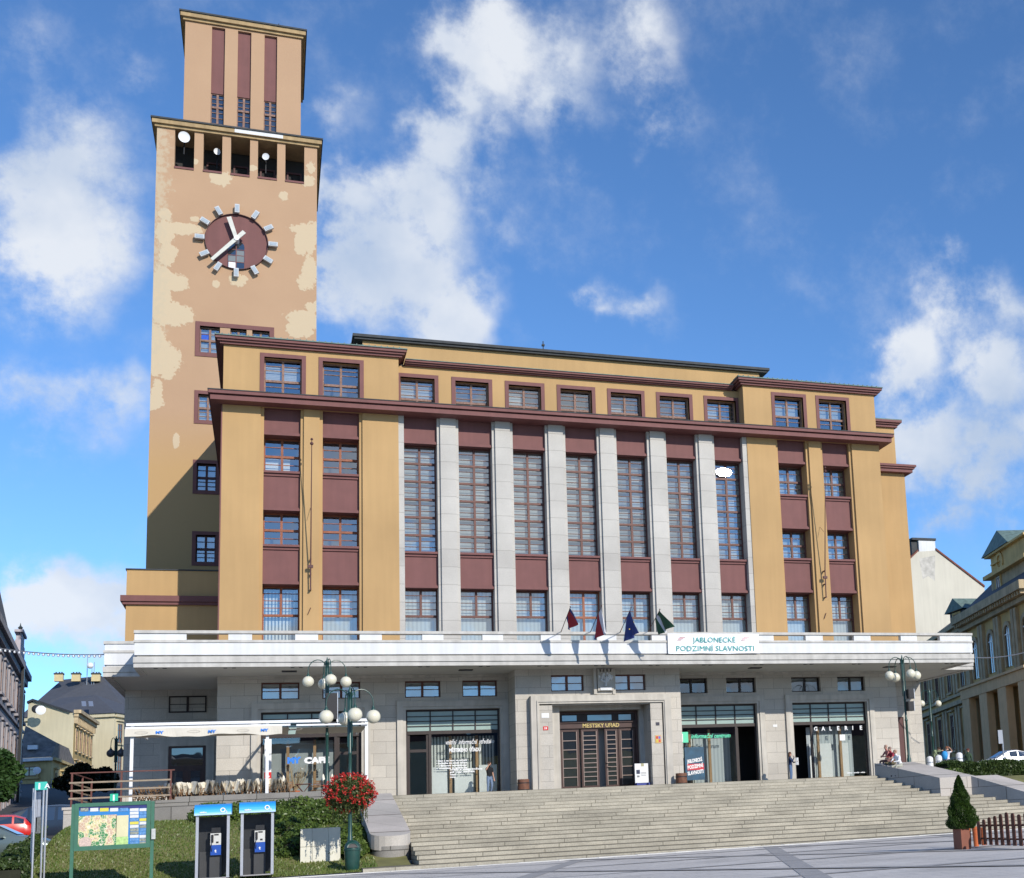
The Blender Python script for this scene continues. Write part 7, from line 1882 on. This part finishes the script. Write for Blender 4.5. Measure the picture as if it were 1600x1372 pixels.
# ================================================================== PEOPLE
def person(label, loc, rz, J, shirt, trousers, hair, skin=(.48,.27,.19), H=1.75, shoes=(.03,.025,.02), longhair=False, sleeves='short', extra=None):
    """J gives joint positions (metres, facing -Y, right hand at -X) overriding a standing figure"""
    P = dict(pelvis=(0,0,.93), waist=(0,0,1.08), chest=(0,.0,1.30), neck=(0,.01,1.46), head0=(0,-.005,1.55), head1=(0,-.015,1.66), head2=(0,-.005,1.74), nose=(0,-.112,1.625),
        shL=(.17,0,1.40), elL=(.23,.02,1.13), wrL=(.24,-.06,.88), haL=(.24,-.09,.80), shR=(-.17,0,1.40), elR=(-.23,.02,1.13), wrR=(-.24,-.06,.88), haR=(-.24,-.09,.80),
        hiL=(.09,0,.90), knL=(.11,-.02,.50), anL=(.12,.02,.09), toL=(.13,-.14,.04), hiR=(-.09,0,.90), knR=(-.11,-.02,.50), anR=(-.12,.02,.09), toR=(-.13,-.14,.04))
    P.update(J); R = dict(pelvis=(.155,.115), waist=(.135,.10), chest=(.155,.11), neck=.058, head0=.075, head1=.092, head2=.05, nose=.014, shL=.065, elL=.042, wrL=.028, haL=.036, shR=.065, elR=.042, wrR=.028, haR=.036,
        hiL=.095, knL=.062, anL=.042, toL=.035, hiR=.095, knR=.062, anR=.042, toR=.035)
    E = [('pelvis','waist',1),('waist','chest',1),('chest','neck',1),('neck','head0',0),('head0','head1',0),('head1','head2',0),('head1','nose',0)]
    for s in 'LR': E += [('chest','sh'+s,1),('sh'+s,'el'+s,1),('el'+s,'wr'+s,0 if sleeves == 'short' else 1),('wr'+s,'ha'+s,0),('pelvis','hi'+s,2),('hi'+s,'kn'+s,2),('kn'+s,'an'+s,2),('an'+s,'to'+s,3)]
    names = list(P); 
    # fingers: five short chains leaving each hand
    for s in 'LR':
        w_, h_ = Vector(P['wr'+s]), Vector(P['ha'+s]); d = (h_-w_).normalized(); sd = d.cross(Vector((0,1,0))); sd = sd.normalized() if sd.length > .1 else Vector((1,0,0)); cu = Vector((0,-.4,-.0))
        for q in range(5):
            k0 = 'f%s%d' % (s, q); o = sd*((q-1.5)*.019) if q < 4 else -sd*.045
            L_ = (.045,.052,.048,.038,.03)[q]; a_ = h_+o*1.0+d*(.03 if q < 4 else -.02); b_ = a_+(d+cu*.5).normalized()*L_
            P[k0+'a'] = tuple(a_); P[k0+'b'] = tuple(b_); R[k0+'a'] = .010; R[k0+'b'] = .008; E += [('ha'+s, k0+'a', 0), (k0+'a', k0+'b', 0)]; names += [k0+'a', k0+'b']
    me = bpy.data.meshes.new('person'); me.from_pydata([P[n_] for n_ in names], [(names.index(a), names.index(b)) for a, b, c in E], [])
    ob = bpy.data.objects.new('person', me); COL.objects.link(ob); md = ob.modifiers.new('skin', 'SKIN'); md.use_smooth_shade = True; sb = ob.modifiers.new('sub', 'SUBSURF'); sb.levels = 1
    ly = me.skin_vertices[0].data
    for i, n_ in enumerate(names): r = R[n_]; ly[i].radius = (r, r) if not isinstance(r, tuple) else r; ly[i].use_root = (n_ == 'pelvis')
    dg = bpy.context.evaluated_depsgraph_get(); dg.update(); m2 = bpy.data.meshes.new_from_object(ob.evaluated_get(dg)); COL.objects.unlink(ob); bpy.data.objects.remove(ob)
    mats = [mat('skin_tone', skin, .6, .05, 8), mat('shirt_cloth', shirt, .9, .12, 12), mat('trouser_cloth', trousers, .9, .12, 12), mat('shoe_leather', shoes, .5, .1, 8)]
    m2.materials.clear(); [m2.materials.append(x) for x in mats]
    for f in m2.polygons:
        c_ = f.center; best = (9, 0)
        for a, b, mi_ in E:
            A_, B_ = Vector(P[a]), Vector(P[b]); d = B_-A_; t_ = max(0, min(1, (c_-A_).dot(d)/max(1e-9, d.length_squared))); dist = (A_+d*t_-c_).length - .6*max(R[a] if not isinstance(R[a], tuple) else R[a][0], R[b] if not isinstance(R[b], tuple) else R[b][0])
            mm = mi_
            if sleeves == 'short' and a[:2] == 'sh' and t_ > .75: mm = 0
            if dist < best[0]: best = (dist, mm)
        f.material_index = best[1]; f.use_smooth = True
    k = H/1.75
    body_ = bpy.data.objects.new('person', m2); COL.objects.link(body_); body_.location = loc; body_.rotation_euler = (0,0,rz); body_.scale = (k,k,k)
    body_['label'] = label; body_['category'] = 'person'; body_['_loc'] = (0,0,0)
    h1, h0, h2 = Vector(P['head1']), Vector(P['head0']), Vector(P['head2']); up = (h2-h0).normalized(); fw_ = (Vector(P['nose'])-h1); fw_ = (fw_-up*fw_.dot(up)).normalized(); sd = up.cross(fw_)
    mb = MB()
    for i in range(7):
        for j in range(15):
            th_ = PI*.56*i/6; ph_ = 2*PI*j/15; dv = up*math.cos(th_)+(fw_*math.cos(ph_)+sd*math.sin(ph_))*math.sin(th_)
            r_ = .108 if not (math.cos(ph_) > .45 and i > 3) else .085
            q = h1+up*.012-fw_*.012+dv*r_; 
            if longhair and i >= 5 and math.cos(ph_) < .3: q -= up*(.10*(i-4))
            mb.v.append(q)
    for i in range(6):
        for j in range(15): mb.f.append([i*15+j, i*15+(j+1) % 15, (i+1)*15+(j+1) % 15, (i+1)*15+j]); mb.mi.append(0)
    mb.build('hair', mat('hair', hair, .8, .2, 20), body_, smooth=True)
    mb = MB()
    for s in (1,-1): mb.ball(h1+fw_*.088+sd*(.032*s)-up*.005, .011, 7, 5)
    mb.build('eyes', M['black'], body_)
    mb = MB()
    for s in (1,-1): mb.ball(h1+sd*(.093*s)-up*.015, .024, 7, 5)
    mb.build('ears', mats[0], body_)
    mb = MB(); mb.tube([h1+fw_*.088-up*.058-sd*.022, h1+fw_*.094-up*.06, h1+fw_*.088-up*.058+sd*.022], .006, 5); mb.build('mouth', mat('lips', (.35,.12,.10), .6), body_)
    if extra: extra(body_, P)
    return body_
jeans = (.16,.22,.33)
def on_Y(u, Y, z=0): p = wy(u, 1230, Y); return (p.x, Y, z)
# man on the phone in front of the information window
def phone(b, P):
    h = Vector(P['haR']); mb = MB(); mb.box(h.x-.02, h.x+.02, h.y-.03, h.y+.0, h.z-.03, h.z+.11); mb.build('telephone', M['black'], b)
person('man in black T-shirt and jeans talking on a phone by the information window', on_Y(765, -1.2), .5,
    dict(elR=(-.34,-.16,1.30), wrR=(-.17,-.20,1.55), haR=(-.12,-.15,1.60), knL=(.12,-.06,.5), anL=(.13,.10,.10), toL=(.14,-.05,.04)), (.012,.012,.015), jeans, (.03,.02,.015), extra=phone, H=1.78)
# woman in dark blue beside the gallery door
def bag(b, P):
    mb = MB(); mb.box(.10,.30,-.42,-.30,1.0,1.42); mb.build('white_bag', M['paper'], b)
person('woman in dark blue jacket raising a hand to her face at the gallery door', on_Y(1237, -2.2), .9,
    dict(elR=(-.25,-.20,1.20), wrR=(-.10,-.28,1.45), haR=(-.06,-.22,1.52), elL=(.25,-.12,1.15), wrL=(.15,-.32,1.18), haL=(.12,-.38,1.2)), (.02,.035,.09), (.10,.16,.28), (.10,.045,.025), longhair=True, sleeves='long', H=1.68, extra=bag)
# seated figures on the right cheek wall
def seated(lean=.12, arms='knees', ph=0):
    J = dict(pelvis=(0,.05,.14), waist=(0,.03,.28), chest=(0,-.04-lean,.50), neck=(0,-.08-lean*1.3,.66), head0=(0,-.10-lean*1.4,.74), head1=(0,-.12-lean*1.5,.85), head2=(0,-.11-lean*1.5,.93), nose=(0,-.225-lean*1.5,.81),
        shL=(.17,-.05-lean,.60), shR=(-.17,-.05-lean,.60), hiL=(.10,.0,.12), hiR=(-.10,.0,.12), knL=(.15,-.42,.13), knR=(-.13,-.44,.13), anL=(.15,-.42+.02,-.33), anR=(-.13,-.40,-.33), toL=(.16,-.56,-.38), toR=(-.14,-.55,-.38))
    J.update(elL=(.26,-.22-lean,.36), wrL=(.10,-.40-lean,.34), haL=(.05,-.43-lean,.36), elR=(-.26,-.22-lean,.36), wrR=(-.08,-.40-lean,.32), haR=(-.03,-.43-lean,.34)); return J
wt = .62
def seat_at(u, v, Y, z): p = wy(u, v, Y); return (p.x, Y, z)
person('bald man in a white shirt and pale trousers sitting hunched on the cheek wall', (wy(1404,1195,-9.9).x+.05, -9.9, -.36+.62+.02), -PI/2+.35, seated(.10), (.75,.76,.78), (.36,.36,.30), (.40,.24,.17), sleeves='long')
person('man in a red shirt and olive trousers sitting beside the man in white', (wy(1396,1195,-9.3).x+.05, -9.2, -.14+.62), -PI/2+.2, seated(.04), (.30,.03,.05), (.14,.12,.07), (.28,.20,.16), sleeves='short')
person('third man half hidden behind the man in the red shirt', (wy(1388,1195,-8.6).x+.05, -8.55, .62), -PI/2+.1, seated(.0), (.40,.16,.14), (.16,.09,.08), (.40,.26,.20), sleeves='short')
# bystanders by the upper road
def by(u, v, D): q = wd(u, v, D); return q
q = by(1457, 1168, 78); person('bystander in a sage green top bending by the white bollards', (q.x, q.y, q.z-1.50), .6, dict(waist=(0,-.02,1.08), chest=(0,-.18,1.22), neck=(0,-.30,1.30), head0=(0,-.36,1.33), head1=(0,-.44,1.38), head2=(0,-.46,1.46), nose=(0,-.53,1.31), shL=(.17,-.2,1.28), shR=(-.17,-.2,1.28), elL=(.35,-.3,1.25), wrL=(.52,-.36,1.30), haL=(.6,-.38,1.3), elR=(-.22,-.35,1.05), wrR=(-.15,-.5,.95), haR=(-.14,-.55,.9)), (.24,.29,.17), (.08,.08,.06), (.04,.03,.02), sleeves='long')
def pack(b, P):
    mb = MB(); mb.ball((0,.20,1.24), .19, 12, 9, 1.4); mb.build('backpack', mat('blue_backpack', (.03,.28,.62), .7, .1, 8), b, smooth=True)
q = by(1479, 1168, 74); person('person in white top with bright blue backpack and one raised hand', (q.x, q.y, q.z-1.70), .2+PI/2, dict(elR=(-.30,-.14,1.45), wrR=(-.14,-.16,1.64), haR=(-.09,-.10,1.70)), (.72,.70,.74), (.015,.018,.04), (.20,.08,.04), sleeves='short', extra=pack)
q = by(1512, 1170, 79); person('bystander in a dark green jacket next to the silver car', (q.x, q.y, q.z-1.72), 2.2, {}, (.05,.09,.05), (.05,.06,.05), (.10,.03,.02), sleeves='long', H=1.72)

for o in list(bpy.data.objects):
    if '_loc' in o: del o['_loc']
